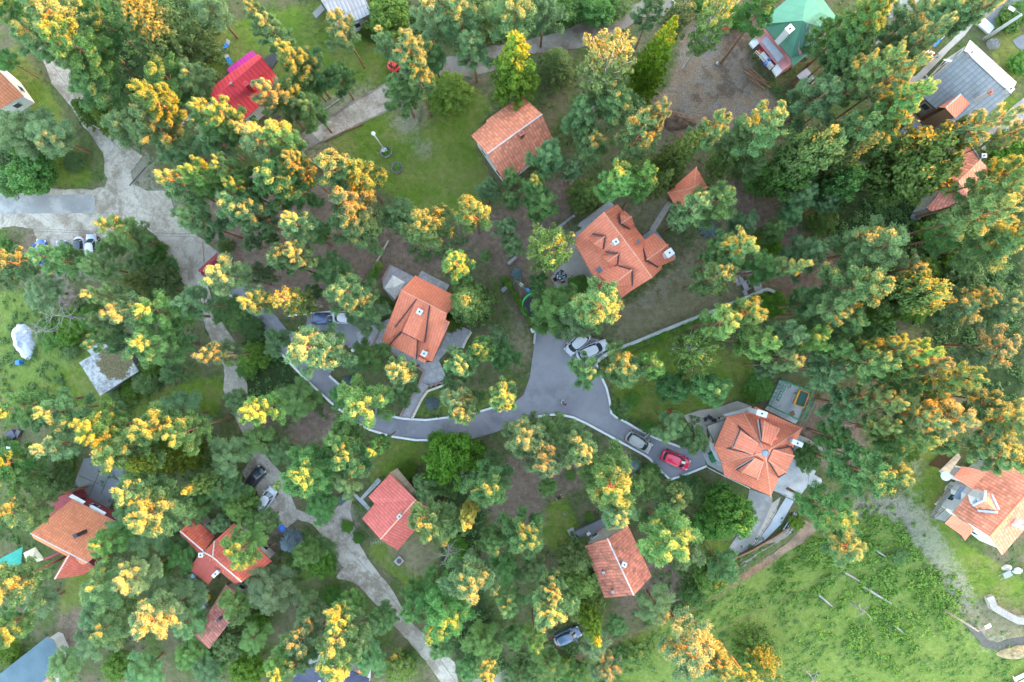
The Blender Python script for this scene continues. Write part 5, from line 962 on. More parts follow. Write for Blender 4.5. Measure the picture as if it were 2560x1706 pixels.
for sh, x, y, r, kind, lit in TREES:
    p = S(sh, x, y); w0 = up(p, 8); hs = shade_top(w0.x, w0.y); dd = max(0, .062 * (62 - w0.x * math.cos(SUN_AZ) - w0.y * math.sin(SUN_AZ))) if lit > 1 else 0; dd *= max(.15, min(1, 1.25 - (-w0.x * math.sin(SUN_AZ) + w0.y * math.cos(SUN_AZ)) / 55)); Rp = r * SHEETS[sh][2]
    Rw = Rp * (CAM_Z - w0.z) / FOC; shrub = kind == 'D' and lit == 0 and r < 125
    if kind == 'P': H = max(hs + (-2.5, .3, 3.0, 5.6)[lit] + dd, (5.5, 7.0, 9.0, 10.5)[lit], Rw * 2.3) * tr_rng.uniform(.95, 1.06) if r > 60 else (max(3.0, Rw * 2.4) if lit == 0 else max(hs + 3.5, 9))
    elif kind in 'SLN': H = max(hs + dd + (-3, .5, 3.0, 5.5)[lit] if lit else 0, Rw * (3.0 if kind != 'L' else 2.6)) if r > 60 else Rw * 2.2
    elif shrub: H = Rw * tr_rng.uniform(1.1, 1.6)
    else: H = max(hs + dd + (-4, .5, 3.0, 5.5)[lit] if lit else 0, Rw * 2.2)
    H = min(H, 25)
    root, _ = plant(kind, p, Rp, H, tr_rng.uniform(0, 6.28), tr_rng.randrange(9), shrub, lit)
    size = "low" if H < 5 else "small" if r < 100 else "large" if r > 165 else "medium"
    look = ("dark" if kind != 'L' else "bright green", "green", "gold tipped", "golden topped")[lit]
    LABELS.append((root, f"{size} {look} {KINDW[kind][1] if not shrub else 'bush'}", p))
# ------------------------------------------------------------------ placing things on the hillside
NRM = Vector((-GA, -GB, 1)).normalized()
def frame(p, q=None, yaw=0.0, tilt=True, h=0.0):
    """matrix at plan pixel p, x axis towards plan pixel q (or yaw)"""
    o = up(p, h)
    f = (up(q, h) - o) if q is not None else Vector((math.cos(yaw), math.sin(yaw), 0))
    n = NRM if tilt else Vector((0, 0, 1)); f = (f - n * f.dot(n)).normalized(); l = n.cross(f)
    return Matrix(((f.x, l.x, n.x, o.x), (f.y, l.y, n.y, o.y), (f.z, l.z, n.z, o.z), (0, 0, 0, 1)))
def put(mb, M): mb.v = [tuple(M @ Vector(v)) for v in mb.v]; return mb
def part(name, mat, M, root, fn, smooth=False):
    mb = MB(); fn(mb); put(mb, M); return mb.build(name, mat, root, smooth)
def simple(name, label, cat, M, group=None): return thing(name, M.translation, label, cat, group)
def one(name, label, cat, mat, M, fn, group=None, smooth=False, kind=None):
    mb = MB(); fn(mb); put(mb, M); o = mb.build(name, mat, None, smooth); return tag(o, label, cat, group, kind)

# ------------------------------------------------------------------ cars
M_tyre = plain("tyre_rubber", (.02, .02, .02), .9, .2); M_rim = plain("alloy_rim", (.45, .45, .47), .35, .5, .05, 2, .7)
M_cglass = plain("car_glass", (.020, .030, .038), .06, .7, .1, 1); M_lamp = plain("lamp_lens", (.70, .70, .68), .15, .6, .05); M_tail = plain("tail_lens", (.30, .01, .01), .2, .5, .1)
def paint(name, col, rough=.28):
    m = plain("car_paint_" + name, col, rough, .5, .04, .8); m.node_tree.nodes["Principled BSDF"].inputs["Coat Weight"].default_value = .6; return m
def car(label, a, b_, body, roofmat=None, L_=None, W=1.76, Hh=1.48, cab=(-.40, .16), hood=.92, style='hatch', glass_roof=False, open_door=False, group=None, name='car'):
    """a: plan pixel of the tail, b_: plan pixel of the nose"""
    A, B = up(a), up(b_); Ln = L_ or (B - A).length; mid = ((a[0] + b_[0]) / 2, (a[1] + b_[1]) / 2); M = frame(mid, b_)
    root = simple(name, label, 'car', M, group); hl, hw = Ln / 2, W / 2
    def ring(z, dx, dy, front=0.0, n=28, x0=-hl, x1=hl):
        out = []; cx, ax = (x0 + x1) / 2, (x1 - x0) / 2 - dx; ay = hw - dy
        for k in range(n):
            t = 2 * math.pi * k / n; c, s_ = math.cos(t), math.sin(t); e = .42
            X = math.copysign(abs(c) ** e, c); Y = math.copysign(abs(s_) ** (e * 1.0), s_)
            y = ay * Y * (1 - .10 * max(0, X) ** 3 - .05 * max(0, -X) ** 3); out.append(Vector((cx + ax * X * (1 - .05 * Y * Y), y, z)))
        return out
    def loft(mb, rings, m=0, cap=True):
        n = len(rings[0]); a0 = len(mb.v)
        for r in rings: mb.v += [tuple(v) for v in r]
        for i in range(len(rings) - 1):
            for k in range(n):
                k2 = (k + 1) % n; mb.f.append((a0 + i * n + k, a0 + i * n + k2, a0 + (i + 1) * n + k2, a0 + (i + 1) * n + k)); mb.m.append(m); mb.uv.append(None)
        if cap: mb.f.append(tuple(range(a0 + (len(rings) - 1) * n, a0 + len(rings) * n))); mb.m.append(m); mb.uv.append(None)
    part('body', body, M, root, lambda mb: loft(mb, [ring(.20, .10, .08), ring(.34, .02, .02), ring(.58, 0, 0), ring(.80, .03, .02), ring(hood - .03, .08, .07), ring(hood + .02, .22, .17)]), True)
    cb0, cb1 = cab[0] * Ln, cab[1] * Ln + .55
    def green(mb):
        lo, hi = ring(hood, 0, .13, x0=cb0 - .12, x1=cb1 + .18), ring(Hh - .05, 0, .27, x0=cb0 + .22, x1=cb1 - .50); loft(mb, [lo, hi])
    gl = part('glasshouse', M_cglass, M, root, green)
    part('roof_panel', M_cglass if glass_roof else (roofmat or body), M, root, lambda mb: loft(mb, [ring(Hh - .09, 0, .245, x0=cb0 + .14, x1=cb1 - .44), ring(Hh - .02, .02, .26, x0=cb0 + .18, x1=cb1 - .48), ring(Hh + .02, .12, .36, x0=cb0 + .22, x1=cb1 - .54)]), True)
    for s_ in (-1, 1):
        for x0, x1 in ((cb1 + .02, cb1 - .52), (cb0 - .02, cb0 + .26), ((cb0 + cb1) / 2 - .1, (cb0 + cb1) / 2 - .1)):
            part('roof_pillar', body, M, root, lambda mb: mb.tube([(x0, s_ * (hw - .16), hood), (x1, s_ * (hw - .29), Hh - .05)], .05, 5))
        part('mirror', body, M, root, lambda mb: mb.box((cb1 - .18, s_ * (hw + .07), hood + .08), (.14, .20, .13)))
        part('headlight', M_lamp, M, root, lambda mb: mb.box((hl - .20, s_ * (hw - .33), .70), (.26, .34, .14)))
        part('taillight', M_tail, M, root, lambda mb: mb.box((-hl + .13, s_ * (hw - .25), .78), (.20, .24, .18)))
        for x in (-hl + .78, hl - .82):
            w = part('wheel', M_tyre, M, root, lambda mb: mb.tube([(x, s_ * (hw - .20), .32), (x, s_ * (hw - .18), .32), (x, s_ * (hw - .01), .32), (x, s_ * hw, .32)], [.27, .32, .32, .29], 16))
            part('rim', M_rim, M, w, lambda mb: mb.tube([(x, s_ * (hw - .02), .32), (x, s_ * (hw + .012), .32)], .19, 12))
    if open_door: part('open_door', body, M, root, lambda mb: mb.box((cb1 - .75, hw + .48, .75), (.10, .95, .75), -.25))
    return root
silver, white, pinkred, navy, black, sgrey = paint("silver", (.33, .32, .29)), paint("white", (.50, .51, .53)), paint("pink_red", (.52, .008, .045)), paint("navy", (.012, .030, .090)), paint("black", (.015, .016, .018)), paint("grey", (.22, .24, .26))
car('pink red hatchback parked at the dead end of the driveway', S('22', 1375, 1040), S('22', 1605, 1140), pinkred)
car('beige silver estate car with an open door on the driveway', S('22', 1085, 880), S('22', 1288, 1005), silver, open_door=True)
car('white hatchback at the turning area, leftmost of the two white cars there', S('21', 735, 1445), S('21', 628, 1540), white, L_=4.0)
car('white estate car at the turning area beside the end of the garden wall', S('22', 700, 225), S('22', 900, 140), white, L_=4.6)
car('white off-road car with black roof, parked beside a grey car by the junction', S('01', 690, 640), S('01', 695, 835), white, black, L_=4.5, glass_roof=True)
car('grey saloon with pale roof beside the black roofed white car', S('01', 805, 800), S('01', 790, 618), sgrey, white, L_=4.3)
car('dark blue car hidden under a pine beside the white off-road car', S('01', 560, 830), S('01', 545, 690), navy, L_=4.2)
car('navy car on the upper courtyard of the driveway, by the white van', S('11', 590, 1290), S('11', 725, 1290), navy, L_=4.0)
car('white van nosing out from under a golden pine by the navy car', S('11', 900, 1285), S('11', 758, 1275), white, None, 4.6, 1.85, 1.75, (-.44, .18), 1.0, name='van')
car('black car on the lane under spruces, uphill of the white hatchback', S('02', 2100, 1290), S('02', 2180, 1195), black, L_=4.0)
car('white hatchback on the lane under spruces, below the black car', S('02', 2195, 1480), S('02', 2280, 1360), white, L_=4.1)
car('blue grey car in the woods below the brick red gable house', S('23', 540, 1190), S('23', 650, 1140), paint("blue_grey", (.06, .10, .16)), L_=4.0)
car('scarlet car almost wholly under a golden pine beside the upper lane', S('10', 1220, 570), S('10', 1320, 410), paint("scarlet", (.60, .015, .008)), L_=4.4)
car('blue car nearly hidden under the pine at the car park edge', S('01', 360, 800), S('01', 370, 690), paint("mid_blue", (.02, .07, .30)), L_=3.9)

# ------------------------------------------------------------------ people
SKIN = plain("skin", (.48, .28, .20), .6, .3, .08, 20); CL = {}
def cloth(col): return plain("cloth_%d_%d_%d" % tuple(int(c * 255) for c in col), col, .9, .1, .15, 12)
def person(label, p, yaw, pose, shirt, trousers, hair=(.05, .03, .02), group=None, scale=1.0, hold=None, seat=0.0, sit_z=None):
    M = frame(p, None, yaw, tilt=False) @ Matrix.Diagonal((scale, scale, scale, 1)); V, E, R, B = [], [], [], []
    def v(x, y, z, r): V.append((x, y, z)); R.append(r); return len(V) - 1
    def e(a, b_, m): E.append((a, b_)); B.append(m)
    sit = pose == 'sit'; bend = pose == 'bend'
    hz = .55 if sit else .92; lean = .10 if sit else .55 if bend else .03
    pel = v(0, 0, hz, .135); wai = v(lean * .35, 0, hz + .20, .125); che = v(lean * .8, 0, hz + (.40 if not bend else .34), .150); nk = v(lean, 0, hz + (.55 if not bend else .44), .058); hd = v(lean + .03, 0, hz + (.68 if not bend else .54), .092); top = v(lean + .03, 0, hz + (.79 if not bend else .63), .070)
    e(pel, wai, 1); e(wai, che, 0); e(che, nk, 0); e(nk, hd, 2); e(hd, top, 2); no = v(lean + .13, 0, V[hd][2] + .01, .016); e(hd, no, 2)
    for s_ in (-1, 1):
        k = s_ if pose == 'walk' else 0
        sh = v(lean * .85, s_ * .185, V[che][2] + .06, .062); e(che, sh, 0)
        if sit: el, wr = (lean + .22, s_ * .25, V[che][2] - .18), (lean + .42, s_ * .12, V[che][2] - .17)
        elif bend: el, wr = (lean + .16, s_ * .24, hz + .12), (lean + .36, s_ * .16, hz + .02)
        else: el, wr = (.03 - k * .12, s_ * .25, hz + .20), (.12 - k * .16, s_ * .24, hz - .02)
        a = v(*el, .042); w = v(*wr, .027); e(sh, a, 0); e(a, w, 2)
        d = Vector(wr) - Vector(el); d.normalize(); pm = v(*(Vector(wr) + d * .07), .030); e(w, pm, 2)
        for j in range(4): e(pm, v(*(Vector(wr) + d * (.155 + (.012, .022, .014, -.006)[j]) + Vector((.0, (j - 1.5) * .020, -.02))), .009), 2)
        e(w, v(*(Vector(wr) + d * .08 + Vector((.03, -s_ * .045, -.01))), .010), 2)
        hp = v(0, s_ * .10, hz - .05, .098); e(pel, hp, 1)
        if sit: kn, an = (.44, s_ * .12, hz - .02), (.46, s_ * .12, .09)
        else: kn, an = (.06 + k * .14, s_ * .10, .50), (k * .22 - .02, s_ * .10, .09)
        kv = v(*kn, .062); av = v(*an, .042); tv = v(an[0] + .17, an[1], .04, .035); e(hp, kv, 1); e(kv, av, 1); e(av, tv, 3)
    if sit_z is not None: V = [(x, y, z) for x, y, z in V]
    me = bpy.data.meshes.new("person"); me.from_pydata(V, E, []); o = bpy.data.objects.new("person", me); COL.objects.link(o)
    md = o.modifiers.new("skin", 'SKIN'); md.use_smooth_shade = True
    for i, sv in enumerate(me.skin_vertices[0].data): sv.radius = (R[i], R[i]); sv.use_root = (i == 0)
    o.modifiers.new("sub", 'SUBSURF').levels = 1; o.modifiers["sub"].render_levels = 1
    dg = bpy.context.evaluated_depsgraph_get(); nm = bpy.data.meshes.new_from_object(o.evaluated_get(dg)); bpy.data.objects.remove(o); nm.name = "person"
    nm.materials.clear()
    for mm in (cloth(shirt), cloth(trousers), SKIN, cloth((.03, .03, .03))): nm.materials.append(mm)
    segs = [(Vector(V[a]), Vector(V[b_]), m) for (a, b_), m in zip(E, B)]
    for f in nm.polygons:
        c = Vector(f.center); best = (9, 0)
        for a, b_, m in segs:
            d = b_ - a; t = max(0, min(1, (c - a).dot(d) / max(d.length_squared, 1e-9))); best = min(best, ((c - a - d * t).length, m))
        f.material_index = best[1]; f.use_smooth = True
    nm.transform(M); po = bpy.data.objects.new("person", nm); COL.objects.link(po); tag(po, label, 'person', group)
    hc = Vector(V[hd])
    part('hair', plain("hair_%d" % int(hair[0] * 255), hair, .8, .2, .2, 20), M, po, lambda mb: mb.ball(hc + Vector((-.018, 0, .055)), .112, 0, 10, .92), True)
    for s_ in (-1, 1): part('eye', M_dark, M, po, lambda mb: mb.ball(hc + Vector((.088, s_ * .034, .02)), .012, 0, 6))
    part('mouth', plain("lips", (.35, .10, .09), .6), M, po, lambda mb: mb.box(hc + Vector((.090, 0, -.05)), (.01, .045, .012)))
    return po
person('walker in white top on the asphalt turning area', S('22', 548, 605), -.9, 'walk', (.70, .70, .72), (.12, .14, .20))
person('walker in mauve top close behind the white clad one', S('22', 568, 632), -.7, 'walk', (.30, .14, .22), (.05, .05, .07))
person('gardener in orange top pushing a mower over the lawn', S('22', 1496, 703), 3.1, 'walk', (.62, .10, .02), (.06, .06, .08))
person('person in black bending on the bare ground above the brick red house', S('22', 500, 1418), .6, 'bend', (.02, .02, .025), (.30, .20, .16))
person('child in turquoise shirt on the grass near the brick red house', S('22', 571, 1540), 1.9, 'walk', (.10, .45, .42), (.50, .48, .46), (.25, .14, .06), None, .78)
mow = simple('lawn_mower', 'red and black push mower in front of the orange clad gardener', 'mower', frame(S('22', 1464, 701), None, 3.1)); MM = frame(S('22', 1464, 701), None, 3.1)
part('deck', plain("mower_red", (.45, .03, .02), .4, .5), MM, mow, lambda mb: mb.box((0, 0, .22), (.8, .52, .22), 0, 0, .8)); part('engine', M_rail, MM, mow, lambda mb: mb.box((.05, 0, .42), (.3, .3, .2), 0, 0, .7)); part('handle', M_rail, MM, mow, lambda mb: (mb.tube([(-.35, .24, .3), (-.75, .24, .95)], .02, 5), mb.tube([(-.35, -.24, .3), (-.75, -.24, .95)], .02, 5), mb.tube([(-.75, -.24, .95), (-.75, .24, .95)], .025, 5)))
for x in (-.3, .3):
    for y in (-.3, .3): part('wheel', M_tyre, MM, mow, lambda mb: mb.tube([(x, y - .03, .11), (x, y + .03, .11)], .11, 10))
# diners round the dark table
tp = S('T', 330, 290); TMt = frame(tp, None, .6, tilt=False, h=.12)
tb = simple('dining_table', 'dark oval table laid for a meal on the gravel patio', 'table', TMt)
part('tabletop', plain("dark_blue_cloth", (.03, .05, .09), .8), TMt, tb, lambda mb: mb.tube([(0, 0, .72), (0, 0, .76)], [.62, .62], 20))
for sx in (-.35, .35):
    for sy in (-.35, .35): part('leg', M_rail, TMt, tb, lambda mb: mb.tube([(sx, sy, .72), (sx * 1.1, sy * 1.1, 0)], .03, 5))
for i, (x, y) in enumerate(((-.25, .2), (.15, .28), (.25, -.15), (-.2, -.25), (-.4, .0), (.02, .02))):
    one('dish', 'dish of food on the dark dining table', 'dish', plain("dish_%d" % (i % 3), ((.7, .7, .68), (.55, .35, .05), (.12, .30, .08))[i % 3], .5), TMt @ Matrix.Translation((x, y, .76)), lambda mb: mb.tube([(0, 0, 0), (0, 0, .03), (0, 0, .035)], [.06, .11, .1], 10), 'dishes on the dining table')
def chair(label, p, yaw, frame_m, seat_m, group, h=0.0, name='chair', s=1.0):
    M = frame(p, None, yaw, tilt=False, h=h) @ Matrix.Diagonal((s, s, s, 1)); r = simple(name, label, 'chair', M, group)
    part('seat', seat_m, M, r, lambda mb: mb.box((0, 0, .44), (.48, .48, .06))); part('backrest', seat_m, M, r, lambda mb: mb.box((-.24, 0, .72), (.05, .46, .48)))
    for x in (-.21, .21):
        for y in (-.21, .21): part('leg', frame_m, M, r, lambda mb: mb.tube([(x, y, .42), (x * 1.1, y * 1.1, 0)], .02, 5))
    for y in (-.25, .25): part('armrest', frame_m, M, r, lambda mb: mb.tube([(-.22, y, .66), (.18, y, .64), (.2, y, .44)], .02, 5))
    return r
c_seat = plain("charcoal_weave", (.03, .035, .05), .8)
for i, (x, y, sh_, tr_, lab) in enumerate(((265, 335, (.02, .02, .025), (.03, .03, .04), 'diner in black at the patio table'), (352, 235, (.40, .40, .50), (.2, .2, .25), 'diner in lilac grey with dark hair, upper seat of the patio table'), (395, 285, (.60, .62, .70), (.2, .2, .25), 'diner in white shirt on the house side of the patio table'), (368, 360, (.45, .36, .40), (.25, .2, .2), 'bald headed diner in pale pink at the lower end of the patio table'))):
    q = S('T', x, y); yaw = math.atan2(-(290 - y), 330 - x); person(lab, q, yaw, 'sit', sh_, tr_, (.30, .20, .15) if i == 3 else (.03, .02, .02), 'diners at the patio table')
    chair('charcoal garden chair under the ' + lab.split(' at')[0].split(',')[0].split(' on the')[0], q, yaw, M_rail, c_seat, 'chairs round the patio table', .10)

def log(label, a, b_, r, mat=None, group=None, name='fallen_log', lift=0.0):
    mb = MB(); A, B = up(a, r * .8 + lift), up(b_, r * .8 + lift); mb.tube([A, A.lerp(B, .5) + Vector((0, 0, .02)), B], [r, r * .9, r * .7], 7); o = mb.build(name, mat or BK['X']); tag(o, label, 'log', group)
# ------------------------------------------------------------------ lamps, poles and lines
M_pole = plain("grey_concrete_pole", (.50, .50, .48), .8, .2, .12, 2); M_wpole = plain("weathered_pole", (.30, .24, .19), .9, .1, .25, 4); M_globe = plain("milk_glass_globe", (.80, .80, .78), .25, .5, .03)
def pole(label, base, topx, mat, r=.11, lamp=None, arm=0, cat='lamp post', name='lamp_post'):
    """foot at plan pixel base, leaning with the picture to topx: the height follows from how far its top is displaced"""
    b0 = up(base); d0, d1 = math.hypot(base[0] - 1280, base[1] - 853), math.hypot(topx[0] - 1280, topx[1] - 853)
    H = (CAM_Z - b0.z) * (1 - d0 / d1); t0 = upz(topx, b0.z + H); r0 = thing(name, b0, label, cat)
    mb = MB(); mb.tube([b0 - Vector((0, 0, .4)), b0.lerp(t0, .5), t0], [r, r * .85, r * .7], 8); mb.build('post', mat, r0, True)
    if lamp == 'globe': mb = MB(); mb.ball(t0 + Vector((0, 0, .22)), .30, 0, 12); mb.build('globe', M_globe, r0, True)
    if lamp == 'arm':
        d = Vector((math.cos(arm), math.sin(arm), 0)); mb = MB(); mb.tube([t0, t0 + d * .6 + Vector((0, 0, .15)), t0 + d * 1.1 + Vector((0, 0, .12))], .035, 5); ao = mb.build('arm', M_metal, r0)
        mb = MB(); mb.box(t0 + d * 1.3 + Vector((0, 0, .10)), (.75, .42, .14), arm, 0, .7); mb.build('lamp_head', M_globe, ao)
    if lamp == 'cross': mb = MB(); mb.tube([t0 + Vector((-.6, .3, -.2)), t0 + Vector((.6, -.3, -.2))], .05, 5); mb.build('crossarm', M_wpole, r0)
    return t0
p1 = pole('white garden lamp post with globe, rising from a round flower bed on the lawn', S('10', 1137, 1248), S('10', 1047, 1120), M_white, .10, 'globe')
p2 = pole('pale street lamp pole at the weedy meadow edge', S('33', 1662, 957), S('33', 1955, 1143), M_wpole, .14, 'arm', .5)
p3 = pole('tall tapered concrete pole beside the stone heap at the grey house', S('30', 2000, 330), S('30', 2310, 125), M_pole, .22, 'arm', 2.6)
p4 = pole('leaning looking wooden pole by the uphill gravel road', S('00', 915, 1115), S('00', 800, 1060), M_wpole, .12, 'cross', cat='utility pole', name='utility_pole')
p5 = pole('street lamp pole above the concrete yard', S('02', 350, 982), S('02', 150, 1015), M_wpole, .11, 'arm', 3.0)
p6 = up(S('01', 1760, 600), 7.5)
p7 = pole('grey utility pole rising out of the weeds below the dirt track', S('23', 1420, 1200), S('23', 1515, 1390), M_pole, .12, 'cross', cat='utility pole', name='utility_pole')
p8 = pole('utility pole at the upper lane bend over the stony plot', S('20', 1410, 160), S('20', 1475, 5), M_pole, .15, 'cross', cat='utility pole', name='utility_pole')
pA = pole('steel lamp at the corner of the fenced asphalt courtyard', S('12', 945, 185), S('12', 880, 185), M_metal, .06, 'globe')
log('thin wooden pole lying on the gravel by the maroon gate roof', S('01', 1698, 830), S('01', 1682, 650), .12, M_wpole, None, 'wooden_pole'); log('black pole lying across the road junction verge', S('01', 1080, 180), S('01', 1215, 25), .08, M_rail, None, 'wooden_pole')
def cable(label, pts, sag=.8):
    mb = MB(); P_ = []
    for a, b_ in zip(pts, pts[1:]):
        for k in range(9): t = k / 8; q = a.lerp(b_, t); q.z -= sag * 4 * t * (1 - t); P_.append(q)
    mb.tube(P_, .022, 4); o = mb.build('power_line', M_rail); tag(o, label, 'cable')
far = lambda sh, x, y, h: up(S(sh, x, y), h)
cable('upper of two cables crossing the car park road', [far('01', -200, 520, 7.5), p6 + Vector((-.4, .2, 0))]); cable('lower of two cables crossing the car park road', [far('01', -200, 535, 7.2), p6 + Vector((.3, -.2, -.2))])
cable('cable running along the uphill gravel road', [far('00', 120, 150, 7.5), p4, p6]); cable('thin line over the weedy meadow', [far('33', -700, 1400, 6.8), far('33', 850, 620, 6.5)], .4)
cable('double line following the gravel lane by the rose red house', [far('13', 640, 235, 5.5), far('13', 1340, 1040, 5.5), far('13', 1730, 1560, 5.5)], .3)

# ------------------------------------------------------------------ garden walls, hedges, planters
def wall(name, label, pts, mat, w, h_, cat='wall'): return ribbon(name, pts, mat, w, h_, 0, 'thing', label, cat)
M_gwall = plain("pale_green_coping", (.40, .43, .38), .85, .2, .12, 2)
wall('garden_wall', 'long pale garden wall with green tinted coping above the ball hedge', L('21', (2335, 1085), (2240, 1050), (1900, 1190), (1500, 1345), (1120, 1500), (960, 1560)) + L('22', (900, 230), (820, 290)), M_gwall, .45, 1.0)
wall('retaining_wall', 'dark timber retaining edge between the star house ramp and the dirt track', L('H', (400, 1535), (600, 1440), (790, 1330), (1010, 1180)), W_wood, .22, .7)
wall('stone_wall', 'crooked grey stone wall beside the dry bank', L('33', (2025, 840), (2060, 930), (2180, 1000), (2260, 1040), (2400, 1040)), M_crazy, .9, .7)
wall('timber_edge', 'weathered log along the lane side of the lawn', L('10', (640, 1180), (800, 1100), (960, 1035)), W_wood, .18, .2, 'log')
wall('timber_edge', 'long thin log lying on the bare pine floor', L('11', (1172, 640), (1100, 770), (985, 980)), plain("grey_log", (.30, .26, .22)), .20, .2, 'log')
wall('stone_edging', 'row of pale stones on the bare ground beside the largest house', L('21', (655, 430), (500, 548)), M_crazy, .35, .2, 'edging')
wall('curb_wall', 'low stone edge at the upper lane verge', L('10', (820, 795), (640, 915)), M_crazy, .15, .12, 'edging')
Vh = None
def hedge(line, n, r, label0, group, names, h=1.15):
    pts = [Vector(S(line[0], *q)) for q in line[1]]; seg = [(b_ - a).length for a, b_ in zip(pts, pts[1:])]; tot = sum(seg); out = []
    for k in range(n):
        d = tot * (k + .5) / n; i = 0
        while i < len(seg) - 1 and d > seg[i]: d -= seg[i]; i += 1
        out.append(pts[i].lerp(pts[i + 1], d / seg[i]))
    return out
def ball_mesh(seed):
    g = random.Random(seed); C = [(math.cos(a) * .34 * math.sqrt(1 - u * u), math.sin(a) * .34 * math.sqrt(1 - u * u), .55 + u * .45) for a, u in ((i * 2.4, 1 - 2 * (i + .5) / 26) for i in range(26))]
    return leaf_object("foliage", leaves(C, [.24] * len(C), 60, .13, .08, .5, seed, .5, .9), LM['H'])
BALLS = [ball_mesh(900 + i) for i in range(3)]; stub = MB(); stub.tube([(0, 0, -.2), (0, 0, .5)], [.04, .02], 5); so = stub.build("stem", BK['S']); STEM = so.data; bpy.data.objects.remove(so)
def ball_bush(p, r, label, group, k):
    b0 = up((p[0], p[1])); t = thing('hedge_bush', b0, label, 'bush', group); t.scale = (r / .58, r / .58, r / .50); t.rotation_euler = (0, 0, k * 1.3)
    for n_, md in (('foliage', BALLS[k % 3]), ('stem', STEM)):
        o = bpy.data.objects.new(n_, md); COL.objects.link(o); o.parent = t
    return t
H1 = hedge(('21', ((2235, 1085), (1900, 1222), (1500, 1388), (1120, 1535), (1000, 1580))), 40, .6, '', '', None)
pn = lambda k: (ORD[k] or "first ").strip() if k < 16 else ("seventeenth", "eighteenth", "nineteenth", "twentieth", "twenty-first", "twenty-second", "twenty-third", "twenty-fourth", "twenty-fifth", "twenty-sixth", "twenty-seventh", "twenty-eighth", "twenty-ninth", "thirtieth", "thirty-first", "thirty-second", "thirty-third", "thirty-fourth", "thirty-fifth", "thirty-sixth", "thirty-seventh", "thirty-eighth", "thirty-ninth", "fortieth")[k - 16]
for k, p in enumerate(H1): ball_bush(p, rng.uniform(.52, .66), f"round clipped bush below the garden wall, {pn(k)} counting from the loungers", 'ball hedge along the garden wall', k)
H2 = hedge(('21', ((68, 945), (300, 1335))), 15, .5, '', '', None)
for k, p in enumerate(H2): ball_bush(p, rng.uniform(.46, .56), f"small clipped bush in the row beside the swing lawn, {pn(k)} from its upper end", 'ball hedge beside the swing lawn', k)
for k, (x, y, lab) in enumerate(((1097, 858, 'dark clipped bush nearest the thin log by the white parasol'), (1067, 912, 'middle dark clipped bush of three near the white parasol'), (1035, 960, 'dark clipped bush partly under the pine by the white parasol'))): ball_bush(S('11', x, y), .75, lab, 'three dark bushes by the white parasol', k)
for k, (x, y, r_) in enumerate(((480, 1180, 1), (1230, 1090, .8), (1290, 1110, .8), (1350, 1140, .8))): pass
M_rock = M_crazy
for (x, y, r_, lab, wh) in ((1153, 1268, 42, 'round stone edged flower bed under the white lamp post, full of white blossom', True), (1243, 1398, 42, 'smaller round stone edged bed on the lawn, planted with shrubs', False)):
    c = up(S('10', x, y)); t = thing('flower_bed', c, lab, 'flower bed'); R_ = r_ * K / FOC * (CAM_Z - c.z); Mx = frame(S('10', x, y))
    part('stone_ring', M_rock, Mx, t, lambda mb: [mb.box((math.cos(a) * R_, math.sin(a) * R_, .1), (.42, .24, .28), a + 1.57) for a in np.linspace(0, 6.283, 22)[:-1]])
    part('soil', M_soil, Mx, t, lambda mb: mb.tube([(0, 0, -.1), (0, 0, .08)], R_ * .95, 24))
    C = [(math.cos(a) * q, math.sin(a) * q, .28) for a, q in ((i * 2.4 + 1.2, R_ * .25 + R_ * .5 * ((i * .37) % 1)) for i in range(9))]
    V = leaves(C, [.34] * len(C), 60, .14, .10, .6, 5 + r_); V = np.array([tuple(Mx @ Vector(v)) for v in V]); o = bpy.data.objects.new('plants', leaf_object('plants', V, LM['H'])); COL.objects.link(o); o.parent = t; o.matrix_parent_inverse = Matrix.Translation(-c)
    if wh:
        C = [(math.cos(a) * q - R_ * .3, math.sin(a) * q + .1, .5) for a, q in ((i * 2.4, R_ * .45 * ((i * .61) % 1)) for i in range(9))]
        V = leaves(C, [.22] * len(C), 16, .12, .11, 1.2, 6); V = np.array([tuple(Mx @ Vector(v)) for v in V]); o = bpy.data.objects.new('blossom', leaf_object('blossom', V, M_white)); COL.objects.link(o); o.parent = t; o.matrix_parent_inverse = Matrix.Translation(-c)
# shrubs and blue spruces that stand alone
for k, (sh, x, y, r, kd, lab) in enumerate((('12', 1530, 635, 55, 'N', 'blue spruce in the dark shrubs beside the stepped path'), ('11', 2243, 910, 45, 'N', 'small blue spruce at the top of the clipped bush row'), ('21', 1790, 530, 70, 'N', 'sprawling blue juniper on the dry lawn right of the largest house'), ('12', 825, 440, 40, 'N', 'little blue spruce beside the driveway kerb'),
                                          ('13', 400, 360, 45, 'N', 'silvery blue spruce at the lane under the cross gabled house'), ('22', 1150, 1150, 60, 'N', 'blue grey young spruce below the driveway kerb'))):
    w0 = up(S(sh, x, y), 1); r0, _ = plant(kd, S(sh, x, y), r * K, max(1.5, r * K * .052 * 2.0), k, 0); r0['label'] = lab; r0['group'] = 'blue spruces'; r0['category'] = 'spruce'

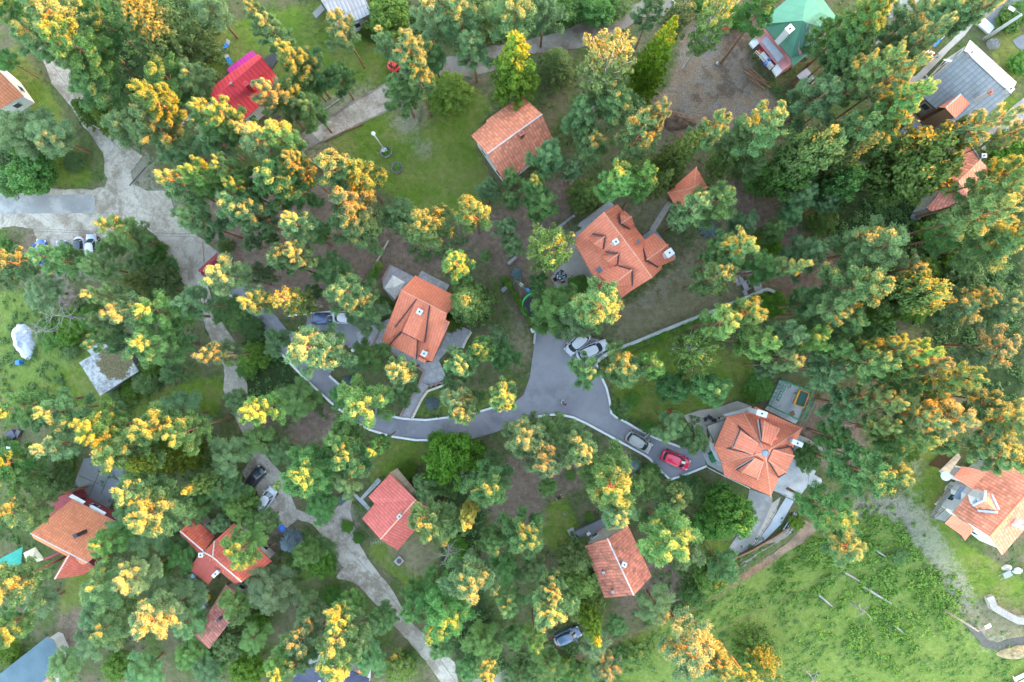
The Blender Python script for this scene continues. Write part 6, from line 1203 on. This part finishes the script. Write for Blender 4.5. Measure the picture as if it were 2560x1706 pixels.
# ------------------------------------------------------------------ dead trees and logs
def dead_tree(label, base, tip, n=16, r=.13, crown=(.55, 1.0), ln=2.2, seed=0, name='dead_tree'):
    g = random.Random(seed); b0 = up(base); d0, d1 = math.hypot(base[0] - 1280, base[1] - 853), math.hypot(tip[0] - 1280, tip[1] - 853)
    H = max(2.5, (CAM_Z - b0.z) * (1 - d0 / d1)); t0 = upz(tip, b0.z + H); t = thing(name, b0, label, 'dead tree')
    mb = MB(); mb.tube([b0 - Vector((0, 0, .3)), b0.lerp(t0, .5), t0], [r, r * .7, .03], 6); mb.build('trunk', BK['X'], t)
    for i in range(n):
        f = crown[0] + (crown[1] - crown[0]) * (i + .5) / n; a = i * 2.4 + g.uniform(-.4, .4); L0 = ln * g.uniform(.6, 1.1) * (1.1 - .5 * f); p0 = b0.lerp(t0, f); mb = MB()
        d = Vector((math.cos(a), math.sin(a), g.uniform(-.1, .5))); p1 = p0 + d * L0 * .5; p2 = p1 + (d + Vector((g.uniform(-.5, .5), g.uniform(-.5, .5), .1))) * L0 * .5
        mb.tube([p0, p1, p2], [.045, .032, .010], 4)
        for _ in range(3): q = p0.lerp(p2, g.uniform(.35, .9)); mb.tube([q, q + (d + Vector((g.uniform(-1, 1), g.uniform(-1, 1), .1))) * L0 * .3], [.022, .008], 3)
        mb.build('branch', BK['X'], t)
dead_tree('bleached dead pine reaching towards the car park, upper of two beside the white tarpaulin', S('01', 780, 1285), S('01', 400, 1262), 18, .16, (.45, 1), 2.4, 1)
dead_tree('bleached dead pine over the white tarpaulin', S('01', 560, 1392), S('01', 230, 1385), 16, .14, (.5, 1), 2.6, 2)
dead_tree('white spidery dead treetop on the dry lawn edge below the rose red house', S('13', 1710, 365), S('13', 1665, 520), 18, .10, (.5, 1), 2.8, 3)
dead_tree('dead trunk with antler branches standing in the meadow', S('33', 890, 900), S('33', 1030, 1000), 6, .16, (.5, 1.0), 1.6, 4)
dead_tree('small branched dead tree at the very bottom of the meadow', S('33', 520, 1470), S('33', 640, 1610), 8, .12, (.2, 1.0), 1.5, 6)
for a, b_, r, lab in (((830, 645), (965, 725), .16, 'grey log at the top of the meadow'), ((990, 768), (1228, 912), .18, 'longest grey log in the meadow, reddish at its end'), ((625, 840), (742, 942), .14, 'log lying left in the meadow'), ((1250, 1092), (1340, 1165), .13, 'short log low in the meadow'), ((1085, 455), (1185, 522), .14, 'pale log beside the yellowing weeds')): log(lab, S('33', *a), S('33', *b_), r, None, 'logs in the meadow')
for k, (a, b_, lab) in enumerate((((2060, 560), (2250, 690), 'shortest'), ((2085, 600), (2290, 735), 'longest'), ((2120, 565), (2260, 690), 'upper'), ((2090, 640), (2240, 745), 'lower'), ((2065, 590), (2200, 700), 'leftmost'))): log(f'{lab} brown pole in the pile beside the stony plot', S('20', *a), S('20', *b_), .13, BK['P'], 'poles piled beside the stony plot', 'timber_pole', .05 * k)
log('fallen grey trunk in the dark wood right of the maple', S('31', 1610, 770), S('31', 1480, 980), .22, None, None); log('thick stump trunk near the gravel lane bushes', S('13', 370, 670), S('13', 300, 730), .25, W_wood)
log('stout pole lying under the cross gabled house pine', S('13', 235, 400), S('13', 130, 480), .18, BK['P']); log('pale plank on the grass by the flat concrete hut', S('02', 500, 440), S('02', 515, 475), .05)
for k in range(4): log(f'grey board of the stack above the navy roof, {pn(k)} from the top', S('13', 640 + k * 4, 920 + k * 28), S('13', 735 - k * 8, 970 + k * 24), .10, plain("grey_board", (.24, .20, .18)), 'boards stacked above the navy roof', 'board', .0)
# ------------------------------------------------------------------ garden furniture and small things
M_tim = plain("silvered_timber", (.330, .320, .330), .85, .2, .2, 6)
def lounger(label, a, b_, w, k):
    """a heavy timber seat: deck a to b, two side rails longer than the deck"""
    M = frame(a, b_); Ln = (up(b_) - up(a)).length; r = simple('timber_bench', label, 'bench', M, 'timber seats by the garden wall')
    part('seat', M_tim, M, r, lambda mb: mb.box((Ln / 2, 0, .42), (Ln, w, .08)))
    for s_ in (-1, 1): part('side_rail', M_tim, M, r, lambda mb: mb.box((Ln * .42, s_ * (w / 2 + .08), .50), (Ln * 1.75, .10, .14)))
    for x in (.1, Ln - .1):
        for s_ in (-1, 1): part('leg', M_tim, M, r, lambda mb: mb.box((x, s_ * (w / 2 - .1), .19), (.1, .1, .40)))
for k, (a, b_, w, lab) in enumerate((((345, 255), (480, 210), 1.6, 'largest timber seat, uppermost of the row by the garden wall'), ((465, 440), (610, 400), 1.5, 'broad timber seat next to the garden wall'), ((195, 300), (265, 270), .9, 'small timber seat at the upper end of the row'), ((135, 345), (185, 325), .8, 'timber seat half under the golden pine'), ((265, 425), (350, 390), 1.0, 'middle timber seat of the row'), ((290, 580), (355, 555), .7, 'smallest timber seat, touching the garden wall'))): lounger(lab, S('W', *a), S('W', *b_), w, k)
for k, (x, y, yw, lab) in enumerate(((205, 358, .4, 'black chair at the outer edge of the star house terrace'), (235, 342, 2.6, 'blue black chair beside the outer one on the star house terrace'), (270, 366, 3.0, 'black wire chair in the middle of the star house terrace'), (328, 352, 3.4, 'black armchair against the star house balcony'))): chair(lab, S('H', x, y), yw, M_rail, c_seat, 'chairs on the star house terrace', .15)
def bin_(label, p, mat, yaw=0.0, h=0.0):
    M = frame(p, None, yaw, h=h); r = simple('wheelie_bin', label, 'bin', M, 'bins'); part('body', mat, M, r, lambda mb: mb.box((0, 0, .5), (.62, .62, .95), 0, 0, 1.12)); part('lid', mat, M, r, lambda mb: mb.box((0, 0, 1.03), (.76, .72, .08), 0, 0, .9))
    part('handle', M_rail, M, r, lambda mb: mb.tube([(-.40, -.25, 1.0), (-.40, .25, 1.0)], .03, 6))
g_bin = plain("green_plastic", (.015, .15, .06), .5, .4)
bin_('upper of two green bins beside the star house', S('H', 258, 653), g_bin, .6, .1); bin_('lower of two green bins beside the star house', S('H', 266, 686), g_bin, .6, .1); bin_('yellow bin beside the long brown shed', S('M', 392, 940), plain("yellow_plastic", (.60, .42, .01), .5, .4), .1)
bin_('pale blue bin left of the yellow one by the long brown shed', S('M', 365, 1023), plain("pale_blue_plastic", (.45, .50, .60), .5, .4), .8)
# fenced court with the sandpit
cb = frame(S('H', 900, 200)); court = simple('court_fence', 'green tube fence round the concrete court behind the star house', 'fence', cb); M_grn = plain("green_tube", (.01, .20, .10), .5, .4)
for nm, pts in (('fence_panel', ((830, 32), (1082, 130))), ('fence_panel', ((1082, 130), (985, 368))), ('fence_panel', ((985, 368), (730, 245))), ('fence_panel', ((730, 245), (830, 32))), ('fence_panel', ((868, 60), (800, 200))), ('fence_panel', ((1100, 210), (1020, 372)))):
    a, b_ = up(S('H', *pts[0]), .1), up(S('H', *pts[1]), .1); mb = MB(); n = 6
    for z in (.1, 1.15): mb.tube([a + Vector((0, 0, z)), b_ + Vector((0, 0, z))], .045, 5)
    for k in range(n + 1): q = a.lerp(b_, k / n); mb.tube([q, q + Vector((0, 0, 1.2))], .04, 5)
    mb.build(nm, M_grn, court)
M = frame(S('H', 1008, 188), S('H', 1045, 95), h=.12); sp = simple('sandpit', 'sandpit box with yellow timber sides and dark green cover', 'sandpit', M)
part('cover', plain("dark_green_tarp", (.02, .07, .06), .7), M, sp, lambda mb: mb.box((0, -.1, .3), (1.9, 1.0, .1)))
for s_, w_ in ((1, .2), (-1, .1)): part('side_board', plain("yellow_timber", (.50, .24, .03), .7), M, sp, lambda mb: mb.box((0, s_ * .65, .25), (2.1, w_, .4)))
for s_ in (1, -1): part('end_board', plain("yellow_timber", (.50, .24, .03), .7), M, sp, lambda mb: mb.box((s_ * 1.02, 0, .25), (.10, 1.2, .4)))
one('low_table', 'small dark wooden table on the fenced court', 'table', W_wood, frame(S('H', 928, 310), None, .4, h=.1), lambda mb: (mb.box((0, 0, .45), (.6, .6, .06)), [mb.tube([(x, y, 0), (x, y, .44)], .03, 4) for x in (-.25, .25) for y in (-.25, .25)]))
# swing and trampoline
M = frame(S('21', 240, 1030), S('21', 300, 1080)); sw = simple('swing_set', 'green tube swing set with a blue and a wooden seat', 'swing', M)
for x in (-1.5, 1.5):
    for y in (-.9, .9): part('leg', M_grn, M, sw, lambda mb: mb.tube([(x, y, 0), (x * .95, 0, 2.1)], .04, 6))
part('top_bar', M_grn, M, sw, lambda mb: mb.tube([(-1.5, 0, 2.1), (1.5, 0, 2.1)], .05, 6))
for x, mt in ((-.6, W_cream), (.6, plain("bright_blue_plastic", (.01, .20, .55), .5, .4))):
    s0 = part('seat', mt, M, sw, lambda mb: mb.box((x, 0, .55), (.55, .40, .06))); part('rope', M_rail, M, s0, lambda mb: (mb.tube([(x - .22, 0, .56), (x - .22, 0, 2.1)], .015, 4), mb.tube([(x + .22, 0, .56), (x + .22, 0, 2.1)], .015, 4)))
M = frame(S('21', 330, 1185)); tr = simple('trampoline', 'round trampoline with lime green rim under the pines by the ball row', 'trampoline', M); R_ = 1.75
part('mat', plain("black_mesh", (.02, .02, .025), .7), M, tr, lambda mb: mb.tube([(0, 0, .80), (0, 0, .82)], R_ - .25, 28)); part('padding', plain("lime_padding", (.02, .38, .10), .6), M, tr, lambda mb: mb.tube([(math.cos(a) * R_, math.sin(a) * R_, .86) for a in np.linspace(0, 6.2832, 37)], .13, 6, cap=False))
for k in range(6): part('leg', M_metal, M, tr, lambda mb: mb.tube([(math.cos(k * 1.047) * R_, math.sin(k * 1.047) * R_, 0), (math.cos(k * 1.047) * R_, math.sin(k * 1.047) * R_, .8)], .03, 5))
# picnic things
def garden_table(label, p, yaw, top, w=1.2, d=1.2, h=0.0, cat='table', grp=None):
    M = frame(p, None, yaw, h=h); r = simple('garden_table', label, cat, M, grp); part('tabletop', top, M, r, lambda mb: mb.box((0, 0, .72), (w, d, .06)))
    for x in (-1, 1):
        for y in (-1, 1): part('leg', M_rail, M, r, lambda mb: mb.tube([(x * w * .42, y * d * .42, 0), (x * w * .42, y * d * .42, .7)], .03, 5))
    return M
mc, ntc, bc = newmat("red_checked_cloth", .8); ck = node(ntc, "ShaderNodeTexChecker"); ck.inputs["Scale"].default_value = 4.0; ck.inputs[1].default_value = (.50, .02, .03, 1); ck.inputs[2].default_value = (.72, .62, .60, 1); link(ntc, wpos(ntc), ck.inputs[0]); link(ntc, ck.outputs[0], bc.inputs[0])
garden_table('table under a red checked cloth on the lawn by the grey house', S('I', 405, 300), -.5, mc, 1.3, 1.3)
M = frame(S('I', 300, 310), S('I', 345, 275)); dk = simple('deck_chair', 'red, blue and yellow deck chair beside the checked table', 'deck chair', M)
part('sling', plain("red_canvas", (.50, .02, .04), .9), M, dk, lambda mb: mb.box((-.4, 0, .35), (.9, .55, .04))); part('headrest', plain("blue_canvas", (.01, .08, .50), .9), M, dk, lambda mb: mb.box((.35, 0, .5), (.6, .55, .04)))
for y in (-.3, .3): part('side_rail', plain("yellow_board", (.55, .30, .02)), M, dk, lambda mb: mb.tube([(-.9, y, .1), (0, y, .4), (.7, y, .65)], .03, 5))
def sunbed(label, p, q, mat, grp):
    M = frame(p, q); r = simple('sun_lounger', label, 'sun lounger', M, grp); part('bed', mat, M, r, lambda mb: mb.box((0, 0, .32), (1.2, .6, .06))); part('headrest', M_frame, M, r, lambda mb: mb.box((.75, 0, .45), (.5, .6, .06), 0, 0, 1, Matrix.Rotation(-.5, 3, 'Y')))
    for x in (-.5, .5):
        for y in (-.25, .25): part('leg', M_metal, M, r, lambda mb: mb.tube([(x, y, 0), (x, y, .3)], .02, 5))
b_can = plain("striped_blue_canvas", (.03, .16, .42), .8, .2, .5, 5)
sunbed('blue striped lounger on the shaded lawn, farther from the red metal house', S('00', 1890, 400), S('00', 1915, 360), b_can, 'blue loungers by the red metal house'); sunbed('blue striped lounger close to the magenta lean-to', S('00', 1920, 515), S('00', 1905, 485), b_can, 'blue loungers by the red metal house'); sunbed('blue lounger under pines beside the path of the grey house', S('I', 550, 95), S('I', 580, 60), b_can, None)
garden_table('garden table with green top left of the blue loungers', S('00', 1735, 465), .6, plain("green_top", (.03, .22, .14), .6)); 
for k, (x, y, yw, mt, lab) in enumerate(((1715, 440, -.6, W_cream, 'wooden chair above the green topped table'), (1765, 510, 2.2, plain("honey_wood", (.40, .20, .06)), 'honey coloured chair below the green topped table'), (1775, 440, 3.5, c_seat, 'dark chair beside the green topped table'))): chair(lab, S('00', x, y), yw, M_rail, mt, 'chairs round the green topped table')
# terrace of the brick red house
for k, (x, y, yw, mt, lab) in enumerate(((338, 193, -1.0, M_frame, 'white plastic chair on the grey terrace'), (525, 140, 2.2, c_seat, 'black chair by the upper terrace corner'), (348, 286, .8, c_seat, 'black chair at the lower terrace wall'))): chair(lab, S('Q', x, y), yw, mt if mt is M_frame else M_rail, mt, 'chairs on the grey terrace', 1.15)
garden_table('small wooden table on the grey terrace', S('Q', 388, 232), .5, W_cream, .7, .6, 1.1)
for k, (a, b_, col, lab) in enumerate((((450, 240), (508, 208), (.10, .48, .36), 'teal mattress airing on the terrace'), ((510, 208), (562, 182), (.62, .46, .12), 'mustard cushion airing between teal and cream ones'), ((560, 180), (628, 148), (.70, .58, .28), 'cream mattress airing at the roof edge'))):
    M = frame(S('Q', *a), S('Q', *b_), h=2.3); Ln = (up(S('Q', *b_)) - up(S('Q', *a))).length; one('mattress', lab, 'mattress', plain("bedding_%d" % k, col, .95, .1, .1, 6), M, lambda mb: mb.box((Ln / 2, 0, .1), (Ln * .93, .9, .16), 0, 0, .92), 'bedding airing on the terrace')
one('cushion', 'teal corner cushion beside the lower terrace chair', 'cushion', plain("bedding_0", (.10, .48, .36)), frame(S('Q', 395, 272), None, .5, h=1.9), lambda mb: mb.box((0, 0, 0), (.6, .5, .16), 0, 0, .85))
one('paddling_pool', 'red rimmed toy net on the terrace', 'toy', plain("red_plastic", (.50, .04, .05), .5), frame(S('Q', 460, 200), None, 0, h=1.15), lambda mb: mb.tube([(math.cos(a) * .6, math.sin(a) * .45, .08) for a in np.linspace(0, 6.2832, 25)], .07, 6, cap=False))
# balcony storage of the green house
bal = None
for k, (x, y, w, d, hh, col, lab) in enumerate(((380, 885, .45, .35, .5, (.45, .20, .04), 'orange crate on the pink balcony'), (425, 865, .4, .4, .5, (.45, .02, .03), 'red crate on the pink balcony'), (465, 850, .4, .4, .4, (.02, .12, .50), 'blue tub on the pink balcony'), (460, 975, 1.1, .45, .8, (.74, .74, .74), 'white cupboard on the pink balcony'), (520, 1070, .5, .5, .7, (.02, .15, .60), 'blue barrel on the pink balcony'), (570, 1125, .8, .4, .8, (.74, .74, .74), 'white freezer on the pink balcony'), (560, 1010, .5, .4, .5, (.40, .42, .48), 'grey box on the pink balcony'))):
    b0 = up(S('U', x, y), 4.0); MX = Matrix.Translation(b0 + Vector((0, 0, -1.1 + .0))) @ Matrix.Rotation(-.9, 4, 'Z')
    one('storage_box', lab, 'box', plain("stored_%d" % k, col, .6), MX, lambda mb: mb.box((0, 0, hh / 2), (w, d, hh), 0, 0, .94), 'things stored on the pink balcony')
# tarpaulins, heaps, stones
def heap(name, label, cat, pts, mat, h_, seed, rough=.3):
    g = random.Random(seed); P_ = ccw([up(p, .02) for p in smooth_loop(pts, 4)]); c = sum(P_, Vector()) / len(P_); mb = MB(); rings = [P_]
    for f, z in ((.90, .35), (.76, .6), (.58, .8), (.40, .92), (.2, 1.0)): rings.append([c + (p - c) * f * g.uniform(.93, 1.07) + Vector((0, 0, h_ * z * g.uniform(1 - rough * 1.2, 1 + rough))) for p in P_])
    n = len(P_); mb.v = [tuple(v) for r in rings for v in r]
    for i in range(5):
        for k in range(n): k2 = (k + 1) % n; mb.f.append((i * n + k, i * n + k2, (i + 1) * n + k2, (i + 1) * n + k)); mb.m.append(0); mb.uv.append(None)
    mb.f.append(tuple(range(5 * n, 6 * n))); mb.m.append(0); mb.uv.append(None); o = mb.build(name, mat, None, True); tag(o, label, cat); return o
heap('tarpaulin', 'crumpled white tarpaulin over a pile in the grass', 'tarpaulin', L('01', (110, 1400), (180, 1330), (280, 1400), (300, 1500), (240, 1640), (150, 1560)), plain("white_plastic_sheet", (.55, .58, .68), .4, .4, .25, 2), 1.3, 1)
heap('stone_heap', 'heap of pale stones beside the concrete pole', 'stones', L('30', (2020, 350), (2080, 325), (2120, 370), (2100, 410), (2040, 410)), M_crazy, .9, 2)
heap('stone_heap', 'grey rubble heap at the corner of the narrow brick house', 'stones', L('31', (1385, 450), (1430, 395), (1480, 430), (1450, 475)), plain("grey_rubble", (.30, .30, .32), .9, .1, .3, 5), .7, 4)
heap('stone_heap', 'pile of rubble and white bags in the woods above the navy roof', 'rubble', L('03', (945, 1380), (1000, 1335), (1065, 1370), (1050, 1430), (970, 1430)), plain("mixed_rubble", (.34, .32, .33), .9, .1, .45, 4), .8, 5)
heap('rock_outcrop', 'ochre rock bank beside the stream at the meadow corner', 'rock', L('33', (2100, 1330), (2200, 1280), (2320, 1260), (2400, 1300), (2300, 1370), (2180, 1370)), plain("ochre_rock", (.24, .18, .10), .9, .1, .4, 2), .6, 6)
heap('soil_heap', 'mound of dark dug soil on the stony plot', 'soil', L('20', (1380, 980), (1480, 930), (1600, 960), (1680, 1030), (1600, 1070), (1440, 1090)), plain("dug_soil", (.11, .070, .048), .95, .1, .4, 2), .7, 7)
heap('blue_tarpaulin', 'small blue tarpaulin on the ground by the gravel lane', 'tarpaulin', L('13', (248, 275), (275, 250), (318, 285), (285, 318)), plain("blue_sheet", (.02, .12, .45), .5, .4, .2, 3), .35, 8)
ribbon("stream", L('33', (1860, 1060), (1960, 1170), (2010, 1240), (2120, 1270), (2200, 1240), (2400, 1210)), plain("dark_wet_bed", (.05, .045, .035), .5, .4, .3, 3), 1.0, .03)
def box_thing(name, label, cat, p, size, mat, yaw=0.0, h=0.0, group=None):
    return one(name, label, cat, mat, frame(p, None, yaw, h=h), lambda mb: (mb.box((0, 0, size[2] * .46), (size[0], size[1], size[2] * .92)), mb.box((0, 0, size[2] * .96), (size[0] * 1.06, size[1] * 1.06, size[2] * .08))), group)
box_thing('gate_pillar', 'white gate pillar with blue cap at the head of the turning area', 'pillar', S('21', 318, 1382), (.7, .6, 1.2), W_white, .5)
for k, (x, y, col, lab) in enumerate(((225, 720, (.30, .50, .62), 'pale blue crate by the cross gabled house'), (190, 778, (.68, .70, .76), 'white crate in the stack by the cross gabled house'), (240, 760, (.40, .26, .30), 'mauve crate in the stack by the cross gabled house'), (220, 790, (.58, .62, .72), 'grey crate lowest in the stack by the cross gabled house'))): box_thing('crate', lab, 'crate', S('M', x, y), (.9, .7, .5), plain("crate_%d" % k, col, .6), .5, 0, 'crates by the cross gabled house')
box_thing('planter_box', 'rectangular white planter frame at the end of the pebble path', 'planter', S('30', 1985, 205), (2.6, 1.0, .4), M_white, -.75)
for k, (x, y, lab) in enumerate(((2300, 1500, 'upper of two white benches at the meadow corner'), (2330, 1540, 'lower of two white benches at the meadow corner'))):
    M = frame(S('33', x, y), None, .55); r = simple('white_bench', lab, 'bench', M, 'white benches at the meadow corner'); part('seat', M_frame, M, r, lambda mb: mb.box((0, 0, .45), (2.2, .5, .08)))
    for q in (-.9, .9): part('leg', M_frame, M, r, lambda mb: mb.box((q, 0, .2), (.1, .45, .42)))
M = frame(S('33', 390, 230), S('33', 430, 170)); r = simple('ladder_stack', 'grey metal trestles leaning beside the star house ramp', 'trestle', M)
for y in (-.45, -.15, .15, .45): part('bar', M_metal, M, r, lambda mb: mb.box((0, y, .45), (3.0, .12, .10)))
for x in (-1.2, 1.2): part('crosspiece', M_metal, M, r, lambda mb: mb.box((x, 0, .32), (.10, 1.2, .60)))
for k, (x, y, lab) in enumerate(((2190, 610, 'rolled cream sheet by the shed at the meadow edge'), (2280, 635, 'blue white folded sheet by the shed at the meadow edge'))): heap('folded_sheet', lab, 'sheet', L('33', (x - 45, y), (x, y - 25), (x + 45, y - 5), (x + 20, y + 28), (x - 30, y + 22)), plain("sheet_%d" % k, ((.50, .46, .36), (.52, .60, .74))[k], .6), .3, 30 + k)
one('wheelbarrow', 'small grey wheelbarrow beside the folded sheets', 'wheelbarrow', M_metal, frame(S('33', 2175, 655), None, .5), lambda mb: (mb.box((0, 0, .45), (.8, .6, .3), 0, 0, 1.3), mb.tube([(-.4, .25, .4), (-1.1, .28, .55)], .03, 5), mb.tube([(-.4, -.25, .4), (-1.1, -.28, .55)], .03, 5), mb.tube([(.5, -.05, .2), (.5, .05, .2)], .2, 10)))
one('pallet', 'wooden pallet on the slope by the asphalt courtyard', 'pallet', plain("honey_wood", (.40, .20, .06)), frame(S('12', 850, 235), None, .3), lambda mb: [mb.box((0, y, .12), (1.2, .1, .05)) for y in np.linspace(-.45, .45, 5)] + [mb.box((x, 0, .06), (.1, 1.0, .08)) for x in (-.55, 0, .55)])
one('bench', 'dark garden bench on the dry ground beside the clipped bush row', 'bench', M_tim, frame(S('11', 2150, 1035), None, .7), lambda mb: (mb.box((0, 0, .4), (1.3, .5, .06)), mb.box((0, -.25, .65), (1.3, .06, .4)), [mb.box((x, 0, .2), (.08, .4, .4)) for x in (-.55, .55)]))
one('bench', 'pale plank bench on the bare slope above the swing', 'bench', M_tim, frame(S('11', 2205, 805), S('11', 2240, 775)), lambda mb: (mb.box((0, 0, .4), (1.5, .4, .07)), [mb.box((x, 0, .2), (.08, .35, .38)) for x in (-.6, .6)]))
box_thing('wood_stove', 'dark metal cart with a lid on the grass above the street lamp', 'cart', S('02', 110, 895), (1.6, 1.1, .7), plain("dark_cart", (.05, .05, .08), .6), .6); box_thing('wood_stove', 'small black barrow beside the dark metal cart', 'cart', S('02', 170, 875), (.6, 1.1, .6), M_rail, -.5)
box_thing('barrel', 'blue barrel near the foot of the white tarpaulin', 'barrel', S('02', 183, 285), (.6, .6, .9), plain("blue_barrel", (.01, .12, .45), .5))
box_thing('plastic_box', 'black box on the lawn behind the fenced court', 'box', S('H', 727, 20), (.7, .5, .4), c_seat, .6)
for k, (x, y, lab) in enumerate(((1885, 260, 'red digger bucket on the stony plot edge'),)): box_thing('digger_bucket', lab, 'bucket', S('20', x + 20, y), (.9, .7, .6), plain("red_steel", (.45, .03, .03), .5), .4)
heap('boulder', 'white boulder on the stony plot', 'boulder', L('20', (1833, 535), (1845, 515), (1860, 535), (1848, 545)), plain("pale_rock", (.60, .58, .55), .9), .4, 11)

# ------------------------------------------------------------------ undergrowth, weeds and grass that nobody could count
def scatter(name, polys, dens, rad, k, l, w, mat, seed, hmul=.8, avoid=None, upb=.8, label=None):
    M_ = raster(polys, 8 if name == 'weeds' else 3); g = np.random.default_rng(seed); cell = np.argwhere(M_ > .12); wt = np.array([M_[i, j] for i, j in cell]); area = len(cell) * (MQ / 18.2) ** 2
    n = int(area * dens); idx = g.choice(len(cell), n, p=wt / wt.sum()); px = (cell[idx, 1] + g.random(n)) * MQ - 240; py = (cell[idx, 0] + g.random(n)) * MQ - 226
    cl = np.sin(px * .031 + 2 * np.sin(py * .017)) * np.sin(py * .037 + 2 * np.sin(px * .021)) + .5 * np.sin(px * .11 + py * .07) * np.sin(py * .13 - px * .05); keep = cl + g.normal(size=n) * .45 > -.1; px, py = px[keep], py[keep]
    if avoid is not None: a = sample(avoid, px, py) < .25; px, py = px[a], py[a]
    u, v = (px - 1280) / FOC, (853 - py) / FOC; z = (GA * u + GB * v) * CAM_Z / (1 + GA * u + GB * v); R = rad * (.5 + g.random(len(px)) ** 1.5)
    C = np.stack([u * (CAM_Z - z), v * (CAM_Z - z), z + R * .45 * hmul], -1); V = leaves(C, R, k, l, w, upb, seed, .3, hmul)
    o = bpy.data.objects.new(name, leaf_object(name, V, mat)); COL.objects.link(o); o['kind'] = 'stuff'; 
    if label: o['label'] = label
    return o
paved = raster([gravel_w, gravel_n, drive] + LOT + SOIL + [O((820, 620), (1030, 600), (1090, 760), (960, 960), (830, 800)), O((1260, 460), (1560, 560), (1420, 710), (1230, 640)), O((1570, 860), (1900, 1000), (1840, 1130), (1650, 1290), (1560, 1000)), O((1300, 1180), (1500, 1200), (1500, 1380), (1380, 1380)), O((60, 1040), (300, 1040), (240, 1320), (60, 1320)), O((830, 1080), (970, 1080), (960, 1280), (820, 1260)), O((170, 770), (320, 770), (320, 910), (170, 910)), O((1080, 210), (1280, 210), (1290, 420), (1080, 420)), O((470, 110), (640, 110), (640, 270), (470, 270)), O((1720, 0), (1930, 0), (1930, 190), (1720, 190)), O((2030, 90), (2353, 90), (2353, 360), (2030, 360)), O((2130, 1030), (2353, 1030), (2353, 1290), (2130, 1290))], 1.5)
WEED = leaf_mat("meadow_weeds", (.040, .110, .014), (.125, .225, .038), trans=.3, clump=.35); UND = leaf_mat("undergrowth_leaves", (.035, .085, .018), (.085, .150, .034), trans=.25, clump=.4); GRS = leaf_mat("lawn_blades", (.050, .110, .016), (.120, .190, .045), trans=.3, clump=.5)
scatter('weeds', [L('33', (0, 900), (300, 560), (650, 320), (860, 180), (1100, 150), (1300, 300), (1560, 560), (1850, 950), (1700, 1050), (1400, 900), (1300, 1300), (1100, 1400), (900, 1250), (500, 900), (200, 700)), L('33', (900, 1050), (1350, 1050), (1450, 1400), (1100, 1500))], 3.4, .42, 26, .25, .18, WEED, 41, .8, paved)
scatter('weeds', [O((1300, 1640), (1270, 1560), (1480, 1450), (1560, 1420), (1690, 1340), (1830, 1240), (2050, 1200), (2250, 1460), (2353, 1520), (2353, 1640))], 2.2, .24, 16, .20, .12, WEED, 42, .7, paved)
scatter('undergrowth', DARK + [O((940, 500), (1080, 560), (1060, 640), (960, 640)), O((960, 880), (1010, 890), (1140, 900), (1130, 950), (950, 955)), O((0, 660), (200, 700), (300, 800), (160, 900), (0, 900)), O((290, 520), (400, 560), (430, 650), (280, 700)), O((180, 830), (330, 800), (420, 860), (280, 960), (180, 900)), O((700, 1210), (780, 1300), (740, 1330), (620, 1330), (640, 1230)), O((1540, 1090), (1640, 1110), (1720, 1270), (1620, 1400), (1480, 1440), (1480, 1100)), O((1760, 180), (1840, 230), (1830, 320), (1760, 260)), O((1150, 1490), (1420, 1460), (1540, 1500), (1400, 1600), (1150, 1600)), O((0, 1180), (90, 1180), (60, 1560), (0, 1560)), O((170, 1000), (420, 960), (560, 1120), (420, 1240), (300, 1200))], 2.4, .46, 24, .26, .18, UND, 43, .8, paved)
scatter('undergrowth', [O((0, 0), (2353, 0), (2353, 1568), (0, 1568))], .85, .30, 16, .22, .13, UND, 44, .7, raster([gravel_w, gravel_n, drive] + LOT + SOIL + LAWN + DRY + DIRT + [O((820, 620), (1030, 600), (1090, 760), (960, 960), (830, 800)), O((1260, 460), (1560, 560), (1420, 710), (1230, 640)), O((1570, 860), (1900, 1000), (1840, 1130), (1650, 1290), (1560, 1000))], 1.5))
scatter('grass', LAWN + DRY, 3.2, .15, 9, .13, .05, GRS, 45, .6, paved, .6)
label_for(LABELS)
